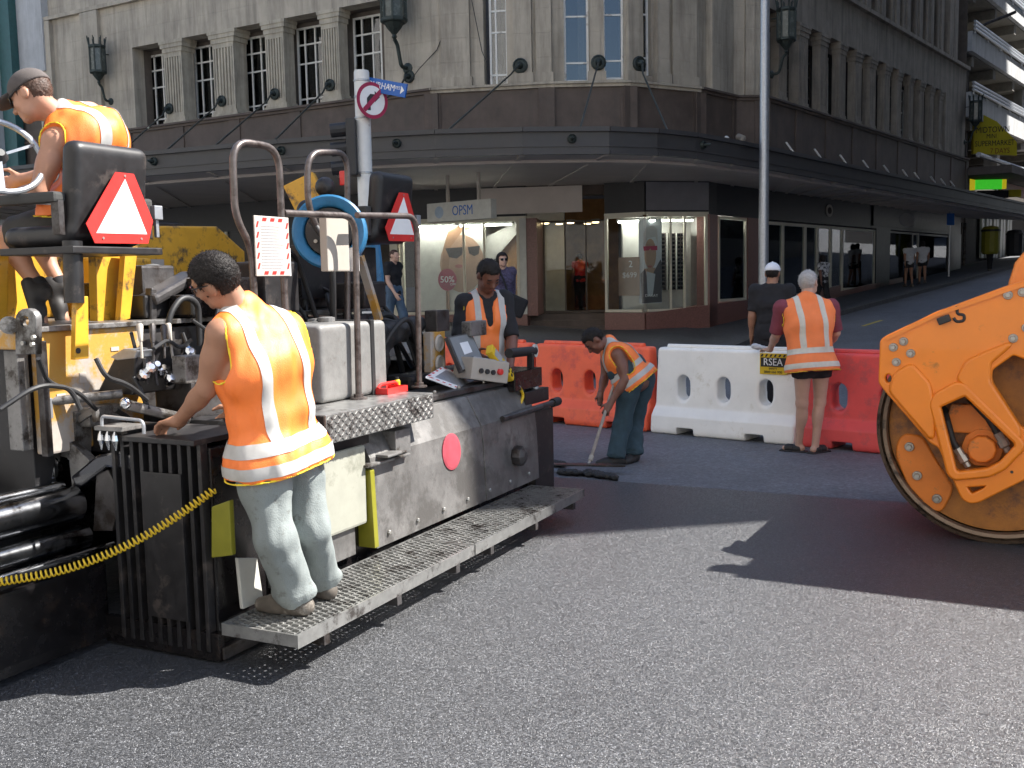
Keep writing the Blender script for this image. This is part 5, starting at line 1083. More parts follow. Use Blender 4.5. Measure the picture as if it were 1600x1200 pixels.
# balance plate on the drum disc
pw = PQ([(1403, 699), (1408, 686), (1416, 680), (1440, 683.7), (1459, 718), (1486, 760), (1484, 772), (1470, 797), (1455, 795), (1420.5, 756.6), (1403, 714)], .05); plate('balance_plate', pw, [], .05, 'orange2', rl, (0, .06, 0), (1, 0, 0), (0, 0, 1), bevel=.012, rnd=.03)
for x, y in ((1421, 698), (1433, 743), (1464, 779)): bolt(x, y, .02, .03)
# motor and hoses seen through the opening
c1 = rp(1535, 700, .0); m_ = MB(); m_.lathe([(.01, -.08), (.075, -.08), (.085, -.07), (.085, 0), (.12, 0), (.12, .12)], (c1[0], 0, c1[1]), (0, 1, 0), 10); m_.build('drum_motor', 'orange2', rl, bevel=.006)
m_ = MB(); a = rp(1512, 650, .0); m_.obox((a[0]+.02, .06, a[1]-.02), (.14, 0, 0), (0, .05, 0), (.02, 0, .09)); m_.build('motor_bracket', 'orange2', rl, bevel=.01)
for pts in (((1468, 632), (1480, 660), (1488, 690), (1499, 708)), ((1506, 620), (1525, 634), (1545, 655), (1562, 684))):
    q = [rp(x, y, -.05) for x, y in pts]; m_ = MB(); m_.tube([Vector((a, .12 if i == 0 else -.03, b)) for i, (a, b) in enumerate(q)], .022, 10); m_.build('hose', 'rubber', rl, smooth=True)
    e = q[-1]; g_ = q[-2]; d_ = Vector((e[0]-g_[0], 0, e[1]-g_[1])).normalized(); E_ = Vector((e[0], -.03, e[1])); m_ = MB(); m_.lathe([(.026, 0), (.026, .05), (.033, .05), (.033, .09), (.02, .1), (.02, .13)], E_-d_*.03, d_, 8); m_.build('hose_fitting', 'bolt', rl)
# second yoke, scraper, body, canopy
plate('yoke', PQ(out), [PQ(hole1)], .09, 'orange', rl, (0, 1.66, 0), (1, 0, 0), (0, 0, 1), bevel=.01, rnd=.02)
m_ = MB(); a = rp(1382, 560); m_.box(a[0]+.02, a[0]+.12, -.06, 1.62, a[1]-.1, a[1]+.06); m_.build('cross_member', 'orange', rl, bevel=.01)
m_ = MB(); a = rp(1600, 441); m_.prism([(a[0]-.10, .12, a[1]-.03), (a[0]-.06, .12, a[1]+.12), (a[0]+.03, .12, a[1]+.24), (a[0]+.2, .12, a[1]+.30), (a[0]+1.1, .12, a[1]+.30), (a[0]+1.1, .12, a[1]-.6), (a[0]+.3, .12, a[1]-.6)], (0, 1.3, 0)); m_.build('hood', 'orange', rl, bevel=.03)
m_ = MB(); m_.box(.75, 3.4, .1, 1.5, .55, 1.2); m_.build('chassis', 'orange', rl, bevel=.04)
m_ = MB(); m_.lathe(prof, (cx_+3.2, 0, cz_), (0, 1, 0), 48); m_.build('drum', 'drumrim', rl, smooth=True)
ZC = 2.85
for x, y in ((.72, .36), (.72, 1.84), (2.5, .36), (2.5, 1.84)): m_ = MB(); m_.box(x-.04, x+.04, y-.04, y+.04, 1.1, ZC); m_.build('canopy_post', 'black', rl)
m_ = MB(); m_.box(.62, 2.72, .20, 1.99, ZC, ZC+.1); m_.build('canopy_roof', 'orange', rl, bevel=.03)
m_ = MB(); m_.box(.48, .62, .64, .76, ZC-.05, ZC+.06); m_.build('work_light', 'black', rl); m_ = MB(); m_.box(.44, .62, .26, .38, ZC-.05, ZC+.08); m_.build('work_light', 'black', rl)
m_ = MB(); m_.box(1.2, 1.7, .6, 1.2, 1.2, 1.7); m_.box(1.65, 1.75, .6, 1.2, 1.65, 2.2); m_.build('seat', 'black', rl, bevel=.03)
# ---------------------------------------------------------------- asphalt paver
PM = Matrix(((PN.x, PU.x, 0, PO.x), (PN.y, PU.y, 0, PO.y), (0, 0, 1, 0), (0, 0, 0, 1)))
pv = thing('asphalt_paver', 'large black and yellow asphalt paver with two rear seats, handrails and a grated walkway', 'paving machine', mtx=PM)
piv = PM.inverted(); pc = piv @ CP
def bl(x, y, b): r = piv.to_3x3() @ ray(x, y); p = pc+r*((b-pc.x)/r.x); return Vector((b, p.y, p.z))
def al(x, y, a): r = piv.to_3x3() @ ray(x, y); p = pc+r*((a-pc.y)/r.y); return Vector((p.x, a, p.z))
def dl(x, y, Y): return piv @ D(x, y, Y)
def pp_(m_, name, mt, **k): return m_.build(name, mt, pv, **k)
def pbox(name, mt, b0, b1, a0, a1, z0, z1, bevel=.006, par=None, **k): m_ = MB(); m_.box(b0, b1, a0, a1, z0, z1); return m_.build(name, mt, par or pv, bevel=bevel, **k)
def ptube(name, mt, pts, r, rad_=0.0, n=12, par=None): m_ = MB(); m_.tube(arc_path(pts, rad_, 6) if rad_ else pts, r, n); return m_.build(name, mt, par or pv, smooth=True)
# walkway in two sections
AS = bl(742, 850, 0).y
for a0, a1 in ((0.0, AS-.008), (AS+.008, 3.28)):
    m_ = MB(); m_.box(-.012, 0, a0, a1, .145, .205); m_.box(-.42, -.408, a0, a1, .15, .205); m_.box(-.408, -.012, a0, a0+.012, .15, .204); m_.box(-.408, -.012, a1-.012, a1, .15, .204)
    wk = pp_(m_, 'walkway', 'tread')
    g = MB(); nb_ = 9
    for i in range(nb_): b = -.408+(.396)*(i+.5)/nb_; g.box(b-.0045, b+.0045, a0+.012, a1-.012, .165, .199)
    n = int((a1-a0)/.036)
    for j in range(n):
        a = a0+.012+(a1-a0-.024)*(j+.5)/n
        for i in range(nb_+1):
            b0 = -.408+.396*(i-.5)/nb_+.0045; b1 = -.408+.396*(i+.5)/nb_-.0045; s_ = .018 if i % 2 else 0
            b0 = max(b0, -.408); b1 = min(b1, -.012)
            if b1-b0 > .01 and a+s_ < a1-.02: g.box(b0, b1, a+s_-.006, a+s_+.006, .172, .203 if (i+j) % 3 else .206)
    g.build('grating', 'tread', wk, kind='stuff')
    for k in range(3): a = a0+.2+(a1-a0-.4)*k/2; m_ = MB(); m_.box(-.40, .004, a-.02, a+.02, .10, .144); m_.build('bracket', 'dsteel', wk)
# main screed
pbox('screed_body', 'oily', -1.12, -.50, .10, 3.46, .03, .64)
pbox('screed_base', 'dsteel', -1.16, -.45, .04, 3.46, .012, .07)
def profile(name, mt, pts, a0, a1, bevel=.004, par=None): m_ = MB(); m_.prism([(b, a0, z) for b, z in pts], (0, a1-a0, 0)); return m_.build(name, mt, par or pv, bevel=bevel)
prof = [(-.41, .235), (-.425, .60), (-.44, .74), (-.54, .93), (-.75, .97), (-.75, .235)]
profile('rear_plate', 'screed', prof, 1.24, 2.55); profile('rear_plate', 'screed', [(b+.004, z) for b, z in prof], 2.556, 3.40)
profile('rear_plate', 'screed', [(-.455, .235), (-.46, .70), (-.7, .72), (-.7, .235)], .42, 1.10)
a_, z_ = bl(590, 742, -.415).y, .66
profile('plate_edge', 'olive', [(-.395, .25), (-.41, .68), (-.55, .69), (-.55, .25)], 1.195, 1.236)
pbox('plate_ledge', 'steel', -.56, -.40, 1.16, 1.60, .70, .715); pbox('ledge_web', 'black', -.52, -.44, 1.25, 1.60, .60, .70)
pbox('stop_block', 'steel', -.52, -.41, 1.46, 1.62, .72, .86); pbox('stop_plate', 'steel', -.50, -.36, 1.30, 1.5, .735, .75)
q = [bl(x, y, -.44) for x, y in ((502, 712), (569, 712), (569, 818), (502, 818))]
M['palepanel'] = mat('pale_panel_paint', (.30, .30, .25), .6, var=.12, dirt=(.2, .2, .16), damt=.3)
pbox('pale_panel', 'palepanel', -.46, -.43, q[0].y, q[1].y, q[2].z, q[0].z, bevel=.02)
q = bl(711, 706, -.40); m_ = MB(); m_.lathe([(.115, 0), (.115, .006), (.10, .008)], (-.428, q.y, q.z), (1, 0, .06), 28); M['fadedred'] = mat('faded_red', (.34, .055, .075), .5, var=.25); pp_(m_, 'round_emblem', 'fadedred')
# seam bolts
for k in range(7):
    m_ = MB(); m_.lathe([(.014, 0), (.014, .01), (.01, .014)], (-.412, 1.36+k*.31, .30), (1, 0, 0), 6); pp_(m_, 'bolt', 'bolt')
# tread plate box and tank
bx0, bx1 = .74, 1.80
pbox('tread_box', 'tread', -.98, -.355, bx0, bx1, .895, 1.045, bevel=.006)
pbox('box_end', 'black', -.97, -.37, bx0-.006, bx0-.001, .90, 1.04, bevel=0)
m_ = MB()
for i in range(34):
    for j in range(6):
        a = bx0+.02+i*.0308; z = .907+j*.0235
        if a > bx1-.02: continue
        dz, da = (.008, .010) if (i+j) % 2 else (.008, -.010)
        m_.bar((-.3535, a-da, z-dz), (-.3535, a+da, z+dz), .0055, .005, up=Vector((1, 0, 0)))
pp_(m_, 'tread_lozenge', 'tread', kind='stuff')
sdf_obj('tank', [bx((-.83, 1.43, 1.262), (.19, .33, .215), rd=.03)], 'tank', pv, h=.011, world=False, smooth=1)
for a in (1.60,): m_ = MB(); m_.box(-1.025, -.634, a-.018, a+.018, 1.045, 1.484); pp_(m_, 'tank_strap', 'rubber', bevel=.004)
m_ = MB(); m_.lathe([(.05, 0), (.05, .025), (.03, .03)], (-.85, 1.45, 1.478), (0, 0, 1), 14); m_.bar((-.9, 1.36, 1.49), (-.9, 1.52, 1.50), .03, .012); pp_(m_, 'tank_cap', 'steel')
rb = thing('red_toolbox', 'small red plastic tray lying on the tread plate box behind the rail', 'tray', PM @ Vector((-.62, 1.72, 1.046)), -PHI)
m_ = MB(); m_.box(-.07, .07, -.11, .11, 0, .01); m_.box(-.07, -.06, -.11, .11, .01, .035); m_.box(.06, .07, -.11, .11, .01, .035); m_.box(-.06, .06, -.11, -.10, .01, .035); m_.box(-.06, .06, .10, .11, .01, .035); m_.build('tray', 'red', rb); m_ = MB(); m_.tube(arc_path([(0, -.105, .035), (0, -.08, .055), (0, .08, .055), (0, .105, .035)], .02), .01, 8); m_.build('handle', 'red', rb)
yb = thing('yellow_valve_cap', 'tiny yellow cap on the deck beside the grey tank', 'cap', PM @ Vector((-.7, 1.95, 1.06))); m_ = MB(); m_.lathe([(.02, 0), (.02, .03), (.014, .04)], (0, 0, 0), (0, 0, 1), 10); m_.build('cap_body', 'hiyellow', yb); m_ = MB(); m_.lathe([(.012, .04), (.012, .055)], (0, 0, 0), (0, 0, 1), 10); m_.build('cap_tip', 'ink', yb)
# handrails
TR = .0178
ptube('handrail', 'tube', [(-.6, .54, 1.05), (-.6, .53, 1.88), (-.6, .42, 2.02), (-.6, .425, 2.375), (-.6, .765, 2.375), (-.6, .765, 1.05)], TR, .12)
ptube('handrail', 'tube', [(-.6, .785, 2.055), (-.6, 1.41, 2.07), (-.6, 1.385, 1.046)], TR, .12)
ptube('handrail', 'tube', [bl(x, y, -1.08) for x, y in ((521, 560), (520, 398), (481, 330), (480, 238), (543, 238), (543, 337), (543, 560))], TR*1.1, .13)
ptube('handrail', 'tube', [(-.6, 1.43, 2.075), (-.6, 2.075, 2.10), (-.6, 2.045, 1.046)], TR, .12)
for a in (1.385, 2.045): m_ = MB(); m_.lathe([(.05, 0), (.05, .01), (.028, .012), (.028, .03)], (-.6, a, 1.045), (0, 0, 1), 12); pp_(m_, 'rail_foot', 'tube')
# instruction sign on the rail
a0, a1, z0, z1 = .515, .775, 1.74, 2.03
sg_ = pbox('instruction_plate', 'paper', -.572, -.564, a0, a1, z0, z1, bevel=.003)
pbox('back_plate', 'signwhite', -.60, -.575, a1-.02, a1+.018, z0-.0, z0+.14, bevel=0)
m_ = MB()
def chev(a, z, da, dz): m_.prism([(-.5635, a, z), (-.5635, a+da, z), (-.5635, a+da+dz*.4, z+dz), (-.5635, a+dz*.4, z+dz)], (.001, 0, 0))
for k in range(3): chev(a0+.055+k*.06, z0+.008, .03, .016); chev(a0+.055+k*.06, z1-.024, .03, .016)
for k in range(5): z = z0+.035+k*.05; chev(a0+.008, z, .012, .028); chev(a1-.028, z, .012, .028)
m_.build('border_stripe', 'red', sg_, kind='stuff')
m_ = MB(); rr = random.Random(5)
for k in range(15): z = z1-.05-k*.0145; m_.box(-.5635, -.5629, a0+.045, a1-.045-rr.random()*.05, z, z+.004)
m_.build('print_line', 'posterface', sg_, kind='stuff')
pbox('rail_box', 'beige', -.74, -.69, 1.265, 1.475, 1.765, 2.065, bevel=.008); pbox('rail_box_edge', 'signwhite', -.71, -.66, 1.50, 1.525, 1.765, 1.90, bevel=0)
# hose reel
rc_ = dl(514, 362, 6.35); ax = Vector((.45, -.88, .05))
m_ = MB(); m_.lathe([(.215, -.1), (.228, -.09), (.228, .0), (.215, .012), (.17, .0), (.155, -.02), (.155, -.08)], rc_, ax, 40); pp_(m_, 'hose_reel', 'blue', smooth=True)
m_ = MB(); m_.lathe([(.153, -.06), (.146, -.005), (.05, .0), (.045, .03), (.02, .035)], rc_, ax, 28); hub = pp_(m_, 'reel_hub', 'black', smooth=True)
for k in range(5):
    x, y, d_ = frame_of(ax); q = rc_+(x*cos(k*1.25)+y*sin(k*1.25))*.10+d_*0.0; m_ = MB(); m_.lathe([(.012, 0), (.012, .012)], q, ax, 8); m_.build('bolt', 'bolt', hub)
ptube('hose', 'rubber', [dl(487, 345, 6.25), dl(506, 372, 6.22), dl(518, 392, 6.2), dl(520, 440, 6.2), dl(520, 500, 6.3)], .02, .1)
# tractor body
pbox('rear_wall', 'wornyellow', -1.42, -1.35, -.09, .52, .92, 1.50, bevel=.012); pbox('rear_wall', 'dsteel', -1.46, -1.36, .53, 2.75, .7, 1.48)
pbox('deck', 'steel', -2.6, -1.33, -.12, 2.8, 1.50, 1.525, bevel=.004)
pbox('side_frame', 'black', -4.6, -1.43, -.10, .02, .55, 1.46); pbox('chassis', 'oily', -4.6, -1.5, .04, 2.7, .35, 1.46)
pbox('corner_post', 'steel', -1.50, -1.41, -.17, -.11, .95, 1.42, bevel=.005); pbox('corner_post', 'dsteel', -1.35, -1.31, -.12, -.085, .92, 1.46, bevel=.004)
for k in range(2): m_ = MB(); m_.tube([(-4.0+k*2.0, -.3, .42), (-4.0+k*2.0, .2, .42)], .42, 24); pp_(m_, 'drive_wheel', 'rubber', smooth=True)
# lifting eye and bar
O_ = al(45, 520, -.26); e_ = lambda x, y: (lambda p: (p.x, p.z))(al(x, y, -.26))
plate('lifting_eye', [e_(30, 552), e_(60, 552), e_(60, 500)]+[e_(45+15.5*cos(t), 500-17*sin(t)) for t in [pi*i/8 for i in range(1, 8)]]+[e_(29.5, 500)], [[e_(43+8*cos(t), 502+10*sin(t)) for t in [2*pi*i/14 for i in range(14)]]], .035, 'steel', pv, (0, -.26, 0), (1, 0, 0), (0, 0, 1), bevel=.004)
pbox('lift_bar', 'wornyellow', -2.2, O_.x-.05, -.25, -.17, al(20, 547, -.26).z, al(20, 517, -.26).z, bevel=.01)
m_ = MB(); m_.cyl(al(14, 508, -.2), al(14, 508, -.3), .04, 14); pp_(m_, 'pin', 'steel')
for x, y in ((38, 536), (52, 538), (54, 527)): m_ = MB(); p = al(x, y, -.28); m_.lathe([(.011, 0), (.011, .012)], p, (0, -1, 0), 6); pp_(m_, 'bolt', 'bolt')
# seat supports
m_ = MB(); m_.cyl((-1.27, .05, 1.63), (-1.27, .06, 1.92), .045, 16); pp_(m_, 'seat_post', 'black', smooth=True)
p = [bl(x, y, -1.28) for x, y in ((112, 463), (131, 463), (132, 560), (110, 562))]; m_ = MB(); m_.prism(p, (.03, 0, 0)); pp_(m_, 'post_bracket', 'yellow', bevel=.004)
m_ = MB(); m_.lathe([(.014, 0), (.014, .003)], bl(122, 548, -1.249), (1, 0, 0), 10); pp_(m_, 'bracket_hole', 'ink')
p = [bl(x, y, -1.62) for x, y in ((153, 508), (180, 503), (192, 383), (150, 383))]; m_ = MB(); m_.prism(p, (-.06, 0, 0)); pp_(m_, 'gusset', 'yellow', bevel=.004)
p = [bl(x, y, -1.58) for x, y in ((179, 503), (195, 498), (207, 386), (188, 384))]; m_ = MB(); m_.prism(p, (.04, 0, 0)); pp_(m_, 'gusset', 'yellow', bevel=.004)
p = [bl(x, y, -1.9) for x, y in ((-30, 520), (12, 520), (14, 400), (-30, 380))]; m_ = MB(); m_.prism(p, (-.08, 0, 0)); pp_(m_, 'console_post', 'yellow', bevel=.004)
pbox('console_panel', 'yellow', -2.6, -2.4, .3, 1.45, 1.53, 2.02, bevel=.02)
pbox('seat_beam', 'black', -1.7, -1.2, .0, .56, 1.86, 1.895)
def seat(da, dz):
    sdf_obj('seat_shell', [bx((-1.30, .30+da, 2.16+dz), (.055, .235, .235), [[1, 0, .12], [0, 1, 0], [-.12, 0, 1]], .05, k=.04), bx((-1.52, .28+da, 1.95+dz), (.22, .235, .05), rd=.045, k=.05)], 'black', pv, h=.014, world=False)
    for s_, a in ((0, .03), (1, .575)):
        m_ = MB(); m_.box(-1.72, -1.30, a+da-.035, a+da+.035, 2.10+dz, 2.15+dz); pp_(m_, 'armrest', 'cgrey', bevel=.015); m_ = MB(); m_.bar((-1.32, a+da, 1.95+dz), (-1.32, a+da, 2.11+dz), .03, .05); pp_(m_, 'armrest_bracket', 'dsteel')
    tri = [(.29, 2.255), (.405, 2.255), (.515, 2.03), (.475, 1.915), (.14, 1.91), (.095, 2.0)]; inn = [(.345, 2.225), (.468, 1.962), (.150, 1.958)]
    m_ = MB(); m_.prism([(-1.215, a+da, z+dz) for a, z in tri], (.004, 0, 0)); w_ = pp_(m_, 'warning_triangle', 'red'); m_ = MB(); m_.prism([(-1.2105, a+da, z+dz) for a, z in inn], (.002, 0, 0)); m_.build('triangle_centre', 'signwhite', w_)
    for a, z in ((.19, 1.935), (.43, 1.938), (.345, 2.24)): m_ = MB(); m_.lathe([(.006, 0), (.006, .003)], (-1.2105, a+da, z+dz), (1, 0, 0), 8); m_.build('rivet', 'bolt', w_)
    m_ = MB(); m_.box(-1.26, -1.225, .545+da, .60+da, 2.04+dz, 2.11+dz); m_.bar((-1.25, .575+da, 1.95+dz), (-1.25, .575+da, 2.04+dz), .02, .02); pp_(m_, 'side_reflector', 'galv', bevel=.004)
seat(0, 0); seat(2.57, .075)
pbox('rear_rail_box', 'black', -1.9, -1.45, 2.0, 2.9, 1.6, 1.95)
ptube('grab_rail', 'black', [(-1.5, 2.1, 1.5), (-1.5, 2.1, 2.22), (-1.5, 2.6, 2.24)], .03, .08)
# steering wheel
wc_ = dl(-2, 243, 4.95); wx = (Vector((1, -.35, .55))).normalized(); x, y, d_ = frame_of(wx); R_ = .20
m_ = MB(); m_.tube([wc_+(x*cos(2*pi*i/32)+y*sin(2*pi*i/32))*R_ for i in range(33)], .015, 8, cap=False); whl = pp_(m_, 'steering_wheel', 'galv', smooth=True)
for k in range(3): m_ = MB(); m_.bar(wc_, wc_+(x*cos(2.1*k+.4)+y*sin(2.1*k+.4))*R_, .022, .012); m_.build('spoke', 'galv', whl)
m_ = MB(); m_.lathe([(.04, -.02), (.045, .0), (.02, .03)], wc_, wx, 14); m_.build('hub', 'ink', whl); m_ = MB(); m_.cyl(wc_, wc_-wx*.5, .03, 10); m_.build('column', 'dsteel', whl)
pbox('console', 'yellow', wc_.x-1.1, wc_.x-.62, wc_.y-.1, wc_.y+.55, 1.53, 1.98, bevel=.03)
# engine hood
hp = [(1.50, 1.2), (1.50, 1.90), (1.70, 2.10), (2.34, 2.12), (2.70, 1.90), (2.70, 1.2)]
m_ = MB(); m_.prism([(-2.42, a, z) for a, z in hp], (-1.7, 0, 0)); hd_ = pp_(m_, 'engine_hood', 'yellow', bevel=.015)
pbox('hood_grille', 'black', -3.6, -2.62, 1.78, 2.22, 2.11, 2.14, par=hd_)
for k in range(9): m_ = MB(); m_.box(-3.5+k*.1, -3.46+k*.1, 1.8, 2.2, 2.141, 2.155); m_.build('grille_slat', 'rubber', hd_)
pbox('hood_label', 'beige', -2.419, -2.415, 1.60, 1.80, 1.78, 1.88, par=hd_, bevel=0); pbox('hood_seam', 'ink', -2.419, -2.416, 1.51, 2.69, 1.70, 1.706, par=hd_, bevel=0)
m_ = MB(); m_.tube([(-2.9, 1.62, 1.995), (-2.75, 1.62, 1.995)], .02, 8); m_.build('hood_handle', 'ink', hd_)
pbox('side_pod', 'yellow', -2.7, -2.2, 1.0, 1.48, 1.45, 1.88, bevel=.02)
ptube('blue_tube', 'blue', [dl(590, 450, 8.2), dl(582, 380, 8.2)], .06);  # blue tube standing in for the bluish lower part of the signal pole
# dark clutter between hood and rails
rr = random.Random(11)
for k in range(16):
    b = rr.uniform(-2.0, -1.2); a = rr.uniform(.75, 2.6); z = 1.53; s_ = rr.uniform(.06, .16); h_ = rr.uniform(.1, .34)
    pbox('pump_block', rr.choice(['black', 'dsteel', 'oily']), b-s_, b+s_, a-s_, a+s_, z, z+h_, bevel=.015)
for k in range(14):
    b = rr.uniform(-1.9, -1.1); a = rr.uniform(.7, 2.5); p0 = Vector((b, a, 1.3)); p1 = p0+Vector((rr.uniform(-.2, .3), rr.uniform(-.1, .3), rr.uniform(.3, .55))); p2 = p1+Vector((rr.uniform(-.1, .3), rr.uniform(.1, .4), rr.uniform(-.4, .1))); p3 = p2+Vector((.1, .1, -.5))
    ptube('hydraulic_hose', 'rubber', [p0, p1, p2, p3], rr.uniform(.012, .02), .18, n=8)
m_ = MB(); m_.bar(bl(562, 400, -1.0), bl(592, 500, -1.0), .05, .03); pp_(m_, 'yellow_strut', 'wornyellow')
m_ = MB(); m_.bar(dl(455, 312, 7.4), dl(500, 290, 7.4), .12, .2); pp_(m_, 'far_hood_edge', 'yellow')
m_ = MB(); m_.sphere(dl(508, 292, 7.2), .07, 12, 8); pp_(m_, 'beacon_base', 'black', smooth=True); m_ = MB(); m_.box(*[v for q in zip(dl(530, 290, 7.2), dl(530, 290, 7.2)+Vector((.05, .07, .1))) for v in q]); pp_(m_, 'tail_lamp', 'red', bevel=.01)
# lever bank beside the worker
pbox('valve_block', 'dsteel', -1.25, -1.0, .50, .78, 1.02, 1.22, bevel=.012); pbox('valve_block', 'steel', -1.12, -.95, .56, .82, 1.24, 1.34, bevel=.01)
for k, (x0, y0, x1, y1) in enumerate(((222, 560, 218, 506), (240, 565, 238, 506), (257, 560, 256, 508), (270, 560, 262, 505), (230, 600, 226, 560), (246, 602, 240, 565), (262, 604, 254, 570))):
    a = bl(x0, y0, -1.05); b = bl(x1, y1, -1.08); m_ = MB(); m_.tube([a, a.lerp(b, .55)], .007, 7); m_.tube([a.lerp(b, .5), a.lerp(b, .95), b], [.010, .017, .012], 8); pp_(m_, 'lever', 'beige' if k % 3 == 0 else 'dsteel', smooth=True)
for x, y in ((228, 585), (236, 578), (250, 582), (262, 590), (243, 575), (272, 575), (285, 560)): m_ = MB(); p = bl(x*1.25-62, y*1.4-232, -1.0-random.random()*.15); m_.lathe([(.02, -.03), (.028, 0), (.028, .03), (.015, .04)], p, (.8, -.3, .4), 8); pp_(m_, 'fitting', 'chrome')
pbox('junction_box', 'steel', -.99, -.90, bl(278, 570, -.95).y, bl(305, 570, -.95).y, bl(290, 598, -.95).z, bl(290, 555, -.95).z, bevel=.008)
p = [al(x, y, .22) for x, y in ((152, 612), (178, 560), (214, 545), (207, 618))]; m_ = MB(); m_.prism(p, (0, .3, 0)); pp_(m_, 'hopper_lamp', 'black', bevel=.01); p = [al(x, y, .215) for x, y in ((171, 558), (192, 545), (215, 548), (211, 560), (182, 563))]; m_ = MB(); m_.prism(p, (0, .12, 0)); pp_(m_, 'lamp_glass', 'galv', bevel=.006)
m_ = MB(); m_.bar(bl(195, 632, -1.05), bl(296, 656, -.95), .05, .05); pp_(m_, 'cylinder', 'steel', bevel=.02); 
for x, y in ((196, 630), (284, 652)): m_ = MB(); m_.sphere(bl(x, y, -1.0), .028, 10, 7); pp_(m_, 'cylinder_end', 'chrome', smooth=True)
m_ = MB(); m_.bar(bl(229, 470, -1.5), bl(300, 430, -1.5), .14, .06); pp_(m_, 'arm', 'dsteel', bevel=.02); m_ = MB(); m_.bar(bl(236, 500, -1.48), bl(236, 450, -1.48), .05, .04); pp_(m_, 'arm_link', 'dsteel', bevel=.01)
ptube('hose', 'rubber', [bl(265, 540, -1.2), bl(262, 495, -1.2), bl(285, 462, -1.2), bl(310, 472, -1.2), bl(312, 540, -1.2)], .016, .1)
ptube('hose', 'rubber', [bl(208, 590, -1.1), bl(220, 610, -1.05), bl(232, 640, -1.0)], .012, .03)
pbox('motor_drum', 'black', -.98, -.72, .42, .72, .82, 1.05, bevel=.05); 
# ribbed end cover the worker leans on
rbx = pbox('ribbed_cover', 'oily', -1.06, -.49, .06, .40, .03, .98, bevel=.01)
for k in range(10): b = -1.05+k*.058; m_ = MB(); m_.box(b, b+.022, .015, .06, .05, 1.02-(.03 if k in (3, 4, 5) else 0)); m_.build('rib', 'black', rbx, bevel=.003)
pbox('cover_plate', 'black', -.86, -.62, .004, .0145, .18, .86, par=rbx, bevel=.003)
pbox('hook_rack', 'steel', -1.09, -.92, -.04, .10, 1.045, 1.065, par=rbx, bevel=.003); m_ = MB(); m_.tube(arc_path([(-1.06, -.02, 1.065), (-1.06, -.02, 1.11), (-.80, -.02, 1.10), (-.80, -.02, 1.04)], .03), .008, 8); m_.build('rack_handle', 'galv', rbx, smooth=True)
for k in range(3): m_ = MB(); b = -1.06+k*.045; m_.lathe([(.004, 0), (.012, -.02), (.016, -.045), (.008, -.07), (.003, -.09)], (b, -.03, 1.045), (0, 0, 1), 8); m_.build('spring_hook', 'chrome', rbx)
m_ = MB(); m_.box(-.93, -.50, -.03, .4, 1.0, 1.025); m_.build('cover_cap', 'black', rbx, bevel=.004)
pbox('end_gate', 'oily', -1.16, -.46, .02, .06, .012, .14, bevel=.004)
# telescopic extension towards the camera
pbox('extension_body', 'oily', -1.95, -1.16, -4.2, .05, .02, .40, bevel=.02)
m_ = MB(); m_.prism([(-1.155, -4.2, .03), (-1.155, .04, .03), (-1.20, .04, .42), (-1.20, -4.2, .42)], (-.02, 0, 0)); pp_(m_, 'extension_face', 'oily')
def along_a(name, mt, x, y, b, a0, a1, r, n=20): p = bl(x, y, b); m_ = MB(); m_.cyl((p.x, a0, p.z), (p.x, a1, p.z), r, n); return pp_(m_, name, mt, smooth=True)
M['dchrome'] = mat('oily_chrome', (.30, .31, .33), .16, 1.0, var=.15, dirt=(.03, .022, .02), damt=.32, dscale=7)
M['gloss'] = mat('glossy_black_rod', (.012, .012, .016), .12, .0, var=.3, spec=.9, coat=.6)
p = bl(60, 800, -1.32); m_ = MB(); m_.cyl((p.x, -4, p.z), (p.x, .02, p.z), .085, 28); pp_(m_, 'guide_tube', 'dchrome', smooth=True)
p = bl(60, 858, -1.26); m_ = MB(); m_.cyl((p.x, -4, p.z), (p.x, .02, p.z), .055, 24); pp_(m_, 'guide_tube', 'dchrome', smooth=True)
p = bl(60, 888, -1.17); m_ = MB(); m_.cyl((p.x, -4, p.z), (p.x, .10, p.z), .022, 16); pp_(m_, 'guide_rod', 'chrome', smooth=True)
p = bl(60, 768, -1.40); m_ = MB(); m_.cyl((p.x, -4, p.z), (p.x, .02, p.z), .03, 16); pp_(m_, 'guide_rod', 'chrome', smooth=True)
for k, (x, y) in enumerate(((40, 745), (55, 728))): m_ = MB(); p = al(x, y, .02); m_.cyl(p+Vector((-.3, 0, 0)), p+Vector((.12, 0, .05)), .05, 16); pp_(m_, 'piston', 'gloss' if k == 0 else 'dsteel', smooth=True)
m_ = MB(); p = al(70, 735, .0); m_.lathe([(.07, -.02), (.075, 0), (.075, .03), (.04, .05)], p, (.9, -.3, .1), 16); pp_(m_, 'piston_collar', 'chrome', smooth=True)
p = [al(x, y, .04) for x, y in ((108, 722), (108, 690), (140, 720), (112, 760))]; m_ = MB(); m_.prism(p, (0, .05, 0)); pp_(m_, 'lug', 'steel', bevel=.004)
p = [al(x, y, .03) for x, y in ((110, 745), (150, 712), (185, 704), (205, 712), (205, 735), (165, 730), (120, 765))]; m_ = MB(); m_.prism(p, (0, .1, 0)); pp_(m_, 'curved_link', 'gloss', bevel=.012)
p = [al(x, y, .05) for x, y in ((145, 830), (150, 740), (168, 734), (190, 775), (175, 830))]; m_ = MB(); m_.prism(p, (0, .06, 0)); pp_(m_, 'link_plate', 'dsteel', bevel=.006)
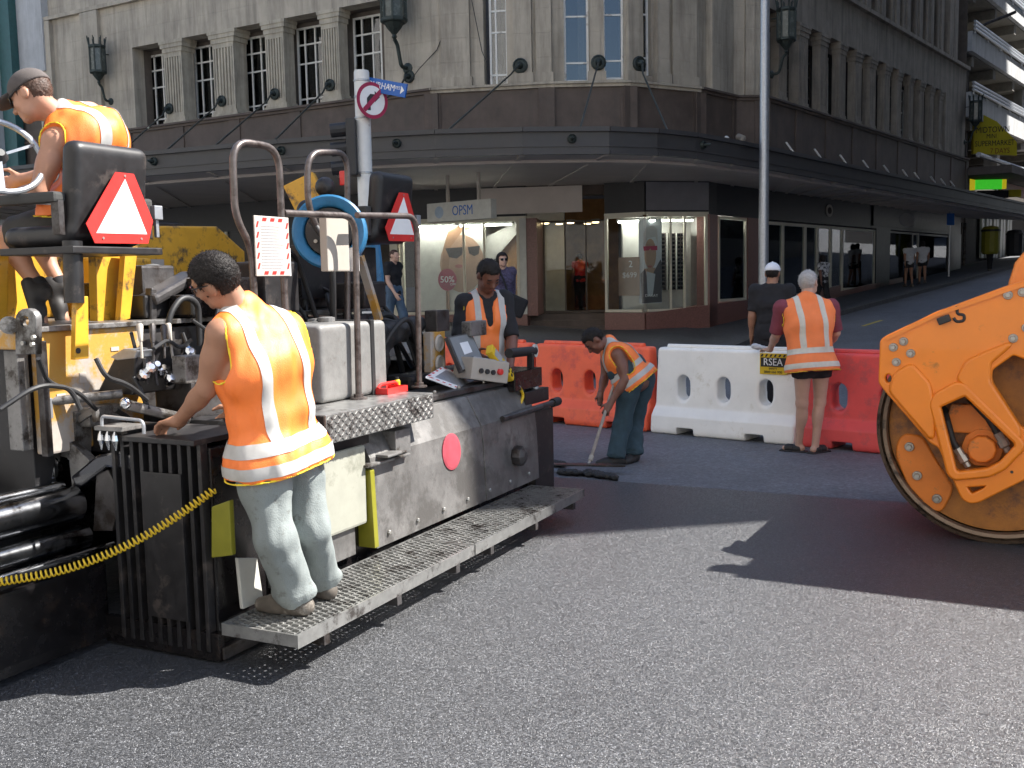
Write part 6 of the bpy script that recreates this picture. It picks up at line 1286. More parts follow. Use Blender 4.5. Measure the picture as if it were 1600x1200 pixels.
# side arm
p = [al(x, y, .08) for x, y in ((-60, 612), (106, 652), (106, 716), (-60, 678))]; m_ = MB(); m_.prism(p, (0, .03, 0)); pp_(m_, 'side_arm', 'steel', bevel=.004)
p = [al(x, y, .07) for x, y in ((105, 640), (118, 645), (117, 722), (105, 718))]; m_ = MB(); m_.prism(p, (0, .10, 0)); pp_(m_, 'arm_end', 'steel', bevel=.004)
pbox('arm_bracket', 'steel', *sorted((al(120, 640, .15).x, al(152, 640, .15).x)), .1, .3, al(130, 664, .15).z, al(130, 634, .15).z, bevel=.006)
p0 = al(72, 628, -.05); p1 = al(126, 624, -.05); m_ = MB(); m_.cyl(p0, p1+Vector((0, .25, 0)), .022, 12); pp_(m_, 'lock_bar', 'steel', smooth=True); m_ = MB(); p = al(73, 638, -.06); m_.box(p.x-.03, p.x+.02, -.08, -.04, p.z-.05, p.z+.05); pp_(m_, 'lock_tab', 'galv', bevel=.004)
m_ = MB(); a = al(118, 660, .1); b = al(150, 640, .1); m_.bar(a, b, .03, .03); m_.bar(b, b+Vector((0, 0, -.06)), .03, .03); pp_(m_, 'arm_hook', 'steel', bevel=.004)
pbox('arm_lower', 'black', *sorted((al(120, 700, .2).x, al(205, 700, .2).x)), .18, .4, al(150, 705, .2).z, al(150, 665, .2).z)
# yellow coiled cable
cp_ = arc_path([dl(-30, 914, 4.25), dl(100, 893, 4.3), dl(200, 853, 4.35), dl(270, 812, 4.4), dl(335, 765, 4.45)], .5, 14)
acc = [0]; 
for i in range(1, len(cp_)): acc.append(acc[-1]+(cp_[i]-cp_[i-1]).length)
TL_ = acc[-1]; turns = 52; pts = []
for i in range(turns*9+1):
    s_ = TL_*i/(turns*9); j = max(k for k in range(len(acc)) if acc[k] <= s_+1e-9); j = min(j, len(acc)-2); q = cp_[j].lerp(cp_[j+1], (s_-acc[j])/max(1e-9, acc[j+1]-acc[j])); x, y, d_ = frame_of(cp_[j+1]-cp_[j]); t = 2*pi*i/9
    pts.append(q+(x*cos(t)+y*sin(t))*.0165)
m_ = MB(); m_.tube(pts, .0042, 6); pp_(m_, 'coiled_cable', 'hiyellow', smooth=True)
# near end small plates behind the worker's legs
a = bl(330, 785, -.455); b = bl(352, 872, -.455); p = [al(x, y, .0) for x, y in ((330, 872), (330, 792), (358, 782), (362, 868))]; m_ = MB(); m_.prism(p, (0, .03, 0)); pp_(m_, 'yellow_plate', 'olive', bevel=.006)
p = [bl(x, y, -.43) for x, y in ((372, 872), (402, 872), (412, 938), (380, 952))]; m_ = MB(); m_.prism(p, (-.02, 0, 0)); pp_(m_, 'mud_flap', 'pale', bevel=.004)
m_ = MB(); m_.sphere(al(357, 716, .1), .028, 12, 8); pp_(m_, 'red_knob', 'red', smooth=True)
# control box at the far end of the screed
c0 = bl(752, 578, -.62)
Rb = Matrix.Rotation(rad(-22), 3, 'Z') @ Matrix.Rotation(rad(-10), 3, 'X')
def rbox(name, mt, c, h, R_=Rb, par=None, bevel=.008): m_ = MB(); m_.obox(c, R_ @ Vector((h[0], 0, 0)), R_ @ Vector((0, h[1], 0)), R_ @ Vector((0, 0, h[2]))); return m_.build(name, mt, par or pv, bevel=bevel)
cbx = rbox('control_box', 'beige', c0, (.10, .17, .075)); rbox('control_face', 'galv', c0+Rb @ Vector((0, 0, .0775)), (.088, .155, .004), par=cbx, bevel=.002)
lq = [bl(722, 581, -.64), bl(758, 567, -.72), bl(736, 519, -.86), bl(699, 526, -.78)]; lc = sum(lq, Vector((0, 0, 0)))/4; ln = (lq[1]-lq[0]).cross(lq[3]-lq[0]).normalized(); ln = ln if ln.dot(pc-lc) > 0 else -ln
M['lidgrey'] = mat('lid_grey', (.22, .23, .235), .55, .1, var=.1)
m_ = MB(); m_.prism(lq, -ln*.03); lid = pp_(m_, 'box_lid', 'dsteel', bevel=.004); m_ = MB(); m_.prism([q.lerp(lc, .09)+ln*.001 for q in lq], ln*.002); m_.build('lid_face', 'lidgrey', lid)
m_ = MB(); m_.prism([q.lerp(lc, .66)+ln*.004+(lq[3]-lq[0])*.08 for q in lq], ln*.001); m_.build('lid_sticker', 'signwhite', lid)
m_ = MB(); m_.lathe([(.022, 0), (.022, .02), (.014, .024)], c0+Rb @ Vector((.102, .08, .0)), Rb @ Vector((1, 0, 0)), 12); m_.build('socket', 'red', cbx)
for k in range(3): m_ = MB(); m_.lathe([(.018, 0), (.018, .012)], c0+Rb @ Vector((.102, -.09+k*.055, -.01)), Rb @ Vector((1, 0, 0)), 10); m_.build('socket', 'ink', cbx)
m_ = MB(); m_.bar(c0+Rb @ Vector((.05, 0, .08)), c0+Rb @ Vector((.05, .04, .10)), .02, .02); m_.build('latch', 'ink', cbx)
p = [bl(665, 588, -.66), bl(690, 573, -.80), bl(757, 597, -.78), bl(727, 611, -.60)]; m_ = MB(); m_.prism(p, (0, 0, -.012)); cl_ = pp_(m_, 'notice_plate', 'signwhite'); 
ctr = sum(p, Vector((0, 0, 0)))/4; m_ = MB()
for i in range(4):
    u, v = p[i], p[(i+1) % 4]
    for k in range(6 if i % 2 else 4):
        n_ = 6 if i % 2 else 4; s0, s1 = u.lerp(v, (k+.2)/n_), u.lerp(v, (k+.65)/n_); m_.prism([s0.lerp(ctr, .03)+Vector((0, 0, .001)), s1.lerp(ctr, .03)+Vector((0, 0, .001)), s1.lerp(ctr, .12)+Vector((0, 0, .001)), s0.lerp(ctr, .12)+Vector((0, 0, .001))], (0, 0, .001))
m_.build('border_stripe', 'red', cl_, kind='stuff'); q_ = [x.lerp(ctr, .3)+Vector((0, 0, .001)) for x in p]; m_ = MB(); m_.prism(q_, (0, 0, .001)); m_.build('print_block', 'galv', cl_)
a = bl(764, 545, -.55); b = bl(799, 590, -.50); rm = MB(); rm.bar(a, b, .075, .05, up=Vector((1, 0, .3))); rmo = pp_(rm, 'remote_control', 'hiyellow', bevel=.008)
d_ = (b-a).normalized(); nrm = frame_of(d_, Vector((1, 0, .3)))[1]; sd = frame_of(d_, Vector((1, 0, .3)))[0]
m_ = MB(); m_.obox(a.lerp(b, .28)+nrm*.026, d_*.05, sd*.03, nrm*.002); m_.build('screen', 'posterface', rmo)
for k in range(6): m_ = MB(); m_.obox(a.lerp(b, .6+.14*(k//2))+nrm*.027+sd*(.016 if k % 2 else -.016), d_*.009, sd*.009, nrm*.003); m_.build('button', 'ink', rmo)
ptube('remote_cable', 'galv', [b, b.lerp(bl(806, 600, -.48), .8), bl(812, 605, -.48)], .012); ptube('remote_cable', 'hiyellow', [bl(812, 605, -.48), bl(818, 618, -.48), bl(812, 634, -.48), bl(803, 634, -.5), bl(800, 622, -.52)], .011, .03)
p = bl(685, 552, -.85); pbox('gauge_box', 'wornyellow', p.x-.06, p.x, p.y-.10, p.y+.10, p.z-.16, p.z+.15)
for dz in (.07, -.07): m_ = MB(); m_.lathe([(.055, 0), (.06, .01), (.05, .02), (.045, .008)], (p.x, p.y, p.z+dz), (1, 0, 0), 18); pp_(m_, 'gauge', 'beige')
pbox('pale_side_panel', 'pale', -1.28, -1.24, bl(600, 535, -1.26).y, bl(668, 535, -1.26).y, bl(640, 552, -1.26).z, bl(640, 522, -1.26).z)
hr_ = random.Random(21)
for k in range(7):
    p0 = Vector((-1.2+hr_.uniform(0, .3), 2.15+hr_.uniform(0, .35), 1.0)); ptube('black_hose', 'rubber', [p0, p0+Vector((hr_.uniform(-.1, .1), hr_.uniform(-.05, .15), hr_.uniform(.28, .5))), p0+Vector((hr_.uniform(0, .2), hr_.uniform(.2, .4), hr_.uniform(.3, .52))), p0+Vector((hr_.uniform(0, .25), hr_.uniform(.3, .7), hr_.uniform(-.1, .15)))], hr_.uniform(.012, .026), .15, n=8)
sdf_obj('cable_cover', [cap((-1.1, 2.2, 1.0), (-1.05, 2.3, 1.34), .12, .09), cap((-1.05, 2.3, 1.34), (-1.0, 2.7, 1.40), .09, .06)], 'rubber', pv, h=.015, world=False, wr=(.02, (14, 14, 14)))
m_ = MB(); m_.box(-.95, -.85, 2.72, 2.9, 1.35, 1.5); pp_(m_, 'pedestal_head', 'dsteel', bevel=.01); m_ = MB(); m_.cyl((-.9, 2.8, .95), (-.9, 2.8, 1.36), .03, 12); m_.cyl((-.86, 2.76, 1.2), (-.86, 2.76, 1.34), .012, 8); pp_(m_, 'pedestal', 'chrome', smooth=True)
p = bl(748, 512, -.80); pbox('display_head', 'steel', p.x-.08, p.x, p.y-.12, p.y+.13, p.z-.06, p.z+.05, bevel=.01)
# end adjuster rods
m_ = MB(); p = bl(785, 655, -.42); q = bl(868, 628, -.42); m_.cyl(p, q, .022, 14); pp_(m_, 'adjuster_rod', 'dsteel', smooth=True); m_ = MB(); m_.cyl(q-(q-p).normalized()*.06, q+(q-p).normalized()*.05, .034, 10); pp_(m_, 'rod_end', 'rubber', smooth=True)
m_ = MB(); p = bl(795, 552, -.55); q = bl(834, 548, -.55); m_.cyl(p, q, .035, 14); pp_(m_, 'adjuster_screw', 'rubber', smooth=True); m_ = MB(); m_.lathe([(.05, 0), (.05, .02)], q, (1, .1, 0), 16); pp_(m_, 'screw_cap', 'pale')
m_ = MB(); m_.bar(bl(829, 552, -.53), bl(829, 615, -.53), .05, .03); pp_(m_, 'adjuster_link', 'black', bevel=.006); m_ = MB(); m_.sphere(bl(836, 606, -.50), .03, 10, 7); pp_(m_, 'link_pin', 'galv', smooth=True)
m_ = MB(); m_.cyl(bl(790, 618, -.6), bl(826, 606, -.6), .02, 10); pp_(m_, 'adjuster_rod', 'chrome', smooth=True); pbox('end_block', 'black', -.75, -.46, 3.30, 3.72, .78, .88); pbox('end_frame', 'black', -1.0, -.44, 3.41, 3.75, .10, .72); pbox('end_cap', 'oily', -.95, -.47, 3.15, 3.62, .90, 1.04)
m_ = MB(); p = bl(808, 712, -.40); m_.lathe([(.06, -.05), (.075, 0), (.07, .05), (.03, .07)], p, (1, 0, 0), 8); pp_(m_, 'end_bolt', 'dsteel', bevel=.004)
pbox('screed_cover', 'dsteel', -1.1, -.56, 1.82, 3.38, .945, .985, bevel=.01); pbox('motor_housing', 'black', -1.05, -.84, 2.35, 3.3, .985, 1.08, bevel=.03)
pbox('under_box', 'black', -.95, -.48, .55, 1.3, .72, .89)
# loose hot mix along the screed end
def mound(name, label, path, wdt, hgt, seed):
    t_ = thing(name, label, 'asphalt pile', path[0]); r_ = random.Random(seed); prims = []
    for i in range(len(path)-1):
        a, b = Vector(path[i]), Vector(path[i+1]); n = int((b-a).length/.05)+1
        for k in range(n): p = a.lerp(b, k/n)+Vector((r_.uniform(-.3, .3)*wdt, r_.uniform(-.3, .3)*wdt, 0)); prims.append(ell(p, (wdt*r_.uniform(.5, .9), wdt*r_.uniform(.5, .9), hgt*r_.uniform(.5, 1)), k=.03))
    sdf_obj('pile', prims, 'loose', t_, h=.012, wr=(.012, (40, 40, 40))); return t_
mound('asphalt_windrow', 'dark ridge of loose hot asphalt in front of the rake', [G(872, 737), G(920, 739), G(966, 747)], .06, .032, 2)
mound('asphalt_windrow', 'low heap of loose asphalt beside the far end of the paver', [G(850, 722), G(888, 726)], .07, .022, 4)

# more hoses, cables and labels on the machine
hr2 = random.Random(8)
for pts in (((60, 560), (75, 600), (120, 610), (150, 640)), ((150, 560), (165, 590), (200, 600), (230, 625)), ((205, 520), (215, 560), (205, 600)), ((285, 520), (300, 560), (290, 610), (265, 640)), ((0, 640), (60, 600), (110, 606), (126, 640)), ((300, 500), (330, 520), (335, 600), (310, 660)), ((180, 640), (205, 655), (215, 690), (205, 720)), ((240, 545), (262, 530), (282, 545), (300, 530))):
    b = hr2.uniform(-1.18, -.98); ptube('hydraulic_hose', 'rubber', [bl(x, y, b+hr2.uniform(-.04, .04)) for x, y in pts], hr2.uniform(.009, .015), .08, n=8)
for x, y, w_, h_ in ((96, 620, .05, .03), (130, 590, .04, .05), (180, 545, .05, .02)):
    p = bl(x, y, -1.346); pbox('machine_label', 'paper', -1.349, -1.346, p.y-w_/2, p.y+w_/2, p.z-h_/2, p.z+h_/2, bevel=0)
for k in range(6):
    p = bl(612+k*38, 655-k*8, -.56); m_ = MB(); m_.lathe([(.012, 0), (.012, .012), (.008, .018)], (-.60, p.y, .986), (0, 0, 1), 6); pp_(m_, 'bolt', 'bolt')
# ---------------------------------------------------------------- people
def V3(a): return Vector(a)
def Rm(x, y, z): return [[x.x, y.x, z.x], [x.y, y.y, z.y], [x.z, y.z, z.z]]
def flat(a, b, ra, rb, k=0.03, bo=True):       # tapered limb of cloth with an open looking flat end at b
    a = Vector(a); b = Vector(b); d = (b-a).normalized(); bb = np.array(b, dtype=np.float32); dd = np.array(d, dtype=np.float32); e = b+d*rb
    def f(P): return np.maximum(_cap(P, a, e, ra, rb), (P-bb)@dd)
    r = max(ra, rb)+.01; lo = np.minimum(a, e)-r; hi = np.maximum(a, e)+r
    return fnp(f, lo, hi, k)
def std(pos, f, H, swing=0.0, step=0.0, r=None, sw=.19):
    pos = Vector(pos); f = Vector(f); f.z = 0; f.normalize(); z = Vector((0, 0, 1)); r = f.cross(z); s = H/1.75; J = {'H': H, 'f': f}
    for sd, q in (('L', -1), ('R', 1)):
        o = step*(-q); J['hip'+sd] = pos+z*.525*H+r*.088*s*q; J['kn'+sd] = pos+z*.285*H+r*.085*s*q+f*(o*.5+.03); J['an'+sd] = pos+z*(.050*H+(.05 if o < -.1 else 0))+r*.085*s*q+f*(o-.02)
        J['sh'+sd] = pos+z*.818*H+r*sw*s*q+f*-.01; J['el'+sd] = J['sh'+sd]-z*.168*H+r*.035*q+f*(swing*q*.12-.02); J['wr'+sd] = J['el'+sd]-z*.135*H+r*.01*q+f*(swing*q*.22+.07)
        J['toe'+sd] = f.copy()
    J['neck'] = pos+z*.848*H+f*.0; J['head'] = pos+z*.938*H+f*.03; J['face'] = f.copy(); return J
def cutmesh(me, planes, off):
    bm = bmesh.new(); bm.from_mesh(me)
    for p, n in planes:
        bmesh.ops.bisect_plane(bm, geom=bm.verts[:]+bm.edges[:]+bm.faces[:], plane_co=p, plane_no=n, clear_outer=True)
    bm.normal_update()
    for v in bm.verts: v.co += v.normal*off
    for f in bm.faces: f.smooth = True
    m2 = bpy.data.meshes.new('tape'); bm.to_mesh(m2); bm.free(); return m2
def hand_prims(wr, hd, pn, thumb, s, curl, tc=.5, splay=.05):
    """wrist, finger direction, palm normal, side of the thumb (+1 along hd x pn)"""
    hd = Vector(hd).normalized(); pn = Vector(pn); pn = (pn-hd*pn.dot(hd)).normalized(); sd = hd.cross(pn)*thumb
    P = [ell(wr+hd*.048*s, (.040*s, .055*s, .0165*s), Rm(sd, hd, pn), k=.012), cap(wr-hd*.01*s, wr+hd*.03*s, .026*s, .024*s, k=.02)]
    for i, (o, L) in enumerate(((.030, .070), (.011, .080), (-.009, .075), (-.028, .058))):
        b = wr+hd*.088*s+sd*o*s; d = (hd+sd*o*splay*20*.3).normalized(); ang = 0
        for j, fr in enumerate((.46, .30, .24)):
            ang += curl[j] if isinstance(curl, (list, tuple)) else curl
            dd = d*cos(ang)+pn*sin(ang); e = b+dd*L*fr*s; P.append(cap(b, e, (.0095-.0008*j)*s, (.0088-.0009*j)*s, k=.006)); b = e
    b = wr+hd*.025*s+sd*.030*s; d = (hd*.65+sd*.75+pn*tc*.5).normalized(); e = b+d*.045*s; P.append(cap(b, e, .0135*s, .011*s, k=.012)); d2 = (hd*.8+sd*.2+pn*tc).normalized(); P.append(cap(e, e+d2*.038*s, .0105*s, .0085*s, k=.006))
    return P
def person(label, J, skin, h=.01, hair='hair', hairk='short', top=None, bottom=('trousers', 'jeans'), shoe='shoe', vest=None, capc=None, glasses=None, hands=None, fine=True, eyes=True, group=None, beltz=None, wr=True, name='person', bulk=1.0):
    H = J['H']; s = H/1.75; z = Vector((0, 0, 1))
    pel = (J['hipL']+J['hipR'])/2; shm = (J['shL']+J['shR'])/2; up = (shm-pel).normalized(); rx = (J['shR']-J['shL']).normalized(); rx = (rx-up*rx.dot(up)).normalized(); fw = up.cross(rx)
    rh = (J['hipR']-J['hipL']).normalized(); fh = up.cross(rh)
    base = Vector((pel.x, pel.y, min(J['anL'].z, J['anR'].z)-.08*s)); t = thing(name, label, 'person', base, 0, group)
    waist = J.get('waist', pel.lerp(shm, .36)); chest = J.get('chest', pel.lerp(shm, .70))
    def torso(i, kk=.06): return [cap(pel-rh*.075*s+up*.02, pel+rh*.075*s+up*.02, (.112*bulk+i)*s, k=kk), cap(waist-rx*.06*s, waist+rx*.06*s, (.104*bulk+i)*s, k=kk), cap(chest-rx*.085*s+fw*.0, chest+rx*.085*s+fw*.0, (.112*bulk+i)*s, k=kk),
            cap(J['shL'].lerp(shm, .18)-up*.02, J['shR'].lerp(shm, .18)-up*.02, (.062+i)*s, k=kk), cap(J['neck'], shm.lerp(J['shL'], .8), (.052+i*.5)*s, (.042+i*.7)*s, k=.04), cap(J['neck'], shm.lerp(J['shR'], .8), (.052+i*.5)*s, (.042+i*.7)*s, k=.04)]
    hc = J['head']; fz = Vector(J['face']).normalized(); hu = J.get('hup', hc-J['neck']); hu = (hu-fz*hu.dot(fz)).normalized(); hr = fz.cross(hu); RH = Rm(hr, fz, hu)
    def hp(x, y, w_): return hc+(hr*x+fz*y+hu*w_)*s
    P = torso(0.0)
    P += [cap(J['neck']-up*.03*s, hp(0, -.018, -.06), .062*s, .056*s, k=.03), ell(hc, (.076*s, .096*s, .092*s), RH, k=.02), ell(hp(0, .028, -.055), (.060*s, .068*s, .076*s), RH, k=.02),
          cap(hp(-.034, .03, -.092), hp(.034, .03, -.092), .032*s, k=.02), cap(hp(-.010, .078, -.112), hp(.010, .078, -.112), .017*s, k=.02)]
    F_ = [cap(hp(0, .094, -.012), hp(0, .116, -.048), .009*s, .0145*s, k=.012), cap(hp(-.011, .104, -.053), hp(.011, .104, -.053), .009*s, k=.008), cap(hp(-.036, .082, .006), hp(.036, .082, .006), .0125*s, k=.012),
          cap(hp(-.019, .090, -.076), hp(.019, .090, -.076), .0085*s, k=.008), cap(hp(-.017, .089, -.088), hp(.017, .089, -.088), .009*s, k=.008)]
    for q in (-1, 1):
        F_ += [ell(hp(q*.079, -.010, -.026), (.011*s, .022*s, .033*s), RH, k=.008), ell(hp(q*.042, .064, -.045), (.024*s, .022*s, .024*s), RH, k=.015)]
    P += F_
    hands = hands or {}
    for sd, q in (('L', -1), ('R', 1)):
        a, b, c = J['sh'+sd], J['el'+sd], J['wr'+sd]
        P += [cap(a, b, .054*s*bulk, .042*s, k=.03), ell(a.lerp(b, .42), (.05*s*bulk, .05*s*bulk, .085*s), Rm(*frame_of(b-a)), k=.03), cap(b, c, .042*s, .028*s, k=.02), ell(b.lerp(c, .28), (.044*s, .044*s, .08*s), Rm(*frame_of(c-b)), k=.02), ell(a, (.064*s, .064*s, .064*s), k=.03)]
        hd, pn, th, cu, tc = hands.get(sd, ((c-b), (fw*-.3-rx*q), 1 if sd == 'R' else -1, .35, .4))
        P += hand_prims(c, hd, pn, th, s, cu, tc)
        a, b, c = J['hip'+sd], J['kn'+sd], J['an'+sd]; d = (c-b).normalized(); tf = Vector(J['toe'+sd]).normalized(); back = -(tf-d*tf.dot(d)).normalized()
        P += [cap(a, b, .088*s, .056*s, k=.04), cap(b, c, .052*s, .036*s, k=.02), ell(b.lerp(c, .30)+back*.016*s, (.050*s, .050*s, .115*s), Rm(*frame_of(d)), k=.03), ell(b, (.056*s, .056*s, .06*s), k=.02)]
        dn = J.get('dn'+sd, Vector((0, 0, -1))); P += [cap(c+dn*.045*s-tf*.03*s, c+dn*.055*s+tf*.14*s, .034*s, .026*s, k=.02)]
    body = sdf_obj('body', P, skin, t, h)
    def sub(nm, m_, prims, hh=None, cuts=(), halves=(), wr_=None, smooth=1): return sdf_obj(nm, prims, m_, t, hh or h, cuts, halves, smooth, True, wr_)
    hh = min(h, .012)
    # hair
    if hair:
        hb = {'short': .011, 'crop': .006, 'full': .022, 'thick': .014}[hairk]
        cuts = [bx(hp(0, .125, -.048), (.1*s, .089*s, .096*s), RH, .03), ell(hp(.08, .0, -.04), (.03*s, .038*s, .055*s), RH), ell(hp(-.08, .0, -.04), (.03*s, .038*s, .055*s), RH)]
        pr = [ell(hp(0, -.006, .004), ((.076+hb)*s, (.096+hb)*s, (.092+hb)*s), RH)]
        if hairk == 'full': pr.append(ell(hp(0, -.04, -.06), (.085*s, .07*s, .09*s), RH)); cuts = cuts[:1]
        hob = sub('hair', hair, pr, hh*.9, cuts, [(hp(0, -.02, -.085 if hairk != 'full' else -.16), -hu+fz*.25)], (.0035, (120, 120, 120)) if h < .009 else (.005, (60, 60, 60)))
        me = hob.data; nv = len(me.vertices)
        if nv and h < .0125:
            rr_ = random.Random(nv); g_ = MB(); Lh = {'crop': .006, 'short': .011, 'thick': .013, 'full': .02}[hairk]
            for _ in range(5200 if h < .009 else 1700):
                v_ = me.vertices[rr_.randrange(nv)]; p = v_.co+Vector((rr_.uniform(-1, 1), rr_.uniform(-1, 1), rr_.uniform(-1, 1)))*h*.6; d = (v_.normal*.6+Vector((rr_.uniform(-1, 1), rr_.uniform(-1, 1), rr_.uniform(-1, .6)))*.75).normalized()
                sd_ = d.cross(Vector((rr_.uniform(-1, 1), rr_.uniform(-1, 1), rr_.uniform(-1, 1)))).normalized()*(.0011 if h < .009 else .0022); p = p-v_.normal*.002
                g_.add([p-sd_, p+sd_, p+d*Lh*rr_.uniform(.5, 1.1)], [(0, 1, 2)])
            mm = g_.mesh('hair_strands'); link('hair_strands', mm, hair, t, kind='stuff')
    if fine:
        for q in (-1, 1):
            if eyes:
                m_ = MB(); m_.sphere(hp(q*.031, .0815, -.018), .0105*s, 10, 8); m_.build('eye', 'eye', t, world=True, smooth=True)
                m_ = MB(); m_.sphere(hp(q*.031, .0895, -.019), .0055*s, 8, 6); m_.build('iris', 'ink', t, world=True, smooth=True)
            else:
                m_ = MB(); m_.tube([hp(q*.016, .090, -.022), hp(q*.031, .0935, -.025), hp(q*.046, .084, -.022)], .0035*s, 6); m_.build('eyelid', 'ink', t, world=True, smooth=True)
            if hair: m_ = MB(); m_.tube([hp(q*.014, .094, .004), hp(q*.032, .095, .011), hp(q*.05, .082, .006)], [.003*s, .0045*s, .003*s], 6); m_.build('eyebrow', hair, t, world=True, smooth=True)
        m_ = MB(); m_.tube([hp(-.021, .093, -.082), hp(0, .1, -.080), hp(.021, .093, -.082)], [.003*s, .0055*s, .003*s], 6); m_.build('lips', 'lip', t, world=True, smooth=True)
    if glasses:
        for q in (-1, 1):
            m_ = MB(); m_.prism([hp(q*x, y, w_) for x, y, w_ in ((.008, .106, .004), (.035, .104, .008), (.060, .086, .004), (.060, .086, -.020), (.045, .098, -.036), (.018, .108, -.034))], fz*.004); g_ = m_.build('lens', 'tint' if glasses == 'dark' else 'upglass', t, world=True)
            m_ = MB(); m_.tube([hp(q*.062, .086, .0), hp(q*.082, .03, .002), hp(q*.084, -.012, -.002)], .0028*s, 6); m_.build('temple', 'ink', t, world=True)
        if glasses != 'dark':
            m_ = MB(); m_.tube([hp(-.06, .088, .006), hp(0, .108, .006), hp(.06, .088, .006)], .003, 6); m_.build('frame', 'ink', t, world=True)
    if capc:
        m2, tilt = capc; pr = [ell(hp(0, -.004, .018), (.090*s, .110*s, .094*s), RH, k=.01)]; cn = (-hu-fz*.10+Vector((0, 0, 0))).normalized(); o = hp(0, 0, .008)
        cp_ = sub('cap', m2, pr, hh*.8, (), [(o, cn)])
        fn_ = (hu*.97-fz*tilt).normalized(); bd_ = (fz*.97+hu*tilt*-1).normalized()
        pr = [ell(hp(0, .115, .018), (.075*s, .085*s, .012*s), Rm(hr, bd_, hr.cross(bd_)), k=.01)]; b_ = sub('cap_brim', m2, pr, .005 if h < .008 else .008, [ell(hp(0, -.004, .018), (.080*s, .098*s, .2*s), RH)])
        m_ = MB(); m_.sphere(hp(0, -.004, .114), .010*s, 8, 6, (1, 1, .6)); m_.build('cap_button', m2, t, world=True, smooth=True)
    wk = lambda a, f_=(9, 9, 14): (a, f_, random.random()*9) if wr else None
    # trousers / shorts / skirt
    kind, bm_ = bottom
    if kind == 'trousers':
        loose = .022 if wr else .014; pr = [cap(pel-rh*.075*s+up*.05, pel+rh*.075*s+up*.05, .126*s*bulk, k=.05), cap(pel-rh*.07*s+up*.14*s, pel+rh*.07*s+up*.14*s, J.get('hiw', .10)*s*bulk, k=.05)]
        for sd in 'LR':
            a, b, c = J['hip'+sd], J['kn'+sd], J['an'+sd]; e = b.lerp(c, 1.02); pr.append(cap(a, a.lerp(b, .28), .108*s*bulk, .100*s*bulk, k=.03)); pr += [cap(a, b, (.093+loose*.35)*s, (.064+loose)*s, k=.03), flat(b, e, (.064+loose)*s, (.058+loose*1.3)*s, k=.03)]
            if wr: pr += [ell(b.lerp(c, .90)+Vector((.008, .006, 0)), (.082*s, .080*s, .020*s), k=.03), ell(b.lerp(c, .985), (.086*s, .084*s, .020*s), k=.03)]
        sub('trousers', bm_, pr, None, (), [(pel+up*J.get('hiw', .10)*1.7*s, up)], wk(.012, (11, 11, 4.5)))
    elif kind == 'shorts':
        L = .62 if len(J.get('short', '')) else .42; L = J.get('shortL', .42); pr = [cap(pel-rh*.075*s+up*.03, pel+rh*.075*s+up*.03, .122*s*bulk, k=.05)]
        for sd in 'LR': a, b = J['hip'+sd], J['kn'+sd]; pr.append(flat(a, a.lerp(b, L), .105*s, .098*s, k=.035))
        sub('shorts', bm_, pr, None, (), [(pel+up*.14*s, up)], wk(.007))
    # shirt
    if top:
        tm, slv = top; pr = torso(.014)+[ell(J['shL'], (.080*s, .080*s, .080*s)), ell(J['shR'], (.080*s, .080*s, .080*s))]
        for sd in 'LR':
            a, b, c = J['sh'+sd], J['el'+sd], J['wr'+sd]
            if slv < 1: pr.append(flat(a, a.lerp(b, slv), .068*s*bulk, .060*s*bulk, k=.03))
            else: pr += [cap(a, b, .066*s*bulk, .053*s, k=.03), flat(b, b.lerp(c, .95), .053*s, .042*s, k=.02)]
        sub('shirt', tm, pr, None, [ell(J['neck']+fw*.05*s+up*.045*s, (.058*s, .058*s, .058*s))], [(pel-up*.06*s, -up)], wk(.007))
    # vest
    if vest:
        vm, tm = vest['m'], vest.get('tape', 'silver'); hem = vest.get('hem', -.12); infl = vest.get('infl', .03)
        tor = torso(infl, .07)+[cap(pel-rh*.085*s+up*hem*.5*s, pel+rh*.085*s+up*hem*.5*s, (.118*bulk+infl)*s, k=.06), cap(pel-rh*.085*s+up*hem*s, pel+rh*.085*s+up*hem*s, (.120*bulk+infl)*s, k=.06)]+vest.get('extra', [])
        ah = []
        for sd, q in (('L', -1), ('R', 1)):
            o = J['sh'+sd]+rx*q*(vest.get('arm', .035)+.045)*s; ah.append(cap(o+up*.03*s, o-up*.12*s, .082*s))
        nk = [ell(J['neck']+fw*.055*s+up*.035*s, (.075*s, .075*s, .085*s)), cap(J['neck']+fw*.10*s, chest+fw*.16*s-up*.1*s, .055*s, .012*s)]
        hp_ = pel+up*hem*1.0*s; hn = (-up).normalized()
        vf = sub('vest', vm, tor, None, ah+nk, [(hp_, hn)], wk(.017 if h < .009 else .011, (9, 9, 3.5)))
        # piping along arm holes, neck and hem
        f0 = Field(tor, h); g = f0.all(); base_ = f0.F.copy()
        for c_ in ah+[('half',)]:
            d = (g-np.array(hp_, dtype=np.float32))@np.array(hn, dtype=np.float32) if c_[0] == 'half' else ev(c_, g)
            f0.F = np.sqrt(base_**2+d**2)-max(.0055*s, h*.62); Vv, Qq = f0.mesh(0); me = np_mesh('piping', Vv, Qq); me.transform(WM[t.name].inverted()); link('piping', me, 'piping', t)
        me = vf.data; inv = WM[t.name].inverted(); L = lambda p: inv @ p
        for o, w_ in vest.get('belts', ((.03, .05), (-.085, .05))):
            m2 = cutmesh(me, [(L(pel+up*(o+w_/2)*s), up), (L(pel+up*(o-w_/2)*s), -up)], .0035); link('reflective_tape', m2, tm, t)
        bo = vest.get('brace', (.075, .125)); lo = vest.get('belts', ((.03, .05),))[0]; 
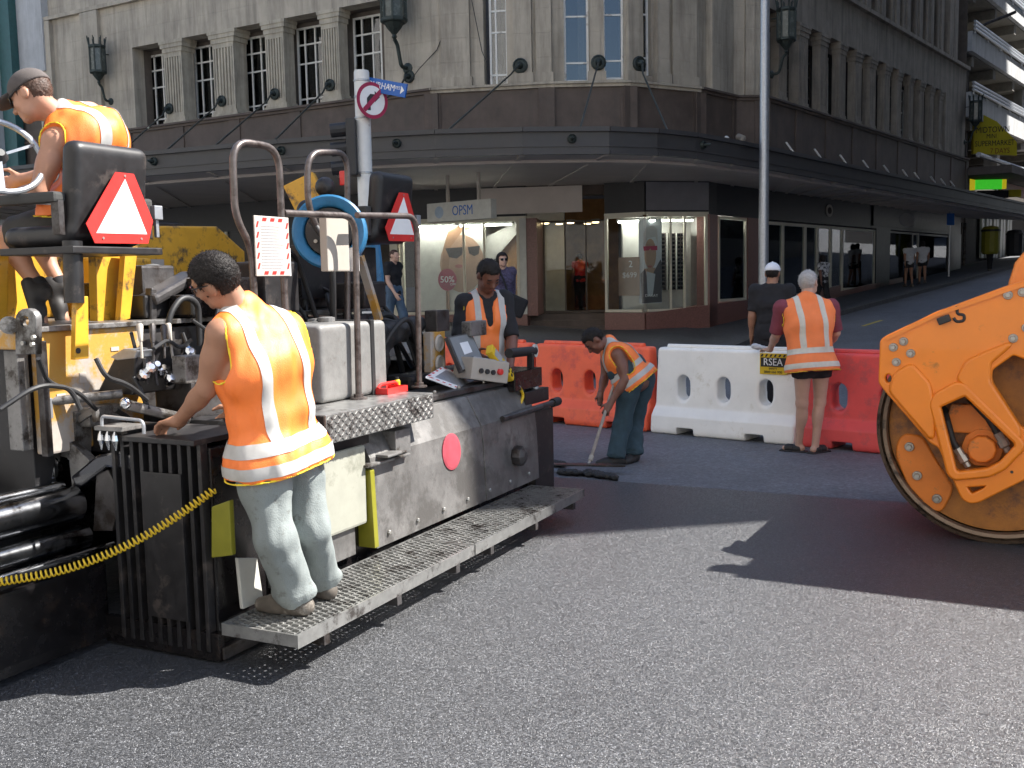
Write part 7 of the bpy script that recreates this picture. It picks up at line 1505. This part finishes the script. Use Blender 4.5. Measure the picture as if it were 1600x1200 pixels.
        for q in (-1, 1):
            m2 = cutmesh(me, [(L(shm+rx*q*bo[1]*s), rx*q), (L(shm+rx*q*bo[0]*s), -rx*q), (L(pel+up*(lo[0]+lo[1]/2)*s), -up)], .003); link('reflective_tape', m2, tm, t)
    # shoes
    for sd in 'LR':
        c = J['an'+sd]; tf = Vector(J['toe'+sd]).normalized(); dn = J.get('dn'+sd, Vector((0, 0, -1))); dn = (dn-tf*dn.dot(tf)).normalized() if abs(dn.dot(tf)) < .95 else dn
        if shoe == 'sandal':
            pr = [bx(c+dn*.078*s+tf*.05*s, (.045*s, .135*s, .010*s), Rm(tf.cross(dn), tf, dn), .009)]; sub('sandal_sole', 'shoeblack', pr, min(h, .008))
            for y_ in (.0, .07): pr = [cap(c+dn*.05*s+tf*(y_)*s-tf.cross(dn)*.0, c+dn*.052*s+tf*(y_+.035)*s, .041*s, k=.01)]; sub('sandal_strap', 'shoeblack', pr, min(h, .008), (), [(c+dn*.075*s, dn)])
            continue
        pr = [cap(c+dn*.05*s-tf*.045*s, c+dn*.052*s+tf*.10*s, .046*s, .042*s, k=.03), cap(c+dn*.055*s+tf*.09*s, c+dn*.058*s+tf*.165*s, .046*s, .036*s, k=.03), cap(c+dn*.0*s, c+dn*.04*s, .050*s, k=.03)]
        sub('shoe', shoe, pr, min(h, .012), (), [(c+dn*.085*s, dn)])
    return t

# --- worker on the walkway, leaning on the ribbed cover
def fl_(x, y, z): return G(x, y, z)
aL = fl_(462, 958, .205); aR = fl_(503, 932, .205)
J = {'H': 1.80, 'hipL': D(408, 722, 4.46), 'hipR': D(462, 706, 4.66), 'knL': D(430, 842, 4.40), 'knR': D(485, 825, 4.60), 'anL': Vector((aL.x, aL.y, .205+.088)), 'anR': Vector((aR.x, aR.y, .205+.088)),
     'shL': D(347, 522, 4.36), 'shR': D(452, 512, 4.66), 'elL': D(322, 608, 4.40), 'wrL': D(279, 658, 4.58), 'elR': D(425, 590, 4.95), 'wrR': D(370, 640, 5.0), 'neck': D(378, 484, 4.50), 'head': D(334, 432, 4.44),
     'face': Vector((-.90, .34, -.30)), 'toeL': Vector((-.93, .30, 0)), 'toeR': Vector((-.75, .65, 0))}
hdL = (D(242, 664, 4.66)-J['wrL'])
pA = person('worker in orange vest and dusty trousers standing on the grated walkway of the paver', J, 'skinA', h=.0072, hair='hair', hairk='thick', bottom=('trousers', 'trousers'), shoe='shoe',
       vest={'m': 'vest', 'hem': -.045, 'infl': .030, 'belts': ((.085, .055), (-.005, .05)), 'brace': (.085, .138)}, glasses='clear',
       hands={'L': (hdL, (-.25, -.1, -1), -1, [.55, .55, .45], .3)}, bulk=1.12)
tt = MB()
q = J['shL'].lerp(J['elL'], .55); o_ = (CP-q).normalized()
# --- driver
J = {'H': 1.76, 'hipL': D(112, 348, 5.22), 'hipR': D(135, 338, 5.42), 'knL': D(4, 372, 5.40), 'knR': D(48, 362, 5.75), 'anL': D(66, 455, 5.28), 'anR': D(98, 452, 5.65), 'shL': D(88, 222, 5.12), 'shR': D(140, 180, 5.44), 'elL': D(60, 300, 5.06), 'wrL': D(2, 312, 5.18),
     'elR': D(95, 265, 5.65), 'wrR': D(35, 280, 5.70), 'neck': D(98, 180, 5.23), 'head': D(48, 144, 5.15), 'face': Vector((-.86, .12, -.42)), 'hup': Vector((-.3, .1, .9)), 'toeL': Vector((.30, -.25, -.75)), 'toeR': Vector((.30, -.2, -.8)),
     'dnL': Vector((-.5, -.4, -.6)), 'dnR': Vector((-.5, -.3, -.6)), 'waist': D(150, 285, 5.32), 'chest': D(140, 218, 5.30), 'shortL': .78}
pB = person('driver in dark cap and sunglasses hunched on the near seat of the paver', J, 'skinB', h=.0080, hair='hairbrown', hairk='crop', bottom=('shorts', 'cgrey'), shoe='shoeblack', capc=('cap', .12), glasses='dark',
       vest={'m': 'vest', 'hem': .02, 'infl': .028, 'belts': ((.10, .05),), 'brace': (.075, .125), 'extra': [ell(D(156, 210, 5.30), (.13, .13, .12), k=.08)]}, bulk=1.08)
for sd in 'LR':
    m_ = MB(); a = J['an'+sd]; d = (J['kn'+sd]-a).normalized(); m_.tube([a-d*.02, a+d*.06], [.047, .05], 14); m_.build('sock', 'cblack', pB, world=True, smooth=True)
# --- worker beyond the far end of the paver
J = std(D(752, 700, 8.35)*1.0, (.30, -.95, 0), 1.86); g_ = Vector((D(752, 500, 8.35).x, 8.35, 0)); J = std(g_, (.30, -.95, 0), 1.88, sw=.20)
J.update({'shR': D(727, 474, 8.28), 'shL': D(787, 469, 8.42), 'elR': D(716, 530, 8.2), 'wrR': D(742, 552, 7.98), 'elL': D(800, 530, 8.3), 'wrL': D(797, 575, 8.1), 'neck': D(757, 462, 8.35), 'head': D(764, 427, 8.24), 'face': Vector((.42, -.75, -.70))})
person('worker in an orange vest over a black shirt looking down at the far control box', J, 'skinD', h=.0115, eyes=False, hair='hair', hairk='short', top=('cblack', .95), bottom=('trousers', 'djeans'), vest={'m': 'vest', 'hem': -.12, 'infl': .026, 'belts': ((.08, .05), (-.06, .05))}, bulk=1.0)
# --- sweeping worker
J = {'H': 1.74, 'hipL': D(984, 596, 9.52), 'hipR': D(1004, 594, 9.74), 'knL': D(972, 664, 9.48), 'knR': D(992, 662, 9.74), 'shL': D(966, 556, 9.50), 'shR': D(950, 541, 9.84), 'elL': D(977, 594, 9.42), 'wrL': D(954, 630, 9.40), 'elR': D(945, 590, 9.8), 'wrR': D(938, 616, 9.6),
     'neck': D(950, 536, 9.66), 'head': D(926, 530, 9.60), 'face': Vector((-.55, -.18, -.80)), 'hup': Vector((-.75, -.1, .5)), 'toeL': Vector((-.95, -.25, 0)), 'toeR': Vector((-.5, -.8, 0))}
a = G(962, 727, -.03); b = G(992, 724, -.03); J['anL'] = Vector((a.x, a.y, .055)); J['anR'] = Vector((b.x, b.y+.1, .055)); J['hiw'] = .140
rk0 = D(947, 640, 9.38); rk1 = G(918, 733, .0)
hx = (rk1-rk0).normalized()
person('worker in an orange vest and dark jeans bent over raking loose asphalt', J, 'skinD', h=.0115, eyes=False, hair='hair', hairk='short', bottom=('trousers', 'djeans'), shoe='shoeblack', vest={'m': 'vest', 'hem': -.035, 'infl': .034, 'belts': ((.14, .05), (.03, .05)), 'brace': (.08, .13)}, bulk=1.16,
       hands={'L': (rk0-J['wrL']+hx*.04, (.2, .6, -.2), -1, .8, .6), 'R': ((-.1, -.3, -1), (.3, -.6, 0), 1, .8, .6)})
rk = thing('asphalt_rake', 'long handled asphalt rake with a pale shaft held by the bent worker', 'rake', rk1)
m_ = MB(); m_.tube([rk0-hx*.35, rk0.lerp(rk1, .8)], .015, 10); m_.build('shaft', 'wood', rk, world=True, smooth=True); m_ = MB(); m_.tube([rk0.lerp(rk1, .78), rk0.lerp(rk1, .86)], .022, 10); m_.tube([rk0.lerp(rk1, .85), rk1+Vector((0, 0, .03))], .012, 8); m_.build('socket', 'beige', rk, world=True, smooth=True)
m_ = MB(); m_.bar(rk1+Vector((-.33, .03, .045)), rk1+Vector((.33, -.10, .045)), .09, .014); m_.build('rake_head', 'dsteel', rk, world=True, bevel=.003)
# --- old man at the barrier
a = G(1248, 706, -.03); b = G(1274, 708, -.03)
J = std(Vector(((a.x+b.x)/2, (a.y+b.y)/2, -.03)), (.12, 1, 0), 1.76)
J.update({'anL': Vector((a.x, a.y, .055)), 'anR': Vector((b.x, b.y, .055)), 'knL': D(1253, 630, 9.81), 'knR': D(1281, 628, 9.84), 'hipL': D(1254, 572, 9.78), 'hipR': D(1283, 572, 9.84), 'shL': D(1222, 482, 9.88), 'shR': D(1298, 480, 9.92), 'neck': D(1261, 466, 9.91), 'head': D(1263, 439, 9.96),
          'elL': D(1213, 523, 9.98), 'wrL': D(1203, 546, 10.28), 'elR': D(1306, 520, 9.96), 'wrR': D(1292, 545, 10.36), 'face': Vector((.62, .78, .02)), 'toeL': Vector((-.25, -.95, 0)), 'toeR': Vector((.2, -.95, 0)), 'shortL': .30})
J['toeL'] = Vector((-.8, .5, 0)); J['toeR'] = Vector((.8, .5, 0))
person('white haired man in orange vest, black shorts and sandals leaning on the white barrier', J, 'skinC', h=.0115, hair='hairgrey', hairk='short', top=('cmaroon', .92), bottom=('shorts', 'cblack'), shoe='sandal',
       vest={'m': 'vest2', 'tape': 'cretape', 'hem': -.055, 'infl': .034, 'belts': ((.14, .055), (.0, .05)), 'brace': (.085, .14)}, hands={'L': (D(1182, 546, 10.5)-J['wrL'], (0, 0, -1), -1, .25, .3)}, bulk=1.15)
gl_ = thing('white_glove', 'white cloth lying on top of the white barrier beside the hand', 'cloth', D(1181, 543, 10.55)); sdf_obj('cloth', [ell(D(1181, 541, 10.56), (.05, .04, .03)), ell(D(1190, 543, 10.56), (.05, .04, .022))], 'cwhite', gl_, h=.01, wr=(.008, (30, 30, 30)))
# --- people beyond the barrier
P_ = G(1206, 560, -.03); g_ = Vector((D(1206, 500, 12.6).x, 12.6, -.03)); J = std(g_, (.35, .85, 0), 1.88)
person('man in a white cap and dark clothes with a white trouser stripe behind the barrier', J, 'skinA', h=.016, hair='hair', hairk='crop', top=('cblack', .8), bottom=('trousers', 'cblack'), shoe='shoeblack', capc=('capwhite', .1), fine=False)
pm = bpy.context.scene.objects[-1] if False else None
def ped(label, x, Y, f, H, **k):
    X = D(x, 430, Y).x; J = std(Vector((X, Y, zfp(X, Y))), f, H, k.pop('swing', .5), k.pop('step', .22)); k.setdefault('h', .016); k.setdefault('fine', False); return person(label, J, k.pop('skin', 'skinC'), group='pedestrians', **k)
p1_ = ped('young man in a dark t-shirt and blue jeans walking past behind the paver', 615, 20.3, (.85, -.5, 0), 1.80, hair='hairbrown', hairk='crop', top=('cblack', .62), bottom=('trousers', 'jeans'), h=.014)
p2_ = ped('woman in sunglasses and dark plaid shirt walking behind the worker at the controls', 784, 17.6, (.35, -.93, 0), 1.78, hair='hair', hairk='full', top=('cpurple', 1), bottom=('trousers', 'jeans'), glasses='dark', h=.014)
bgx = D(806, 478, 17.4); bgo = thing('shoulder_bag', 'large dark shoulder bag carried by the woman in sunglasses', 'bag', bgx); sdf_obj('bag_body', [bx(bgx, (.17, .07, .17), [[.9, 0, .4], [0, 1, 0], [-.4, 0, .9]], .05)], 'cblack', bgo, h=.014); m_ = MB(); m_.tube([bgx+Vector((-.1, 0, .12)), bgx+Vector((-.2, 0, .45)), bgx+Vector((-.28, .05, .62))], .018, 8); m_.build('strap', 'cblack', bgo, world=True)
ped('woman in black and white printed top on the footpath behind the old man', 1286, 30, (-.5, .8, 0), 1.62, hair='hair', hairk='full', top=('cprint', .6), bottom=('trousers', 'cblack'), skin='skinD', h=.02)
ped('girl in white top, left of the pair far up the side street', 1420, 37.5, (-.1, .9, 0), 1.62, hair='hair', hairk='full', top=('cwhite', .5), bottom=('shorts', 'cblack'), skin='skinA', h=.024, step=.1)
ped('girl in white top, right of the pair far up the side street', 1441, 38.2, (.2, .9, 0), 1.60, hair='hair', hairk='full', top=('cwhite', .5), bottom=('shorts', 'cblack'), skin='skinA', h=.024, step=.12)
ped('dark figure far up the side street below the green sign', 1546, 44, (-.6, -.6, 0), 1.7, hair='hair', hairk='crop', top=('cblack', 1), bottom=('trousers', 'cblack'), h=.028)
X = D(906, 420, 31.2).x; J = std(Vector((X, 31.2, .74)), (-.3, .9, 0), 1.72); person('customer in a red shirt inside the corner shop, seen through the glass door', J, 'skinA', h=.02, hair='hair', hairk='short', top=('red', .5), bottom=('trousers', 'cblack'), fine=False)
